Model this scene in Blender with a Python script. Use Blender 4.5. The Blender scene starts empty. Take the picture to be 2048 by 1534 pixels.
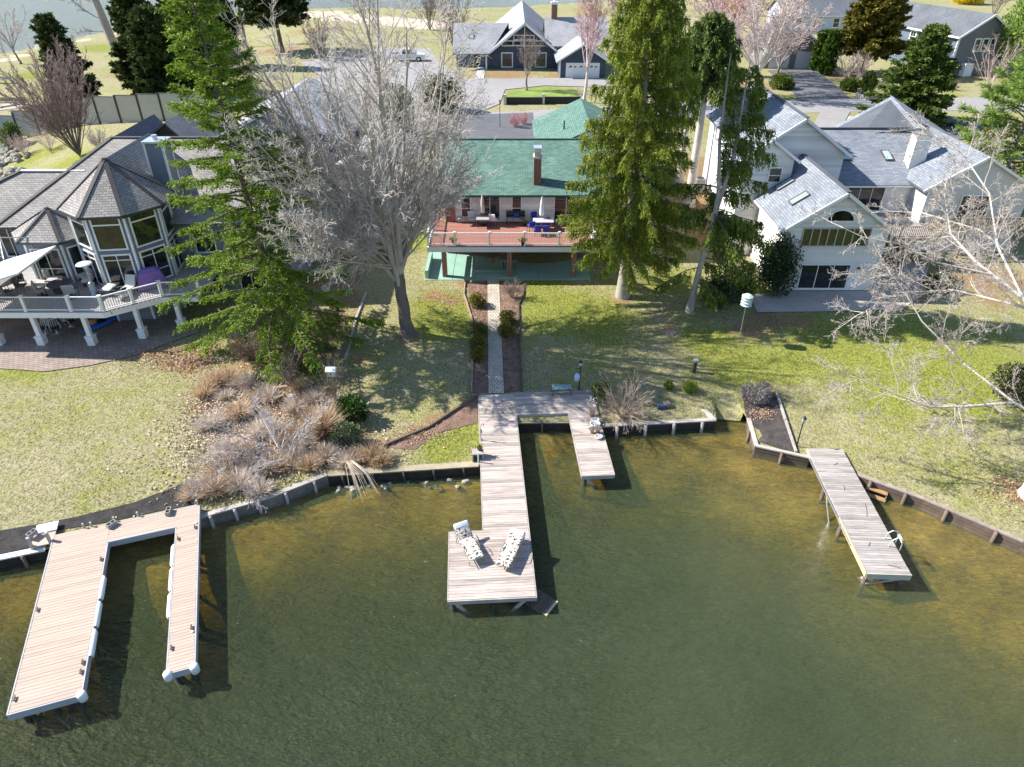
import bpy, bmesh, math, random
import numpy as np
from mathutils import Vector, Matrix
R = math.radians
rnd = random.Random(7)
nrs = np.random.RandomState(7)
SC = bpy.context.scene
COL = SC.collection

# ------------------------------------------------------------------ camera
F_PX, CAM_H, PITCH = 1420.0, 23.0, R(33.4)
cam = bpy.data.cameras.new('camera')
cam.sensor_fit = 'HORIZONTAL'; cam.sensor_width = 36.0
cam.lens = F_PX / 2048.0 * 36.0
cam.clip_start = 0.5; cam.clip_end = 3000
camo = bpy.data.objects.new('camera', cam)
camo.location = (0, 0, CAM_H); camo.rotation_euler = (R(90) - PITCH, 0, 0)
COL.objects.link(camo); SC.camera = camo

# ------------------------------------------------------------------ sky, sun, exposure
SUN_EL, SUN_AZ = R(40), math.atan2(-0.97, 0.22)      # azimuth of the sun, clockwise from +Y
w = bpy.data.worlds.new('World'); SC.world = w; w.use_nodes = True
wn = w.node_tree.nodes; wl = w.node_tree.links
for n in list(wn): wn.remove(n)
sky = wn.new('ShaderNodeTexSky'); sky.sky_type = 'NISHITA'; sky.sun_disc = False
sky.sun_elevation = SUN_EL; sky.sun_rotation = SUN_AZ; sky.altitude = 20
sky.air_density = 1.0; sky.dust_density = 0.3; sky.ozone_density = 3.0
bg = wn.new('ShaderNodeBackground'); bg.inputs[1].default_value = 0.108
wo = wn.new('ShaderNodeOutputWorld')
wl.new(sky.outputs[0], bg.inputs[0]); wl.new(bg.outputs[0], wo.inputs[0])
sl = bpy.data.lights.new('sun', 'SUN'); sl.energy = 5.0; sl.angle = R(0.5); sl.color = (1.0, 0.955, 0.88)
so = bpy.data.objects.new('sun', sl); COL.objects.link(so)
sv = Vector((math.sin(SUN_AZ) * math.cos(SUN_EL), math.cos(SUN_AZ) * math.cos(SUN_EL), math.sin(SUN_EL)))
so.rotation_euler = sv.to_track_quat('Z', 'Y').to_euler(); so.location = (-60, 40, 80)
vs = SC.view_settings
vs.view_transform = 'Standard'; vs.look = 'None'; vs.gamma = 1.0; vs.use_curve_mapping = False
vs.exposure = 0.92
SC.render.engine = 'CYCLES'
SC.cycles.use_denoising = True
SC.cycles.max_bounces = 6; SC.cycles.transparent_max_bounces = 12
SC.cycles.caustics_reflective = False; SC.cycles.caustics_refractive = False

# ------------------------------------------------------------------ terrain function
FRONT = [(-130, 6), (-60, 12), (-45, 14), (-30, 18.3), (-21.3, 20.75), (-19.7, 21.25), (-13.9, 23.1), (-11.15, 24.5), (-8.85, 26.05), (-1.6, 26.75),
         (-1.2, 30.3), (4.6, 30.35), (4.75, 29.95), (10.9, 30.5), (11.0, 31.3), (12.5, 31.1), (12.62, 28.3), (14.75, 27.4),
         (16.5, 26.1), (18.95, 24.35), (21.9, 21.7), (40, 6), (230, 0)]
FX = np.array([p[0] for p in FRONT], float); FY = np.array([p[1] for p in FRONT], float)
def yshore(x): return np.interp(x, FX, FY)
LAND = np.array([(-50, -100), (-50, 40), (-51, 62), (-52.8, 72.5), (-59.2, 84.7), (-65, 94.5), (-82, 105), (-112, 124), (-98.5, 148.5),
        (-96.8, 167), (-89.8, 187), (-80, 214), (-59, 226), (-23.5, 214), (-10, 216), (20, 232), (45, 268), (120, 300), (340, 340), (340, -100)], float)
_sx = np.linspace(-130, 230, 7201); _k = np.ones(121) / 121
_sy = np.convolve(np.pad(np.interp(_sx, FX, FY), 60, 'edge'), _k, 'valid'); _sy = np.convolve(np.pad(_sy, 60, 'edge'), _k, 'valid')
def ysmooth(x): return np.interp(x, _sx, _sy)
def sstep(a, b, x):
    t = np.clip((x - a) / (b - a), 0, 1); return t * t * (3 - 2 * t)
def land_dist(x, y):
    x = np.asarray(x, float); y = np.asarray(y, float)
    dmin = np.full(x.shape, 1e9); ins = np.zeros(x.shape, bool)
    n = len(LAND)
    for i in range(n):
        ax, ay = LAND[i]; bx, by = LAND[(i + 1) % n]
        ex, ey = bx - ax, by - ay
        t = np.clip(((x - ax) * ex + (y - ay) * ey) / (ex * ex + ey * ey), 0, 1)
        dmin = np.minimum(dmin, np.hypot(x - ax - t * ex, y - ay - t * ey))
        if abs(ey) > 1e-9:
            c = ((ay > y) != (by > y)) & (x < ex * (y - ay) / ey + ax)
            ins ^= c
    return np.where(ins, dmin, -dmin)
def hgt(x, y):
    x = np.asarray(x, float); y = np.asarray(y, float)
    d = np.clip(y - ysmooth(x), 0, None)
    z = 0.58 + 0.52 * sstep(0, 17, d)
    k = 0.25 + 0.75 * sstep(-62, -34, x)
    z = z + k * 2.2 * sstep(49, 78, y)
    z = z + 0.05 * np.sin(x * .31 + 1) * np.sin(y * .27) * sstep(0, 6, d)
    z = np.where((x > 11.05) & (x < 12.5) & (y < yshore(x) + 1.5), 0.05 + .35 * (y - yshore(x)), z)
    # left-hand inlet and the far river bank slope down into the water
    D = land_dist(x, y)
    D = np.where((y < 45) & (x > -45), 99, D)
    return np.maximum(np.minimum(z, D * .28), -1.6)
def gh(x, y): return float(hgt(np.array([x]), np.array([y]))[0])
ST, CT = math.sin(PITCH), math.cos(PITCH)
def ray(px, py):
    a = (px - 1024) / F_PX; b = (py - 767) / F_PX
    return a, CT - b * ST, -ST - b * CT
def PZ(px, py, z):
    dx, dy, dz = ray(px, py); t = (z - CAM_H) / dz
    return Vector((dx * t, dy * t, z))
def PY(px, py, y):
    dx, dy, dz = ray(px, py); t = y / dy
    return Vector((dx * t, y, CAM_H + dz * t))
def G(px, py):
    z = 1.0
    for _ in range(12):
        p = PZ(px, py, z); z = 0.5 * z + 0.5 * gh(p.x, p.y)
    p = PZ(px, py, z); p.z = gh(p.x, p.y)
    return p

# ------------------------------------------------------------------ node helpers
def newmat(name):
    m = bpy.data.materials.new(name); m.use_nodes = True
    nt = m.node_tree
    return m, nt, nt.nodes['Principled BSDF']
def coords(nt, kind='Object'):
    if kind == 'World':
        g = nt.nodes.new('ShaderNodeNewGeometry'); return g.outputs['Position']
    t = nt.nodes.new('ShaderNodeTexCoord'); return t.outputs[kind]
def mapping(nt, v, scale=(1, 1, 1), rot=(0, 0, 0), loc=(0, 0, 0)):
    m = nt.nodes.new('ShaderNodeMapping'); nt.links.new(v, m.inputs[0])
    m.inputs['Scale'].default_value = scale; m.inputs['Rotation'].default_value = rot; m.inputs['Location'].default_value = loc
    return m.outputs[0]
def noise(nt, v, scale, detail=4, rough=.6, dist=0):
    n = nt.nodes.new('ShaderNodeTexNoise'); n.inputs['Scale'].default_value = scale
    n.inputs['Detail'].default_value = detail; n.inputs['Roughness'].default_value = rough; n.inputs['Distortion'].default_value = dist
    if v is not None: nt.links.new(v, n.inputs['Vector'])
    return n.outputs['Fac']
def ramp(nt, f, stops, interp='LINEAR'):
    r = nt.nodes.new('ShaderNodeValToRGB'); r.color_ramp.interpolation = interp
    e = r.color_ramp.elements
    while len(e) < len(stops): e.new(0.5)
    for i, (p, c) in enumerate(stops):
        e[i].position = p; e[i].color = (c[0], c[1], c[2], 1) if not isinstance(c, (int, float)) else (c, c, c, 1)
    nt.links.new(f, r.inputs[0]); return r.outputs[0]
def mix(nt, f, a, b, mode='MIX'):
    m = nt.nodes.new('ShaderNodeMix'); m.data_type = 'RGBA'; m.blend_type = mode
    for s, val in ((0, f), (6, a), (7, b)):
        if isinstance(val, (int, float)): m.inputs[s].default_value = val
        elif isinstance(val, (tuple, list)): m.inputs[s].default_value = (val[0], val[1], val[2], 1)
        else: nt.links.new(val, m.inputs[s])
    return m.outputs[2]
def mth(nt, op, a, b=0.5):
    m = nt.nodes.new('ShaderNodeMath'); m.operation = op
    for i, v in enumerate((a, b)):
        if isinstance(v, (int, float)): m.inputs[i].default_value = v
        else: nt.links.new(v, m.inputs[i])
    return m.outputs[0]
def bump(nt, bs, h, strength=.3, dist=.02):
    b = nt.nodes.new('ShaderNodeBump'); b.inputs['Strength'].default_value = strength; b.inputs['Distance'].default_value = dist
    nt.links.new(h, b.inputs['Height']); nt.links.new(b.outputs[0], bs.inputs['Normal'])
def sc_(c, k): return tuple(min(1, max(0, v * k)) for v in c)
MATS = {}
def M(name, col, rough=.7, var=.18, scale=4, col2=None, metal=0, bmp=0, bdist=.02, rand=0, kind='World', stretch=(1, 1, 1), spec=.5, island=0):
    """plain procedural surface: two-scale noise on the base colour, optional bump, optional per-object / per-island variation"""
    if name in MATS: return MATS[name]
    m, nt, bs = newmat(name)
    v = mapping(nt, coords(nt, kind), stretch)
    f1 = noise(nt, v, scale, 5, .65)
    f2 = noise(nt, v, scale * .17, 3, .5)
    f = mth(nt, 'ADD', mth(nt, 'MULTIPLY', f1, .6), mth(nt, 'MULTIPLY', f2, .4))
    a, b = (sc_(col, 1 - var), sc_(col2 or col, 1 + var))
    c = ramp(nt, f, [(.33, a), (.67, b)])
    if rand:
        oi = nt.nodes.new('ShaderNodeObjectInfo')
        c = mix(nt, 1, c, ramp(nt, oi.outputs['Random'], [(0, (1 - rand,) * 3), (1, (1 + rand,) * 3)]), 'MULTIPLY')
    if island:
        gi = nt.nodes.new('ShaderNodeNewGeometry')
        c = mix(nt, 1, c, ramp(nt, gi.outputs['Random Per Island'], [(0, (1 - island,) * 3), (1, (1, 1, 1))]), 'MULTIPLY')
    nt.links.new(c, bs.inputs['Base Color'])
    bs.inputs['Roughness'].default_value = rough; bs.inputs['Metallic'].default_value = metal
    bs.inputs['Specular IOR Level'].default_value = spec
    if bmp: bump(nt, bs, f1, bmp, bdist)
    MATS[name] = m; return m

def shingle(name, c1, c2, dark, w=.34, h=.17):
    m, nt, bs = newmat(name)
    v = coords(nt, 'UV')
    br = nt.nodes.new('ShaderNodeTexBrick'); nt.links.new(v, br.inputs['Vector'])
    br.inputs['Color1'].default_value = (*c1, 1); br.inputs['Color2'].default_value = (*c2, 1); br.inputs['Mortar'].default_value = (*dark, 1)
    br.inputs['Scale'].default_value = 1; br.inputs['Mortar Size'].default_value = .013; br.inputs['Mortar Smooth'].default_value = .3
    br.inputs['Brick Width'].default_value = w; br.inputs['Row Height'].default_value = h; br.inputs['Bias'].default_value = -.1
    wv = coords(nt, 'World')
    st = ramp(nt, noise(nt, wv, .45, 4, .6), [(.3, (.78,) * 3), (.7, (1.12,) * 3)])
    gr = ramp(nt, noise(nt, wv, 14, 3, .6), [(.3, (.85,) * 3), (.7, (1.1,) * 3)])
    c = mix(nt, 1, mix(nt, 1, br.outputs[0], st, 'MULTIPLY'), gr, 'MULTIPLY')
    nt.links.new(c, bs.inputs['Base Color']); bs.inputs['Roughness'].default_value = .85; bs.inputs['Specular IOR Level'].default_value = .35
    sep = nt.nodes.new('ShaderNodeSeparateXYZ'); nt.links.new(v, sep.inputs[0])
    saw = mth(nt, 'FRACT', mth(nt, 'DIVIDE', sep.outputs[1], h))
    hh = mth(nt, 'SUBTRACT', mth(nt, 'MULTIPLY', br.outputs['Fac'], -.6), saw)
    bump(nt, bs, hh, .6, .02)
    return m
def glassmat(name, col=(.02, .025, .028), rough=.03):
    m, nt, bs = newmat(name)
    f = noise(nt, coords(nt, 'World'), .9, 2)
    nt.links.new(ramp(nt, f, [(.35, sc_(col, .5)), (.65, sc_(col, 1.7))]), bs.inputs['Base Color'])
    bs.inputs['Roughness'].default_value = rough; bs.inputs['Specular IOR Level'].default_value = .7
    return m
def paver(name, c1, c2, mort, w, h, rot=0, kind='World', bsz=.012):
    m, nt, bs = newmat(name)
    v = mapping(nt, coords(nt, kind), rot=(0, 0, rot))
    br = nt.nodes.new('ShaderNodeTexBrick'); nt.links.new(v, br.inputs['Vector'])
    br.inputs['Color1'].default_value = (*c1, 1); br.inputs['Color2'].default_value = (*c2, 1); br.inputs['Mortar'].default_value = (*mort, 1)
    br.inputs['Scale'].default_value = 1; br.inputs['Mortar Size'].default_value = bsz; br.inputs['Brick Width'].default_value = w; br.inputs['Row Height'].default_value = h
    st = ramp(nt, noise(nt, v, .8, 5, .6), [(.3, (.8,) * 3), (.7, (1.12,) * 3)])
    nt.links.new(mix(nt, 1, br.outputs[0], st, 'MULTIPLY'), bs.inputs['Base Color'])
    bs.inputs['Roughness'].default_value = .85
    bump(nt, bs, mth(nt, 'MULTIPLY', br.outputs['Fac'], -1), .6, .015)
    return m

# ------------------------------------------------------------------ mesh builder
class MB:
    def __init__(s): s.v = []; s.f = []; s.uv = []
    def poly(s, pts, uv=None):
        i = len(s.v); s.v += [tuple(p) for p in pts]; s.f.append(tuple(range(i, i + len(pts))))
        s.uv.append(uv or [(0, 0)] * len(pts))
    def box(s, c, d, rz=0, M4=None):
        x, y, z = d[0] / 2, d[1] / 2, d[2] / 2
        P = [(-x, -y, -z), (x, -y, -z), (x, y, -z), (-x, y, -z), (-x, -y, z), (x, -y, z), (x, y, z), (-x, y, z)]
        cr, sr = math.cos(rz), math.sin(rz)
        i = len(s.v)
        for p in P:
            q = Vector((p[0] * cr - p[1] * sr, p[0] * sr + p[1] * cr, p[2])) if M4 is None else M4 @ Vector(p)
            s.v.append((q[0] + c[0], q[1] + c[1], q[2] + c[2]))
        for f in ((3, 2, 1, 0), (4, 5, 6, 7), (0, 1, 5, 4), (1, 2, 6, 5), (2, 3, 7, 6), (3, 0, 4, 7)):
            s.f.append(tuple(i + k for k in f)); s.uv.append([(0, 0)] * 4)
        return s
    def beam(s, a, b, w, h):
        """rectangular bar from a to b, w wide (horizontal) and h high, centred on the line"""
        a = Vector(a); b = Vector(b); d = (b - a); L = d.length; d.normalize()
        up = Vector((0, 0, 1))
        if abs(d.z) > .98: up = Vector((0, 1, 0))
        r = d.cross(up).normalized(); u = r.cross(d).normalized()
        mt = Matrix((r, d, u)).transposed()
        return s.box((a + b) / 2, (w, L, h), M4=mt)
    def cyl(s, a, b, r1, r2=None, n=10, cap=True):
        r2 = r1 if r2 is None else r2
        a = Vector(a); b = Vector(b); d = (b - a).normalized()
        up = Vector((0, 0, 1)) if abs(d.z) < .95 else Vector((1, 0, 0))
        e1 = d.cross(up).normalized(); e2 = d.cross(e1)
        i = len(s.v)
        for (c, r) in ((a, r1), (b, r2)):
            for k in range(n):
                t = 2 * math.pi * k / n; q = c + r * (math.cos(t) * e1 + math.sin(t) * e2); s.v.append(tuple(q))
        for k in range(n):
            j = (k + 1) % n; s.f.append((i + k, i + n + k, i + n + j, i + j)); s.uv.append([(0, 0)] * 4)
        if cap:
            s.f.append(tuple(i + k for k in range(n))); s.uv.append([(0, 0)] * n)
            s.f.append(tuple(i + n + k for k in reversed(range(n)))); s.uv.append([(0, 0)] * n)
        return s
    def tube(s, pts, r, n=6):
        for a, b in zip(pts[:-1], pts[1:]): s.cyl(a, b, r if not isinstance(r, (list, tuple)) else r[0], n=n)
        return s
    def lathe(s, prof, c=(0, 0, 0), n=16):
        i = len(s.v); m = len(prof)
        for (r, z) in prof:
            for k in range(n):
                t = 2 * math.pi * k / n; s.v.append((c[0] + r * math.cos(t), c[1] + r * math.sin(t), c[2] + z))
        for a in range(m - 1):
            for k in range(n):
                j = (k + 1) % n
                s.f.append((i + a * n + k, i + a * n + j, i + (a + 1) * n + j, i + (a + 1) * n + k)); s.uv.append([(0, 0)] * 4)
        s.f.append(tuple(i + k for k in reversed(range(n)))); s.uv.append([(0, 0)] * n)
        s.f.append(tuple(i + (m - 1) * n + k for k in range(n))); s.uv.append([(0, 0)] * n)
        return s
    def prism(s, pts, z0, z1):
        """vertical prism over a 2-D outline (counter-clockwise)"""
        n = len(pts); i = len(s.v)
        s.v += [(p[0], p[1], z0) for p in pts] + [(p[0], p[1], z1) for p in pts]
        s.f.append(tuple(i + k for k in reversed(range(n)))); s.uv.append([(0, 0)] * n)
        s.f.append(tuple(i + n + k for k in range(n))); s.uv.append([(0, 0)] * n)
        for k in range(n):
            j = (k + 1) % n; s.f.append((i + k, i + j, i + n + j, i + n + k)); s.uv.append([(0, 0)] * 4)
        return s
    def mesh(s, name, mat, smooth=False):
        me = bpy.data.meshes.new(name); me.from_pydata(s.v, [], s.f)
        if any(any(u != (0, 0) for u in q) for q in s.uv):
            ul = me.uv_layers.new(name='UVMap'); flat = [c for q in s.uv for u in q for c in u]; ul.data.foreach_set('uv', flat)
        if mat: me.materials.append(mat)
        if smooth: me.shade_smooth()
        me.update(); return me
    def build(s, name, mat, parent=None, smooth=False, loc=(0, 0, 0), bevel=0):
        o = link(s.mesh(name, mat, smooth), name, parent, loc)
        if bevel:
            b = o.modifiers.new('bevel', 'BEVEL'); b.width = bevel; b.segments = 2; b.limit_method = 'ANGLE'
        return o
def link(me, name, parent=None, loc=(0, 0, 0), rz=0):
    o = bpy.data.objects.new(name, me); COL.objects.link(o); o.location = loc; o.rotation_euler = (0, 0, rz)
    if parent is not None: o.parent = parent
    return o
def tag(o, label=None, cat=None, group=None, kind=None):
    if label: o['label'] = label
    if cat: o['category'] = cat
    if group: o['group'] = group
    if kind: o['kind'] = kind
    return o
def thing(name, label, cat, loc=(0, 0, 0), rz=0, group=None):
    o = bpy.data.objects.new(name, None); COL.objects.link(o); o.location = loc; o.rotation_euler = (0, 0, rz)
    o.empty_display_size = .3
    return tag(o, label, cat, group)
def copy_tree(o, parent=None):
    c = o.copy(); COL.objects.link(c); c.parent = parent
    for ch in [q for q in o.children]: copy_tree(ch, c)
    return c
def npmesh(name, verts, faces, mat, smooth=False):
    """fast mesh from numpy: verts (n,3), faces (m,k)"""
    me = bpy.data.meshes.new(name); k = faces.shape[1]
    me.vertices.add(len(verts)); me.vertices.foreach_set('co', np.ascontiguousarray(verts, np.float32).ravel())
    me.loops.add(faces.size); me.loops.foreach_set('vertex_index', np.ascontiguousarray(faces, np.int32).ravel())
    me.polygons.add(len(faces)); me.polygons.foreach_set('loop_start', np.arange(0, faces.size, k, dtype=np.int32))
    me.polygons.foreach_set('loop_total', np.full(len(faces), k, np.int32))
    if smooth: me.polygons.foreach_set('use_smooth', np.ones(len(faces), bool))
    me.update(calc_edges=True); me.materials.append(mat)
    return me

# ------------------------------------------------------------------ common materials
WHITE = M('white_paint', (.78, .78, .77), .5, .05, 2)
TRIM = M('white_trim', (.80, .80, .79), .45, .04, 2)
BLACK = M('black_metal', (.02, .02, .022), .45, .2, 6)
STEEL = M('galvanised_steel', (.55, .56, .57), .35, .1, 5, metal=.8)
GLASS = glassmat('window_glass')
GLASS_G = glassmat('window_glass_green', (.018, .024, .014))
CONC = M('concrete', (.47, .41, .35), .85, .15, 1.5, bmp=.2)
BARK_G = M('grey_bark', (.36, .32, .28), .9, .3, 6, bmp=.6, stretch=(1, 1, .25))
BARK_P = M('pale_bark', (.58, .53, .47), .85, .25, 3, bmp=.3)
BARK_D = M('dark_bark', (.20, .155, .12), .95, .3, 6, bmp=.7, stretch=(1, 1, .25))
BARK_M = M('maple_bark', (.17, .135, .11), .95, .35, 6, bmp=.9, bdist=.04, stretch=(1, 1, .2))
TWIG_M = M('maple_twig', (.42, .365, .31), .9, .2, 2)
STONE = M('grey_stone', (.36, .34, .31), .85, .3, 3, bmp=.5, rand=.25)

# ------------------------------------------------------------------ ground
def ground_material():
    m, nt, bs = newmat('lawn')
    v = coords(nt, 'World')
    at = nt.nodes.new('ShaderNodeVertexColor'); at.layer_name = 'zone'
    sp = nt.nodes.new('ShaderNodeSeparateColor'); nt.links.new(at.outputs[0], sp.inputs[0])
    big = noise(nt, v, .16, 4, .6); mid = noise(nt, v, 1.1, 5, .65); fine = noise(nt, mapping(nt, v, (1.0, .55, 1)), 9, 4, .75)
    straw = ramp(nt, fine, [(.32, (.18, .155, .08)), (.68, (.53, .48, .30))])
    green = ramp(nt, fine, [(.32, (.08, .10, .012)), (.68, (.38, .40, .07))])
    gm = mth(nt, 'ADD', mth(nt, 'ADD', mth(nt, 'MULTIPLY', big, 1.5), mth(nt, 'MULTIPLY', mid, 1.5)), mth(nt, 'MULTIPLY', sp.outputs[1], 1.0))
    gm = mth(nt, 'ADD', gm, mth(nt, 'MULTIPLY', fine, .9))
    gmix = ramp(nt, mth(nt, 'SUBTRACT', gm, 1.5), [(.3, .05), (1.15, .95)])
    grass = mix(nt, gmix, straw, green)
    bare = ramp(nt, noise(nt, v, .9, 5, .7, 1.0), [(.66, 0), (.74, 1)])
    grass = mix(nt, mth(nt, 'MULTIPLY', bare, .55), grass, (.42, .27, .13))
    vor = nt.nodes.new('ShaderNodeTexVoronoi'); vor.inputs['Scale'].default_value = 9; nt.links.new(v, vor.inputs['Vector'])
    leaf = ramp(nt, noise(nt, v, 16, 3, .7), [(.25, (.10, .055, .03)), (.5, (.29, .175, .09)), (.8, (.55, .40, .26))])
    lm = mth(nt, 'ADD', sp.outputs[0], mth(nt, 'MULTIPLY', mth(nt, 'SUBTRACT', noise(nt, v, 1.3, 8, .8), .5), 2.6))
    lmask = ramp(nt, lm, [(.40, 0), (.75, .85)])
    c = mix(nt, lmask, grass, leaf)
    sandc = ramp(nt, fine, [(.3, (.55, .43, .31)), (.7, (.75, .62, .48))])
    smask = ramp(nt, mth(nt, 'ADD', sp.outputs[2], mth(nt, 'MULTIPLY', mth(nt, 'SUBTRACT', mid, .5), .6)), [(.45, 0), (.6, 1)])
    c = mix(nt, smask, c, sandc)
    nt.links.new(c, bs.inputs['Base Color']); bs.inputs['Roughness'].default_value = .95; bs.inputs['Specular IOR Level'].default_value = .15
    bump(nt, bs, mth(nt, 'ADD', fine, mth(nt, 'MULTIPLY', noise(nt, v, 30, 2), .6)), .9, .06)
    return m
def px_blob(px, py, r): p = G(px, py); return (p.x, p.y, r)
LITTER = [px_blob(*b) for b in ((1420, 470, 2.6), (1400, 400, 4), (1420, 340, 5), (1330, 420, 2.5), (1500, 660, 1.6), (1540, 640, 1.8), (1590, 640, 1.5),
          (1870, 560, 3.2), (1950, 560, 3.6), (1980, 600, 2), (1830, 595, 1.5), (1990, 560, 4),
          (300, 700, 1.6), (350, 720, 1.6), (400, 700, 1.6), (380, 735, 1.2), (540, 720, 2.6), (600, 700, 2.6), (480, 760, 2.4), (560, 800, 2.6), (620, 830, 2), (440, 800, 1.7), (470, 880, 1.8), (540, 900, 2.2), (620, 900, 2),
          (660, 640, 2), (690, 600, 1.8), (700, 560, 1.5), (640, 560, 2.5), (560, 560, 3), (590, 480, 4), (700, 450, 3), (720, 720, .7), (815, 675, 1.1), (1245, 600, 1.0), (1340, 655, .8),
          (870, 590, 1.3), (905, 600, 1.0), (930, 570, .9), (1525, 830, .6), (1500, 835, .6), (2040, 985, 1.3),
          (470, 940, 1.6), (410, 960, 1), (700, 880, 1.5), (760, 890, 1), (830, 865, 1.1), (870, 840, .9), (1350, 470, 1),
          (230, 150, 3), (900, 150, 3.5), (640, 60, 8), (560, 100, 6), (210, 40, 4), (520, 40, 7), (1130, 155, 5), (1010, 150, 6), (1690, 150, 5), (1980, 150, 5), (1500, 170, 5))]
GREEN = [px_blob(*b) for b in ((900, 640, 2.6), (880, 610, 2), (1120, 620, 3.2), (1200, 640, 3), (1330, 560, 2.6), (1420, 690, 2.2), (1480, 720, 2.4), (1700, 690, 4), (1850, 690, 5),
         (880, 900, 1.5), (930, 870, 1.0), (1900, 760, 3.5), (60, 740, 1.5), (1750, 780, 2.5), (1080, 570, 2), (820, 480, 2), (60, 320, 3), (210, 95, 5), (230, 200, 4), (1060, 190, 3), (1900, 200, 4), (150, 320, 3), (1600, 720, 2.4), (80, 150, 4))]
SAND = [px_blob(*b) for b in ((640, 30, 9), (700, 35, 9), (760, 40, 9), (820, 45, 9), (860, 50, 8), (600, 28, 7), (40, 112, 3), (100, 95, 3), (170, 80, 3), (240, 66, 3), (10, 120, 3), (300, 55, 4), (1680, 235, 2.5))]
xs = np.unique(np.concatenate([np.arange(-128, -50, 2.5), np.arange(-50, -30, 1.0), np.arange(-30, 28, .4), np.arange(28, 75, 1.2), np.arange(75, 230, 5.0), FX[(FX > -40) & (FX < 30)]]))
ds = np.concatenate([np.arange(0, 34, .4), 34 + np.cumsum(np.linspace(.4, 6.0, 110))])
X, Dd = np.meshgrid(xs, ds); Y = yshore(X) + Dd
Z = hgt(X, Y)
nr, nc = X.shape
vv = np.stack([X.ravel(), Y.ravel(), Z.ravel()], 1)
ii = np.arange(nr * nc).reshape(nr, nc)
ff = np.stack([ii[:-1, :-1].ravel(), ii[:-1, 1:].ravel(), ii[1:, 1:].ravel(), ii[1:, :-1].ravel()], 1)
gm_ = npmesh('ground', vv, ff, ground_material(), True)
zone = np.zeros((len(vv), 4), np.float32); zone[:, 3] = 1
for ch, L in ((0, LITTER), (1, GREEN), (2, SAND)):
    for (x, y, r) in L:
        d = np.hypot(vv[:, 0] - x, vv[:, 1] - y) / r
        zone[:, ch] = np.maximum(zone[:, ch], np.clip(1.15 - d * .85, 0, 1))
D_ = land_dist(vv[:, 0], vv[:, 1]); far = (D_ < 7) & (vv[:, 1] > 100)
zone[far, 2] = np.maximum(zone[far, 2], np.clip(1 - D_[far] / 7, 0, 1))
ca = gm_.color_attributes.new('zone', 'FLOAT_COLOR', 'POINT'); ca.data.foreach_set('color', zone.ravel())
tag(link(gm_, 'ground'), kind='structure')

# ------------------------------------------------------------------ water and lake bed
def water_material():
    m, nt, bs = newmat('lake_water'); nt.nodes.remove(bs)
    out = nt.nodes['Material Output']
    v = coords(nt, 'World')
    r1 = noise(nt, mapping(nt, v, (.9, 1.9, 1), (0, 0, R(35))), 1.5, 5, .62, .5)
    r2 = noise(nt, mapping(nt, v, (1, 2.4, 1), (0, 0, R(-20))), 5.5, 3, .6, .4)
    sp = nt.nodes.new('ShaderNodeSeparateXYZ'); nt.links.new(v, sp.inputs[0])
    wind = ramp(nt, mth(nt, 'ADD', mth(nt, 'MULTIPLY', sp.outputs[0], -.030), noise(nt, v, .12, 2)), [(.2, .35), (1.0, 1)])
    hh = mth(nt, 'MULTIPLY', mth(nt, 'ADD', r1, mth(nt, 'MULTIPLY', r2, .5)), mth(nt, 'MULTIPLY', wind, ramp(nt, mth(nt, 'MULTIPLY', sp.outputs[1], .01), [(.4, 1), (1.2, .22)])))
    bp = nt.nodes.new('ShaderNodeBump'); bp.inputs['Strength'].default_value = 1.0; bp.inputs['Distance'].default_value = .6; nt.links.new(hh, bp.inputs['Height'])
    bp2 = nt.nodes.new('ShaderNodeBump'); bp2.inputs['Strength'].default_value = 1.0; bp2.inputs['Distance'].default_value = .33; nt.links.new(hh, bp2.inputs['Height'])
    tr = nt.nodes.new('ShaderNodeBsdfTransparent'); tr.inputs[0].default_value = (.95, .95, .9, 1)
    df = nt.nodes.new('ShaderNodeBsdfDiffuse')
    nt.links.new(bp2.outputs[0], df.inputs['Normal'])
    mxc = nt.nodes.new('ShaderNodeMix'); mxc.data_type = 'RGBA'       # pond-green lake; reflected sky blue put into the diffuse colour of the far river
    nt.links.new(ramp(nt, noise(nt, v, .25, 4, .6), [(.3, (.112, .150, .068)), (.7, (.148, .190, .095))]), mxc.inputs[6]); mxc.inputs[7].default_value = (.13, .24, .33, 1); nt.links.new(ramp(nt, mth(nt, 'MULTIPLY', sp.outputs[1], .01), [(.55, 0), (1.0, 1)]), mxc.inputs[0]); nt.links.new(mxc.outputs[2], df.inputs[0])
    mx = nt.nodes.new('ShaderNodeMixShader'); mx.inputs[0].default_value = .36
    nt.links.new(tr.outputs[0], mx.inputs[1]); nt.links.new(df.outputs[0], mx.inputs[2])
    gl = nt.nodes.new('ShaderNodeBsdfGlossy'); gl.inputs['Roughness'].default_value = .06; nt.links.new(bp.outputs[0], gl.inputs['Normal'])
    fr = nt.nodes.new('ShaderNodeFresnel'); fr.inputs[0].default_value = 1.33; nt.links.new(bp.outputs[0], fr.inputs['Normal'])
    m2 = nt.nodes.new('ShaderNodeMixShader'); geo = nt.nodes.new('ShaderNodeNewGeometry'); nt.links.new(mth(nt, 'MULTIPLY', fr.outputs[0], mth(nt, 'SUBTRACT', 1.0, geo.outputs['Backfacing'])), m2.inputs[0])   # no internal reflection: the water is a simple sheet
    nt.links.new(mx.outputs[0], m2.inputs[1]); nt.links.new(gl.outputs[0], m2.inputs[2])
    nt.links.new(m2.outputs[0], out.inputs['Surface'])
    va = nt.nodes.new('ShaderNodeVolumeAbsorption'); va.inputs[0].default_value = (.55, .60, .10, 1); va.inputs[1].default_value = 1.5
    nt.links.new(va.outputs[0], out.inputs['Volume'])
    return m
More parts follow.
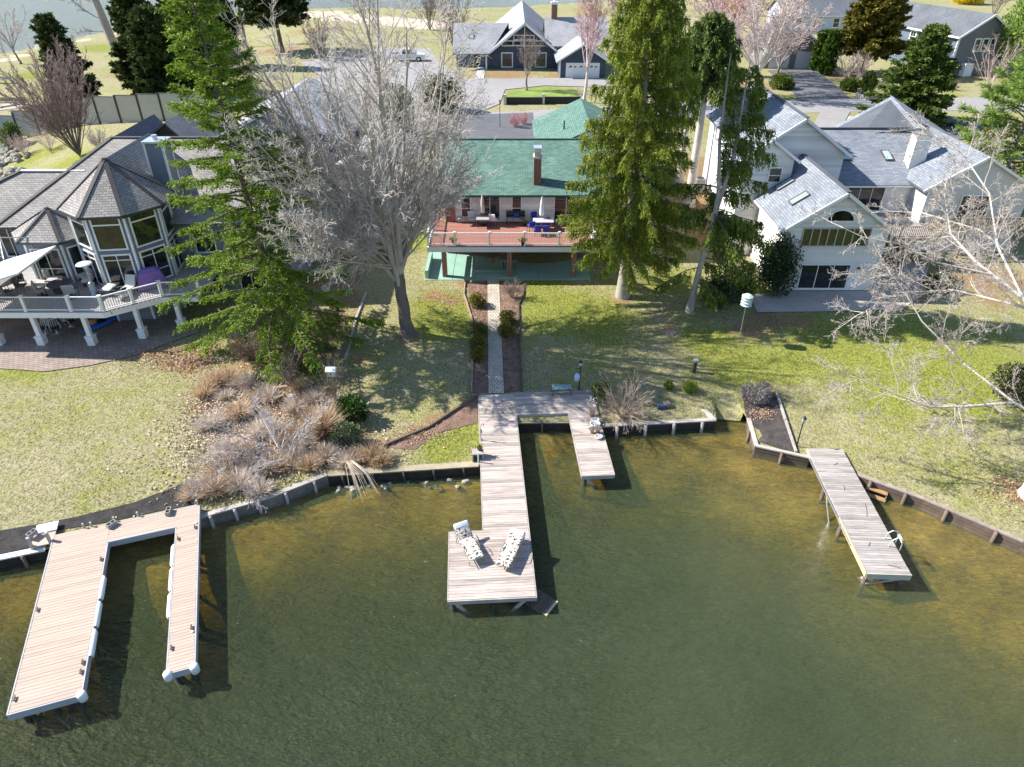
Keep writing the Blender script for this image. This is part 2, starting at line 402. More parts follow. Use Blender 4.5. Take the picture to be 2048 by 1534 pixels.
wb = MB(); wb.box((0, 260, -2.0), (1400, 1100, 4.0)); tag(wb.build('water', water_material()), kind='structure')
def bed_material():
    m, nt, bs = newmat('lake_bed')
    v = coords(nt, 'World')
    f1 = noise(nt, mapping(nt, v, (1, 2.6, 1), (0, 0, R(30))), 2.6, 6, .75, 1.2); f2 = noise(nt, v, .5, 4)
    c = ramp(nt, mth(nt, 'ADD', mth(nt, 'MULTIPLY', f1, .65), mth(nt, 'MULTIPLY', f2, .35)), [(.36, (.12, .062, .010)), (.5, (.46, .25, .04)), (.62, (.88, .53, .11))])
    nt.links.new(c, bs.inputs['Base Color']); bs.inputs['Roughness'].default_value = 1; bs.inputs['Specular IOR Level'].default_value = 0
    bump(nt, bs, f1, .6, .1); return m
bx = np.unique(np.concatenate([np.arange(-130, -45, 6), np.arange(-45, 40, .7), np.arange(40, 235, 8)])); by = np.arange(-55, 36, .7)
BX, BY = np.meshgrid(bx, by)
sx = np.linspace(-50, 50, 900); sy = yshore(sx)
dd = np.full(BX.shape, 1e9)
for a, b in zip(sx[::3], sy[::3]): dd = np.minimum(dd, np.hypot(BX - a, BY - b))
dd = np.where(BY > yshore(BX), 0, dd)
slope = .13 - .07 * sstep(4, 13, BX)
BZ = -.10 - slope * dd - .13 * np.maximum(0, dd - 3.0 - 1.5 * sstep(8, 16, BX)) ** 1.25 + .05 * np.sin(BX * 1.3 + BY) * np.sin(BY * .9)
BZ = np.maximum(BZ, -3.3)
bi = np.arange(BX.size).reshape(BX.shape)
bf = np.stack([bi[:-1, :-1].ravel(), bi[:-1, 1:].ravel(), bi[1:, 1:].ravel(), bi[1:, :-1].ravel()], 1)
tag(link(npmesh('lake_bed', np.stack([BX.ravel(), BY.ravel(), BZ.ravel()], 1), bf, bed_material(), True), 'lake_bed'), kind='structure')
rb = MB(); rb.poly([(-700, 36, -3.4), (700, 36, -3.4), (700, 800, -3.4), (-700, 800, -3.4)]); tag(rb.build('river_bed', M('river_bed', (.16, .12, .06), 1, .3, .4)), kind='structure')

# ------------------------------------------------------------------ flat sheets that follow the ground
EXCL = []
def sheet(name, pts, mat, dz=.02, kind='structure', step=.8, px=True, label=None, cat=None, zflat=None):
    P = [G(*p) for p in pts] if px else [Vector((p[0], p[1], 0)) for p in pts]
    EXCL.append([(p.x, p.y) for p in P])
    bm = bmesh.new()
    vs_ = []
    n = len(P)
    for i in range(n):
        a, b = P[i], P[(i + 1) % n]; k = max(1, int((b - a).length / step))
        for j in range(k): q = a.lerp(b, j / k); vs_.append(bm.verts.new((q.x, q.y, 0)))
    f = bm.faces.new(vs_)
    x0, x1 = min(p.x for p in P), max(p.x for p in P); y0, y1 = min(p.y for p in P), max(p.y for p in P)
    for x in np.arange(x0 + step, x1, step): bmesh.ops.bisect_plane(bm, geom=bm.verts[:] + bm.edges[:] + bm.faces[:], plane_co=(x, 0, 0), plane_no=(1, 0, 0))
    for y in np.arange(y0 + step, y1, step): bmesh.ops.bisect_plane(bm, geom=bm.verts[:] + bm.edges[:] + bm.faces[:], plane_co=(0, y, 0), plane_no=(0, 1, 0))
    for v in bm.verts: v.co.z = (gh(v.co.x, v.co.y) + dz) if zflat is None else zflat
    bmesh.ops.triangulate(bm, faces=bm.faces[:])
    bm.normal_update()
    if sum(fc.normal.z for fc in bm.faces) < 0: bmesh.ops.reverse_faces(bm, faces=bm.faces[:])
    me = bpy.data.meshes.new(name); bm.to_mesh(me); bm.free(); me.materials.append(mat); me.shade_smooth()
    o = link(me, name)
    return tag(o, label, cat, kind=kind)
ASPH = M('asphalt', (.31, .295, .29), .9, .14, 1.2, bmp=.2)
ASPH_D = M('dark_asphalt', (.13, .13, .14), .9, .2, 1.0, bmp=.2)
GRAVEL = M('gravel', (.42, .36, .32), .95, .25, 8, bmp=.5)
MULCH = M('brown_mulch', (.13, .075, .05), 1, .5, 14, col2=(.24, .15, .11), bmp=1.0, bdist=.05)
MULCH_B = M('black_mulch', (.022, .020, .019), 1, .6, 16, col2=(.05, .045, .042), bmp=1.0, bdist=.06)
sheet('road', [(560, 262), (760, 244), (960, 226), (1300, 208), (1500, 203), (1700, 197), (2080, 194), (2120, 222), (1700, 224), (1480, 232), (1300, 236), (960, 258), (760, 275), (560, 290)], ASPH, .03, step=3)
sheet('driveway', [(640, 150), (800, 105), (890, 130), (920, 158), (1080, 157), (1225, 158), (1225, 176), (1090, 172), (1010, 180), (1000, 208), (962, 224), (760, 242), (600, 258), (520, 250)], ASPH, .07, step=3)
sheet('parking_area', [(600, 125), (760, 95), (860, 98), (880, 128), (800, 106), (640, 152)], ASPH, .05, step=3)
sheet('driveway', [(1535, 142), (1632, 138), (1700, 197), (1600, 202), (1570, 170)], ASPH_D, .07, step=2.5)
sheet('driveway', [(900, 232), (1065, 226), (1070, 290), (860, 300), (780, 330), (700, 330), (760, 262)], ASPH_D, .08, step=2.5)
sheet('driveway', [(1850, 232), (1980, 238), (1990, 275), (1860, 285)], ASPH_D, .07, step=2.5)
sheet('driveway', [(1640, 226), (1700, 224), (1680, 262), (1620, 262)], ASPH, .07, step=2.5)

# ================================================================== DOCKS
def plank_mat(name, cols, rough=.8, grain=.35, rand=.2):
    m, nt, bs = newmat(name)
    oi = nt.nodes.new('ShaderNodeObjectInfo')
    v = coords(nt, 'Object')
    cb = nt.nodes.new('ShaderNodeCombineXYZ'); nt.links.new(mth(nt, 'MULTIPLY', oi.outputs['Random'], 57.0), cb.inputs[0]); nt.links.new(mth(nt, 'MULTIPLY', oi.outputs['Random'], 31.0), cb.inputs[1])
    ad = nt.nodes.new('ShaderNodeVectorMath'); ad.operation = 'ADD'; nt.links.new(v, ad.inputs[0]); nt.links.new(cb.outputs[0], ad.inputs[1])
    g = noise(nt, mapping(nt, ad.outputs[0], (1.1, 16, 16)), 1.6, 6, .7)
    b = noise(nt, mapping(nt, ad.outputs[0], (.5, 1.2, 1)), 1.2, 3, .6)
    f = mth(nt, 'ADD', mth(nt, 'MULTIPLY', g, .6), mth(nt, 'MULTIPLY', b, .4))
    n = len(cols)
    c = ramp(nt, f, [(.32 + .36 * i / (n - 1), cols[i]) for i in range(n)])
    c = mix(nt, 1, c, ramp(nt, oi.outputs['Random'], [(0, (1 - rand,) * 3), (.5, (1, 1 - rand * .1, 1 - rand * .15)), (1, (1 + rand * .4, 1 + rand * .3, 1 + rand * .25))]), 'MULTIPLY')
    nt.links.new(c, bs.inputs['Base Color']); bs.inputs['Roughness'].default_value = rough; bs.inputs['Specular IOR Level'].default_value = .3
    bump(nt, bs, g, grain, .01); MATS[name] = m; return m
W_GREY = plank_mat('weathered_planks', [(.28, .225, .195), (.49, .425, .38), (.68, .61, .555)], rand=.30)
W_TAN = plank_mat('tan_composite_planks', [(.42, .325, .265), (.49, .385, .315), (.55, .44, .365)], rand=.10, grain=.1)
W_OLD = plank_mat('old_grey_planks', [(.20, .18, .165), (.40, .37, .345), (.56, .53, .50)], rand=.30)
W_SIDE = M('weathered_timber', (.40, .36, .33), .9, .3, 3, bmp=.3)
W_DARK = M('wet_dark_timber', (.035, .030, .024), .8, .4, 4, bmp=.4)
W_BRN = M('brown_timber', (.16, .115, .085), .9, .35, 4, bmp=.4, rand=.2)
W_GRN = M('algae_timber', (.13, .115, .05), .8, .4, 3, bmp=.4)
FASC = M('dock_fascia_grey', (.42, .42, .44), .6, .1, 2)
VINYL = M('white_vinyl', (.80, .81, .82), .4, .05, 2)
PITCH_B = .145
def boards(par, u0, u1, v0, v1, z, mat, name='plank', pitch=PITCH_B, gap=.011, th=.04, jit=.006, tilt=.004):
    n = max(1, round((v1 - v0) / pitch)); p = (v1 - v0) / n
    b = MB(); b.box((0, 0, 0), (u1 - u0, p - gap, th)); me = b.mesh(name, mat)
    for i in range(n):
        o = link(me, name, par, ((u0 + u1) / 2 + rnd.uniform(-jit, jit), -(v0 + (i + .5) * p), z - th / 2 + rnd.uniform(-.003, .003)))
        o.rotation_euler = (rnd.uniform(-tilt, tilt) * 2, rnd.uniform(-.001, .001), rnd.uniform(-tilt, tilt) * .4)
def edge(par, u0, v0, u1, v1, z0, z1, mat, name='fascia', th=.045):
    b = MB(); d = Vector((u1 - u0, -(v1 - v0), 0)); L = d.length
    b.box((0, 0, 0), (L, th, z1 - z0)); o = b.build(name, mat, par, loc=((u0 + u1) / 2, -(v0 + v1) / 2, (z0 + z1) / 2))
    o.rotation_euler = (0, 0, math.atan2(d.y, d.x)); return o
def pile(par, u, v, ztop, r=.11, zbot=-2.6, mat=None, name='pile'):
    b = MB(); b.cyl((0, 0, zbot), (0, 0, ztop), r * 1.05, r, 10); return b.build(name, mat or W_DARK, par, True, (u, -v, 0))

# ---- centre dock
ZC = .75
cd = thing('wooden_dock', 'weathered grey plank dock with a wide end platform and a short finger pier', 'dock', (-1.86, 32.58, 0), R(3.42))
boards(cd, 0, 1.95, 0, 10.4, ZC, W_GREY)
boards(cd, -1.46, 1.95, 10.4, 14.1, ZC, W_GREY)
boards(cd, 1.96, 6.30, -.1, 2.0, ZC, W_GREY)
boards(cd, 4.79, 6.31, 2.0, 7.07, ZC, W_GREY)
zf0, zf1 = ZC - .30, ZC - .043
for e in ((0.03, 0, 0.03, 10.38), (1.92, 2.0, 1.92, 14.06), (-1.43, 10.42, 0.03, 10.42), (-1.43, 10.42, -1.43, 14.06), (-1.46, 14.06, 1.95, 14.06),
          (1.95, 1.97, 4.8, 1.97), (4.82, 2.0, 4.82, 7.03), (6.28, -.08, 6.28, 7.03), (4.8, 7.03, 6.3, 7.03), (1.97, -.07, 6.3, -.07)):
    edge(cd, *e, zf0, zf1, W_SIDE)
# light edge boards that trim the sides of the walk
for (u0, v0, u1, v1) in ((-.028, 0, -.028, 10.39), (1.98, 2.03, 1.98, 14.1), (-1.488, 10.42, -1.488, 14.1), (4.762, 2.0, 4.762, 7.07), (6.338, -.1, 6.338, 7.07)):
    edge(cd, u0, v0, u1, v1, ZC - .16, ZC + .004, W_SIDE, 'edge_board', .04)
edge(cd, -1.5, 14.135, 2.0, 14.135, ZC - .2, ZC - .01, W_SIDE, 'end_board', .05); edge(cd, 4.75, 7.10, 6.35, 7.10, ZC - .2, ZC - .01, W_SIDE, 'end_board', .05)
for u, v in ((-1.3, 13.95), (.3, 13.95), (1.8, 13.95), (-1.3, 10.7), (1.8, 10.7), (.15, 8), (1.8, 8), (.15, 5.3), (1.8, 5.3), (1.8, 2.6), (4.95, 6.9), (6.15, 6.9), (4.95, 4.3), (6.15, 4.3)): pile(cd, u, v, ZC - .05)
for a, b in (((-1.25, -14.0, .5), (-.35, -14.0, -.7)), ((1.6, -14.0, .5), (.6, -14.0, -.7)), ((5.0, -6.95, .5), (5.6, -6.95, -.3))):
    q = MB(); q.beam(a, b, .05, .15); q.build('brace', W_SIDE, cd)
for v in (4, 7, 9.5, 12.2): edge(cd, .02 if v < 10 else -1.4, v, 1.9, v, ZC - .26, ZC - .05, W_SIDE, 'joist', .05)

# ---- left dock
ZL = .9
ld = thing('composite_dock', 'tan composite dock with two long piers and white fenders', 'dock', (-19.57, 21.76, 0), R(19.2))
boards(ld, 0.04, 2.19, 0, 8.62, ZL, W_TAN)
boards(ld, 2.20, 5.80, 0.05, 1.17, ZL, W_TAN)
boards(ld, 4.93, 5.80, 1.17, 8.72, ZL, W_TAN)
for e in ((0.0, 0, 0, 8.66), (2.22, 1.19, 2.22, 8.62), (0, 8.66, 2.24, 8.66), (2.2, 1.20, 4.92, 1.20), (4.9, 1.19, 4.9, 8.74), (5.83, .02, 5.83, 8.76), (4.9, 8.76, 5.85, 8.76), (2.2, 0.02, 5.83, .02)):
    edge(ld, *e, ZL - .30, ZL + .004, FASC, 'fascia', .045)
for u, v in ((.3, 8.4), (1.2, 8.4), (1.95, 8.4), (.3, 5.5), (1.95, 5.5), (.3, 2.7), (1.95, 2.7), (5.1, 8.5), (5.65, 8.5), (5.1, 5.5), (5.65, 5.5), (5.1, 2.5), (5.65, 2.5)): pile(ld, u, v, ZL - .1, .10)
for a, b in (((.3, -8.45, .6), (1.1, -8.45, -.8)), ((1.9, -8.45, .6), (1.3, -8.45, -.8)), ((5.15, -8.6, .6), (5.5, -8.6, -.5)), ((5.65, -7, .5), (5.65, -6.2, -.6)), ((5.65, -5, .5), (5.65, -4.2, -.6))):
    q = MB(); q.beam(a, b, .06, .16); q.build('brace', W_DARK, ld)
for v in (3.4, 4.75, 6.1):         # white bumpers on the slip side of both piers
    for u, sx_ in ((2.245, 1), (4.875, -1)):
        q = MB(); n = 8; prof = [(0, -.13), (.10, -.11), (.13, -.03), (.13, .06), (.08, .12), (0, .13)]
        L = 1.22
        pts = [(sx_ * a, b) for a, b in prof]
        i0 = len(q.v)
        for yy, k in ((-L / 2, .55), (-L / 2 + .1, 1), (L / 2 - .1, 1), (L / 2, .55)):
            q.v += [(a * k, yy, b * (k * .3 + .7)) for a, b in pts]
        m_ = len(pts)
        for r_ in range(3):
            for k in range(m_ - 1):
                a = r_ * m_ + k; q.f.append((a, a + 1, a + m_ + 1, a + m_)); q.uv.append([(0, 0)] * 4)
        q.f.append(tuple(range(m_))); q.uv.append([(0, 0)] * m_); q.f.append(tuple(range(3 * m_, 4 * m_))); q.uv.append([(0, 0)] * m_)
        vv_ = v + (-.55 if sx_ < 0 else .35)
        q.build('dock_fender', VINYL, ld, True, (u + sx_ * .001, -vv_, ZL - .11))
for u, v, a in ((2.2, 8.62, 0), (4.93, 8.74, 90), (5.8, 8.74, 0)):   # rounded corner fenders
    q = MB(); q.lathe([(.10, -.34), (.15, -.30), (.16, -.02), (.12, .05)], n=14); q.build('corner_fender', VINYL, ld, True, (u, -v, ZL + .01))
for u, v in ((.12, 4.2), (.12, 8.1), (2.08, 2.2), (2.08, 7.3), (2.08, 7.7), (5.02, 2.0), (5.02, 7.7), (5.68, 1.5), (5.68, 7.0)):   # cleats
    q = MB(); q.box((0, 0, .07), (.05, .22, .03)); q.box((0, -.05, .035), (.04, .04, .07)); q.box((0, .05, .035), (.04, .04, .07)); q.build('cleat', M('cleat_metal', (.10, .085, .08), .5, .2, 8, metal=.5), ld, loc=(u, -v, ZL))
q = MB(); q.lathe([(.05, 0), (.06, .03), (.03, .05)], n=10)
for v in (1.25, 7.2): q.build('dock_light', VINYL, ld, loc=(5.72, -v, ZL))
# landing at the left end of the dock: low white platform with posts
q = MB(); q.box((-.45, .05, ZL - .16), (.85, .75, .05)); q.build('landing_board', W_TAN, ld)
q = MB(); q.box((-.42, .72, ZL - .10), (.85, .55, .06)); q.build('white_landing_panel', WHITE, ld)
for (u, v, zt) in ((-.12, .28, ZL + .45), (-.85, .25, ZL + .35)):
    q = MB(); q.box((0, 0, 0), (.11, .11, zt + 1.2)); q.build('mooring_post', M('grey_post', (.45, .41, .40), .7, .15, 3), ld, loc=(u, -v, (zt - 1.2) / 2))
for (u, v) in ((1.15, -.02), (1.45, .0), (2.35, -.03), (3.3, -.02), (5.75, .04)):
    q = MB(); q.box((0, 0, .08), (.07, .07, .3)); q.build('short_post', M('grey_post', (.5, .5, .5)), ld, loc=(u, -v + .05, ZL))

def block(loc, rz, rx, label):
    b = MB()
    for c, d in (((0, -.085, 0), (.4, .03, .2)), ((0, .085, 0), (.4, .03, .2)), ((-.185, 0, 0), (.03, .14, .2)), ((.185, 0, 0), (.03, .14, .2)), ((0, 0, 0), (.03, .14, .2))): b.box(c, d)
    o = b.build('cinder_block', M('cinder_block', (.30, .29, .28), .95, .2, 10, bmp=.3)); o.location = loc; o.rotation_euler = (rx, 0, rz)
    return tag(o, label, 'block', 'cinder blocks beside the tan dock')
p = PZ(64, 1068, .95); block((p.x, p.y, .98), R(70), 0, 'grey cinder block on the white landing panel of the tan dock')
p = PZ(224, 1052, ZL); block((p.x, p.y, ZL + .1), R(60), 0, 'grey cinder block lying halfway along the back of the tan dock')
p = PZ(338, 1026, ZL); block((p.x, p.y, ZL + .1), R(100), R(0), 'grey cinder block near the corner where the tan finger pier starts')

# ---- right dock
ZR = .78
rd = thing('old_grey_dock', 'narrow old grey plank dock with a swim ladder and cracked boards', 'dock', (14.72, 27.84, 0), R(-2.5))
boards(rd, 0.02, 1.76, 0, 8.08, ZR, W_OLD, pitch=.14, jit=.01)
for e in ((.03, 0, .03, 8.06), (1.75, 0, 1.75, 8.06)): edge(rd, *e, ZR - .28, ZR - .043, W_SIDE)
edge(rd, 0, 8.1, 1.78, 8.1, ZR - .30, ZR - .005, M('pale_timber', (.50, .46, .38), .9, .2, 3), 'end_board', .05)
edge(rd, -.03, 4.9, -.03, 8.1, ZR - .22, ZR + .002, M('new_yellow_timber', (.62, .52, .30), .8, .15, 3), 'edge_board', .045)
q = MB(); q.cyl((-.075, -.7, ZR - .08), (-.075, -6.5, ZR - .08), .035, n=8); q.build('steel_pipe', STEEL, rd)
q = MB(); q.tube([(-.075, -3.4, ZR - .1), (-.14, -3.7, ZR - .25), (-.14, -4.3, ZR - .7), (-.1, -4.6, ZR - 1.0)], .03); q.build('steel_pipe', STEEL, rd)
for u, v in ((.12, 7.9), (1.6, 7.9), (.0, 5.2), (1.6, 5.2), (-.02, 2.9), (1.6, 2.9)): pile(rd, u, v, ZR - .1, .09, mat=W_BRN)
for a, b in (((.15, -8.0, .05), (1.6, -8.0, .45)), ((.15, -8.0, .45), (.15, -7.4, -.3))): q = MB(); q.beam(a, b, .05, .1); q.build('brace', W_SIDE, rd)
lad = MB()
for dv in (-.22, .22):
    lad.tube([(1.45, -6.35 - dv, ZR), (1.5, -6.35 - dv, ZR + .35), (1.68, -6.35 - dv, ZR + .5), (1.9, -6.35 - dv, ZR + .42), (1.97, -6.35 - dv, ZR + .1), (1.97, -6.35 - dv, -.6)], .022, 8)
lad.build('swim_ladder', M('ladder_grey', (.62, .63, .63), .4, .1, 4, metal=.3), rd)
q = MB()
for zz in (.35, .1, -.2): q.box((1.97, -6.35, zz), (.09, .44, .03))
q.box((1.95, -6.35, ZR + .28), (.03, .4, .16)); q.build('ladder_step', VINYL, rd)
for k, (u, v, L, a) in enumerate(((1.2, 4.8, .9, 75), (.6, 6.6, .3, 60), (.9, 1.3, .35, 40), (.8, 3.1, .4, 80), (1.0, 7.6, .5, -20))):
    q = MB(); d = Vector((math.cos(R(a)), math.sin(R(a)), 0)) * L
    q.tube([(u, -v, ZR + .012), (u + d.x * .5 + .03, -v + d.y * .5, ZR + .012), (u + d.x, -v + d.y, ZR + .012)], .011, 5)
    o = q.build('fallen_twig', M('twig_brown', (.12, .09, .07)))
    o.location = (14.72, 27.84, 0); o.rotation_euler = (0, 0, R(-2.5)); tag(o, 'thin brown twig lying on the planks of the old grey dock', 'twig', 'twigs on the old grey dock')

# ================================================================== BULKHEADS
def bulkhead(name, label, pts, zt, capw, capm, wallm, pilem, step=1.5, boardsn=3, zbot=-1.2, pile_h=-.03, pr=.08):
    t = thing(name, label, 'retaining wall', (pts[0][0], pts[0][1], 0)); ox, oy = pts[0]
    for (ax, ay), (bx_, by_) in zip(pts[:-1], pts[1:]):
        a = Vector((ax - ox, ay - oy, 0)); b = Vector((bx_ - ox, by_ - oy, 0)); d = (b - a); L = d.length; d.normalize(); nrm = Vector((d.y, -d.x, 0))
        rz = math.atan2(d.y, d.x)
        nseg = max(1, round(L / 3.0))
        for k in range(nseg):
            c = a + d * (L * (k + .5) / nseg)
            q = MB(); q.box((0, 0, 0), (L / nseg - .012, capw, .07)); o = q.build('cap_board', capm, t, loc=(c.x - nrm.x * capw * .35, c.y - nrm.y * capw * .35, zt - .035 + rnd.uniform(-.006, .006))); o.rotation_euler = (0, 0, rz)
        hb = .24
        for k in range(boardsn):
            c = (a + b) / 2; z = zt - .075 - hb * (k + .5)
            q = MB(); q.box((0, 0, 0), (L, .06, hb - .02)); o = q.build('wall_board', wallm, t, loc=(c.x - nrm.x * (.02 + .012 * (k % 2)), c.y - nrm.y * (.02 + .012 * (k % 2)), z)); o.rotation_euler = (0, 0, rz)
        q = MB(); c = (a + b) / 2; q.box((0, 0, 0), (L, .05, 1.4)); o = q.build('wall_board', W_DARK, t, loc=(c.x - nrm.x * .05, c.y - nrm.y * .05, -.6)); o.rotation_euler = (0, 0, rz)
        n = max(1, int(L / step))
        for k in range(n):
            c = a + d * (L * (k + .5) / n) + nrm * (pr + .02)
            q = MB(); q.cyl((0, 0, zbot), (0, 0, zt + pile_h), pr, pr, 8); q.build('pile', pilem, t, True, (c.x, c.y, 0))
    return t
W_CAPW = M('bleached_cap', (.44, .40, .355), .85, .2, 2, bmp=.2, rand=.15)
W_CAPG = M('olive_cap', (.34, .29, .20), .9, .25, 2, bmp=.3, rand=.15)
bulkhead('vinyl_bulkhead', 'low seawall with a white cap left of the tan dock', [(-34, 17.0), (-21.34, 20.68), (-19.75, 21.2)], .62, .30, WHITE, W_DARK, W_BRN, 1.6)
bulkhead('curved_timber_bulkhead', 'bleached timber seawall bending past the dry brush', [(-14.0, 23.05), (-11.15, 24.43), (-8.85, 26.0)], .62, .26, W_CAPW, M('greybrown_wall', (.21, .18, .155), .9, .4, 3, bmp=.4), W_SIDE, 1.0)
bulkhead('dock_side_bulkhead', 'straight seawall with a broad olive cap running up to the weathered dock', [(-8.85, 26.0), (-1.62, 26.72)], .60, .42, W_CAPG, W_DARK, W_DARK, 1.4)
bulkhead('timber_bulkhead_behind_dock', 'dark seawall under the cross walk of the weathered dock', [(-1.45, 30.25), (4.7, 30.3)], .56, .2, W_CAPG, W_DARK, W_DARK, 2.0)
bulkhead('short_capped_bulkhead', 'grey capped seawall on stub piles in front of the round shrubs', [(4.75, 29.88), (10.85, 30.42), (10.5, 31.45)], .62, .26, W_CAPW, W_DARK, W_CAPW, 1.25, pr=.09)
bulkhead('bed_corner_bulkhead', 'timber edge holding the dark mulch bed above the water', [(12.55, 30.6), (12.3, 28.2), (14.7, 27.25)], .64, .2, W_CAPW, W_BRN, W_BRN, 1.6)
bulkhead('dark_plank_bulkhead', 'dark weathered plank seawall below the sunny lawn right of the old grey dock', [(16.45, 26.05), (18.95, 24.3), (21.9, 21.65), (30, 14.5)], .62, .18, M('brown_cap', (.27, .22, .19), .9, .3, 3, rand=.2), W_BRN, W_BRN, 1.35)

# rocks along the foot of the centre bulkhead
def rock_mesh(seed, r):
    rs = random.Random(seed); bm = bmesh.new(); bmesh.ops.create_icosphere(bm, subdivisions=2, radius=r)
    ph = [(Vector((rs.gauss(0, 1), rs.gauss(0, 1), rs.gauss(0, 1))).normalized(), rs.uniform(.5, .9)) for _ in range(9)]
    for v in bm.verts:
        for n, d in ph:
            k = v.co.dot(n) - d * r
            if k > 0: v.co -= n * k
        v.co.z *= .7
    me = bpy.data.meshes.new('rock'); bm.to_mesh(me); bm.free(); return me
RK = [rock_mesh(i, .16 + .04 * (i % 3)) for i in range(5)]
W_ROCK = M('shore_rock', (.33, .30, .25), .9, .35, 5, bmp=.5, rand=.3)
for k in RK: k.materials.append(W_ROCK)
rip = thing('riprap', 'loose row of grey rocks at the foot of the seawall under the drooping reeds', 'rocks', (-8.4, 25.6, 0))
for i in range(46):
    u = rnd.random(); x = -8.4 + 6.6 * u ** 1.3; y = yshore(x) - .18 - abs(rnd.gauss(0, .28)); 
    o = link(RK[i % 5], 'rock', rip, (x + 8.4, y - 25.6, rnd.uniform(-.28, -.0))); o.rotation_euler = (rnd.uniform(-.4, .4), rnd.uniform(-.4, .4), rnd.uniform(0, 6)); s = rnd.uniform(.5, 1.1); o.scale = (s, s, s)
ript = thing('riprap', 'bank of pale boulders along the inlet left of the grey-blue house', 'rocks', (-55, 78, 0))
for i in range(110):
    t = rnd.random(); a, b = ((-52.3, 66), (-52.8, 72.5)) if t < .25 else (((-52.8, 72.5), (-59.2, 84.7)) if t < .62 else ((-59.2, 84.7), (-65, 94.5)))
    k = rnd.random(); x = a[0] + (b[0] - a[0]) * k + rnd.uniform(-.6, 3.0); y = a[1] + (b[1] - a[1]) * k + rnd.uniform(-.5, .5)
    o = link(RK[i % 5], 'rock', ript, (x + 55, y - 78, gh(x, y) + .1)); s = rnd.uniform(1.5, 3); o.scale = (s, s, s); o.rotation_euler = (rnd.uniform(-.4, .4), rnd.uniform(-.4, .4), rnd.uniform(0, 6))
ripf = thing('riprap', 'line of dark rocks where the park lawn meets the river', 'rocks', (-98, 150, 0))
for i in range(120):
    t = rnd.random() * 3; k = int(t); a, b = [((-105, 138), (-98.5, 148.5)), ((-98.5, 148.5), (-96.8, 167)), ((-96.8, 167), (-89.8, 187))][k]; k = t - k
    x = a[0] + (b[0] - a[0]) * k + rnd.uniform(-1, 1.2); y = a[1] + (b[1] - a[1]) * k
    o = link(RK[i % 5], 'rock', ripf, (x + 98, y - 150, max(0, gh(x, y)) + .1)); s = rnd.uniform(2, 4.5); o.scale = (s, s, s * .8); o.rotation_euler = (0, 0, rnd.uniform(0, 6))

# mulch beds, paths, patios as sheets
sheet('mulch_bed', [(0, 1112), (60, 1105), (110, 1062), (215, 1045), (330, 1020), (390, 1012), (385, 960), (340, 978), (270, 1005), (150, 1035), (70, 1050), (0, 1062), (-60, 1080), (-60, 1135)], MULCH_B, .03, step=.5)
sheet('mulch_bed', [(1488, 844), (1507, 896), (1590, 908), (1552, 786), (1482, 775)], M('dark_brown_mulch', (.035, .028, .026), 1, .5, 14, col2=(.085, .07, .066), bmp=1.0, bdist=.05), .04, step=.5)
sheet('mulch_bed', [(936, 566), (976, 562), (978, 786), (942, 786), (946, 720), (944, 640)], MULCH, .025, step=.5)
sheet('mulch_bed', [(998, 562), (1048, 566), (1038, 640), (1042, 782), (1008, 786)], MULCH, .025, step=.5)
sheet('mulch_bed', [(955, 792), (945, 800), (860, 856), (770, 895), (830, 900), (870, 868), (955, 846)], MULCH, .025, step=.4)
PATH = paver('path_pavers', (.62, .55, .43), (.50, .45, .37), (.16, .13, .10), .22, .22, 0)
sheet('garden_path', [(975, 560), (998, 560), (1008, 788), (977, 788)], PATH, .06, step=.6)
def timber_line(pts, label, mat, w=.09, h=.14):
    P = [G(*p) for p in pts]; t = thing('bed_edging', label, 'edging', P[0])
    for a, b in zip(P[:-1], P[1:]):
        n = max(1, round((b - a).length / 2.4))
        for k in range(n):
            p, q_ = a.lerp(b, k / n), a.lerp(b, (k + 1) / n - .01)
            q = MB(); z = Vector((0, 0, .06)); q.beam(p - P[0] + z, q_ - P[0] + z, w, h); q.build('edging_timber', mat, t)
timber_line([(943, 786), (945, 720), (944, 640), (928, 590), (930, 565)], 'thin pale edging left of the paver path', M('edging_pale', (.36, .26, .21), .9, .2, 4))
timber_line([(1043, 784), (1039, 700), (1037, 610), (1046, 595), (1048, 568)], 'thin dark edging right of the paver path', M('edging_dark', (.10, .075, .06), .9, .2, 4))
timber_line([(957, 790), (860, 855), (762, 896)], 'low dark timber edging slanting across the lawn to the seawall', W_BRN, .12, .2)
timber_line([(1552, 786), (1592, 908)], 'grey timber edging on the lawn side of the dark mulch bed', W_SIDE, .10, .18)
timber_line([(732, 588), (712, 640), (700, 690), (690, 720)], 'broken log edging beside the conifer', W_SIDE, .14, .16)

# ================================================================== HOUSES
S_GREY = shingle('grey_shingles', (.38, .35, .32), (.27, .25, .235), (.10, .092, .085))
S_BLUE = shingle('blue_grey_shingles', (.30, .325, .36), (.20, .225, .27), (.11, .12, .14), .5, .18)
S_GREEN = shingle('green_shingles', (.165, .285, .228), (.095, .187, .153), (.04, .10, .08), .36, .16)
S_PALE = shingle('pale_grey_shingles', (.42, .42, .43), (.33, .335, .35), (.2, .2, .21))
S_SLATE = shingle('slate_shingles', (.175, .185, .205), (.13, .14, .16), (.07, .075, .085))
BRICK = paver('chimney_brick', (.33, .14, .095), (.22, .10, .075), (.30, .26, .23), .21, .075, 0)
SID_W = M('white_siding', (.82, .80, .775), .6, .05, 1.5, island=.26)
SID_B = M('grey_blue_siding', (.185, .215, .27), .6, .08, 1.5, island=.2)
SID_N = M('navy_siding', (.055, .075, .115), .6, .12, 1.5, island=.2)
SID_S = M('slate_siding', (.12, .155, .21), .6, .1, 1.5, island=.2)
SID_T = M('tan_siding', (.30, .27, .25), .7, .1, 1.5)

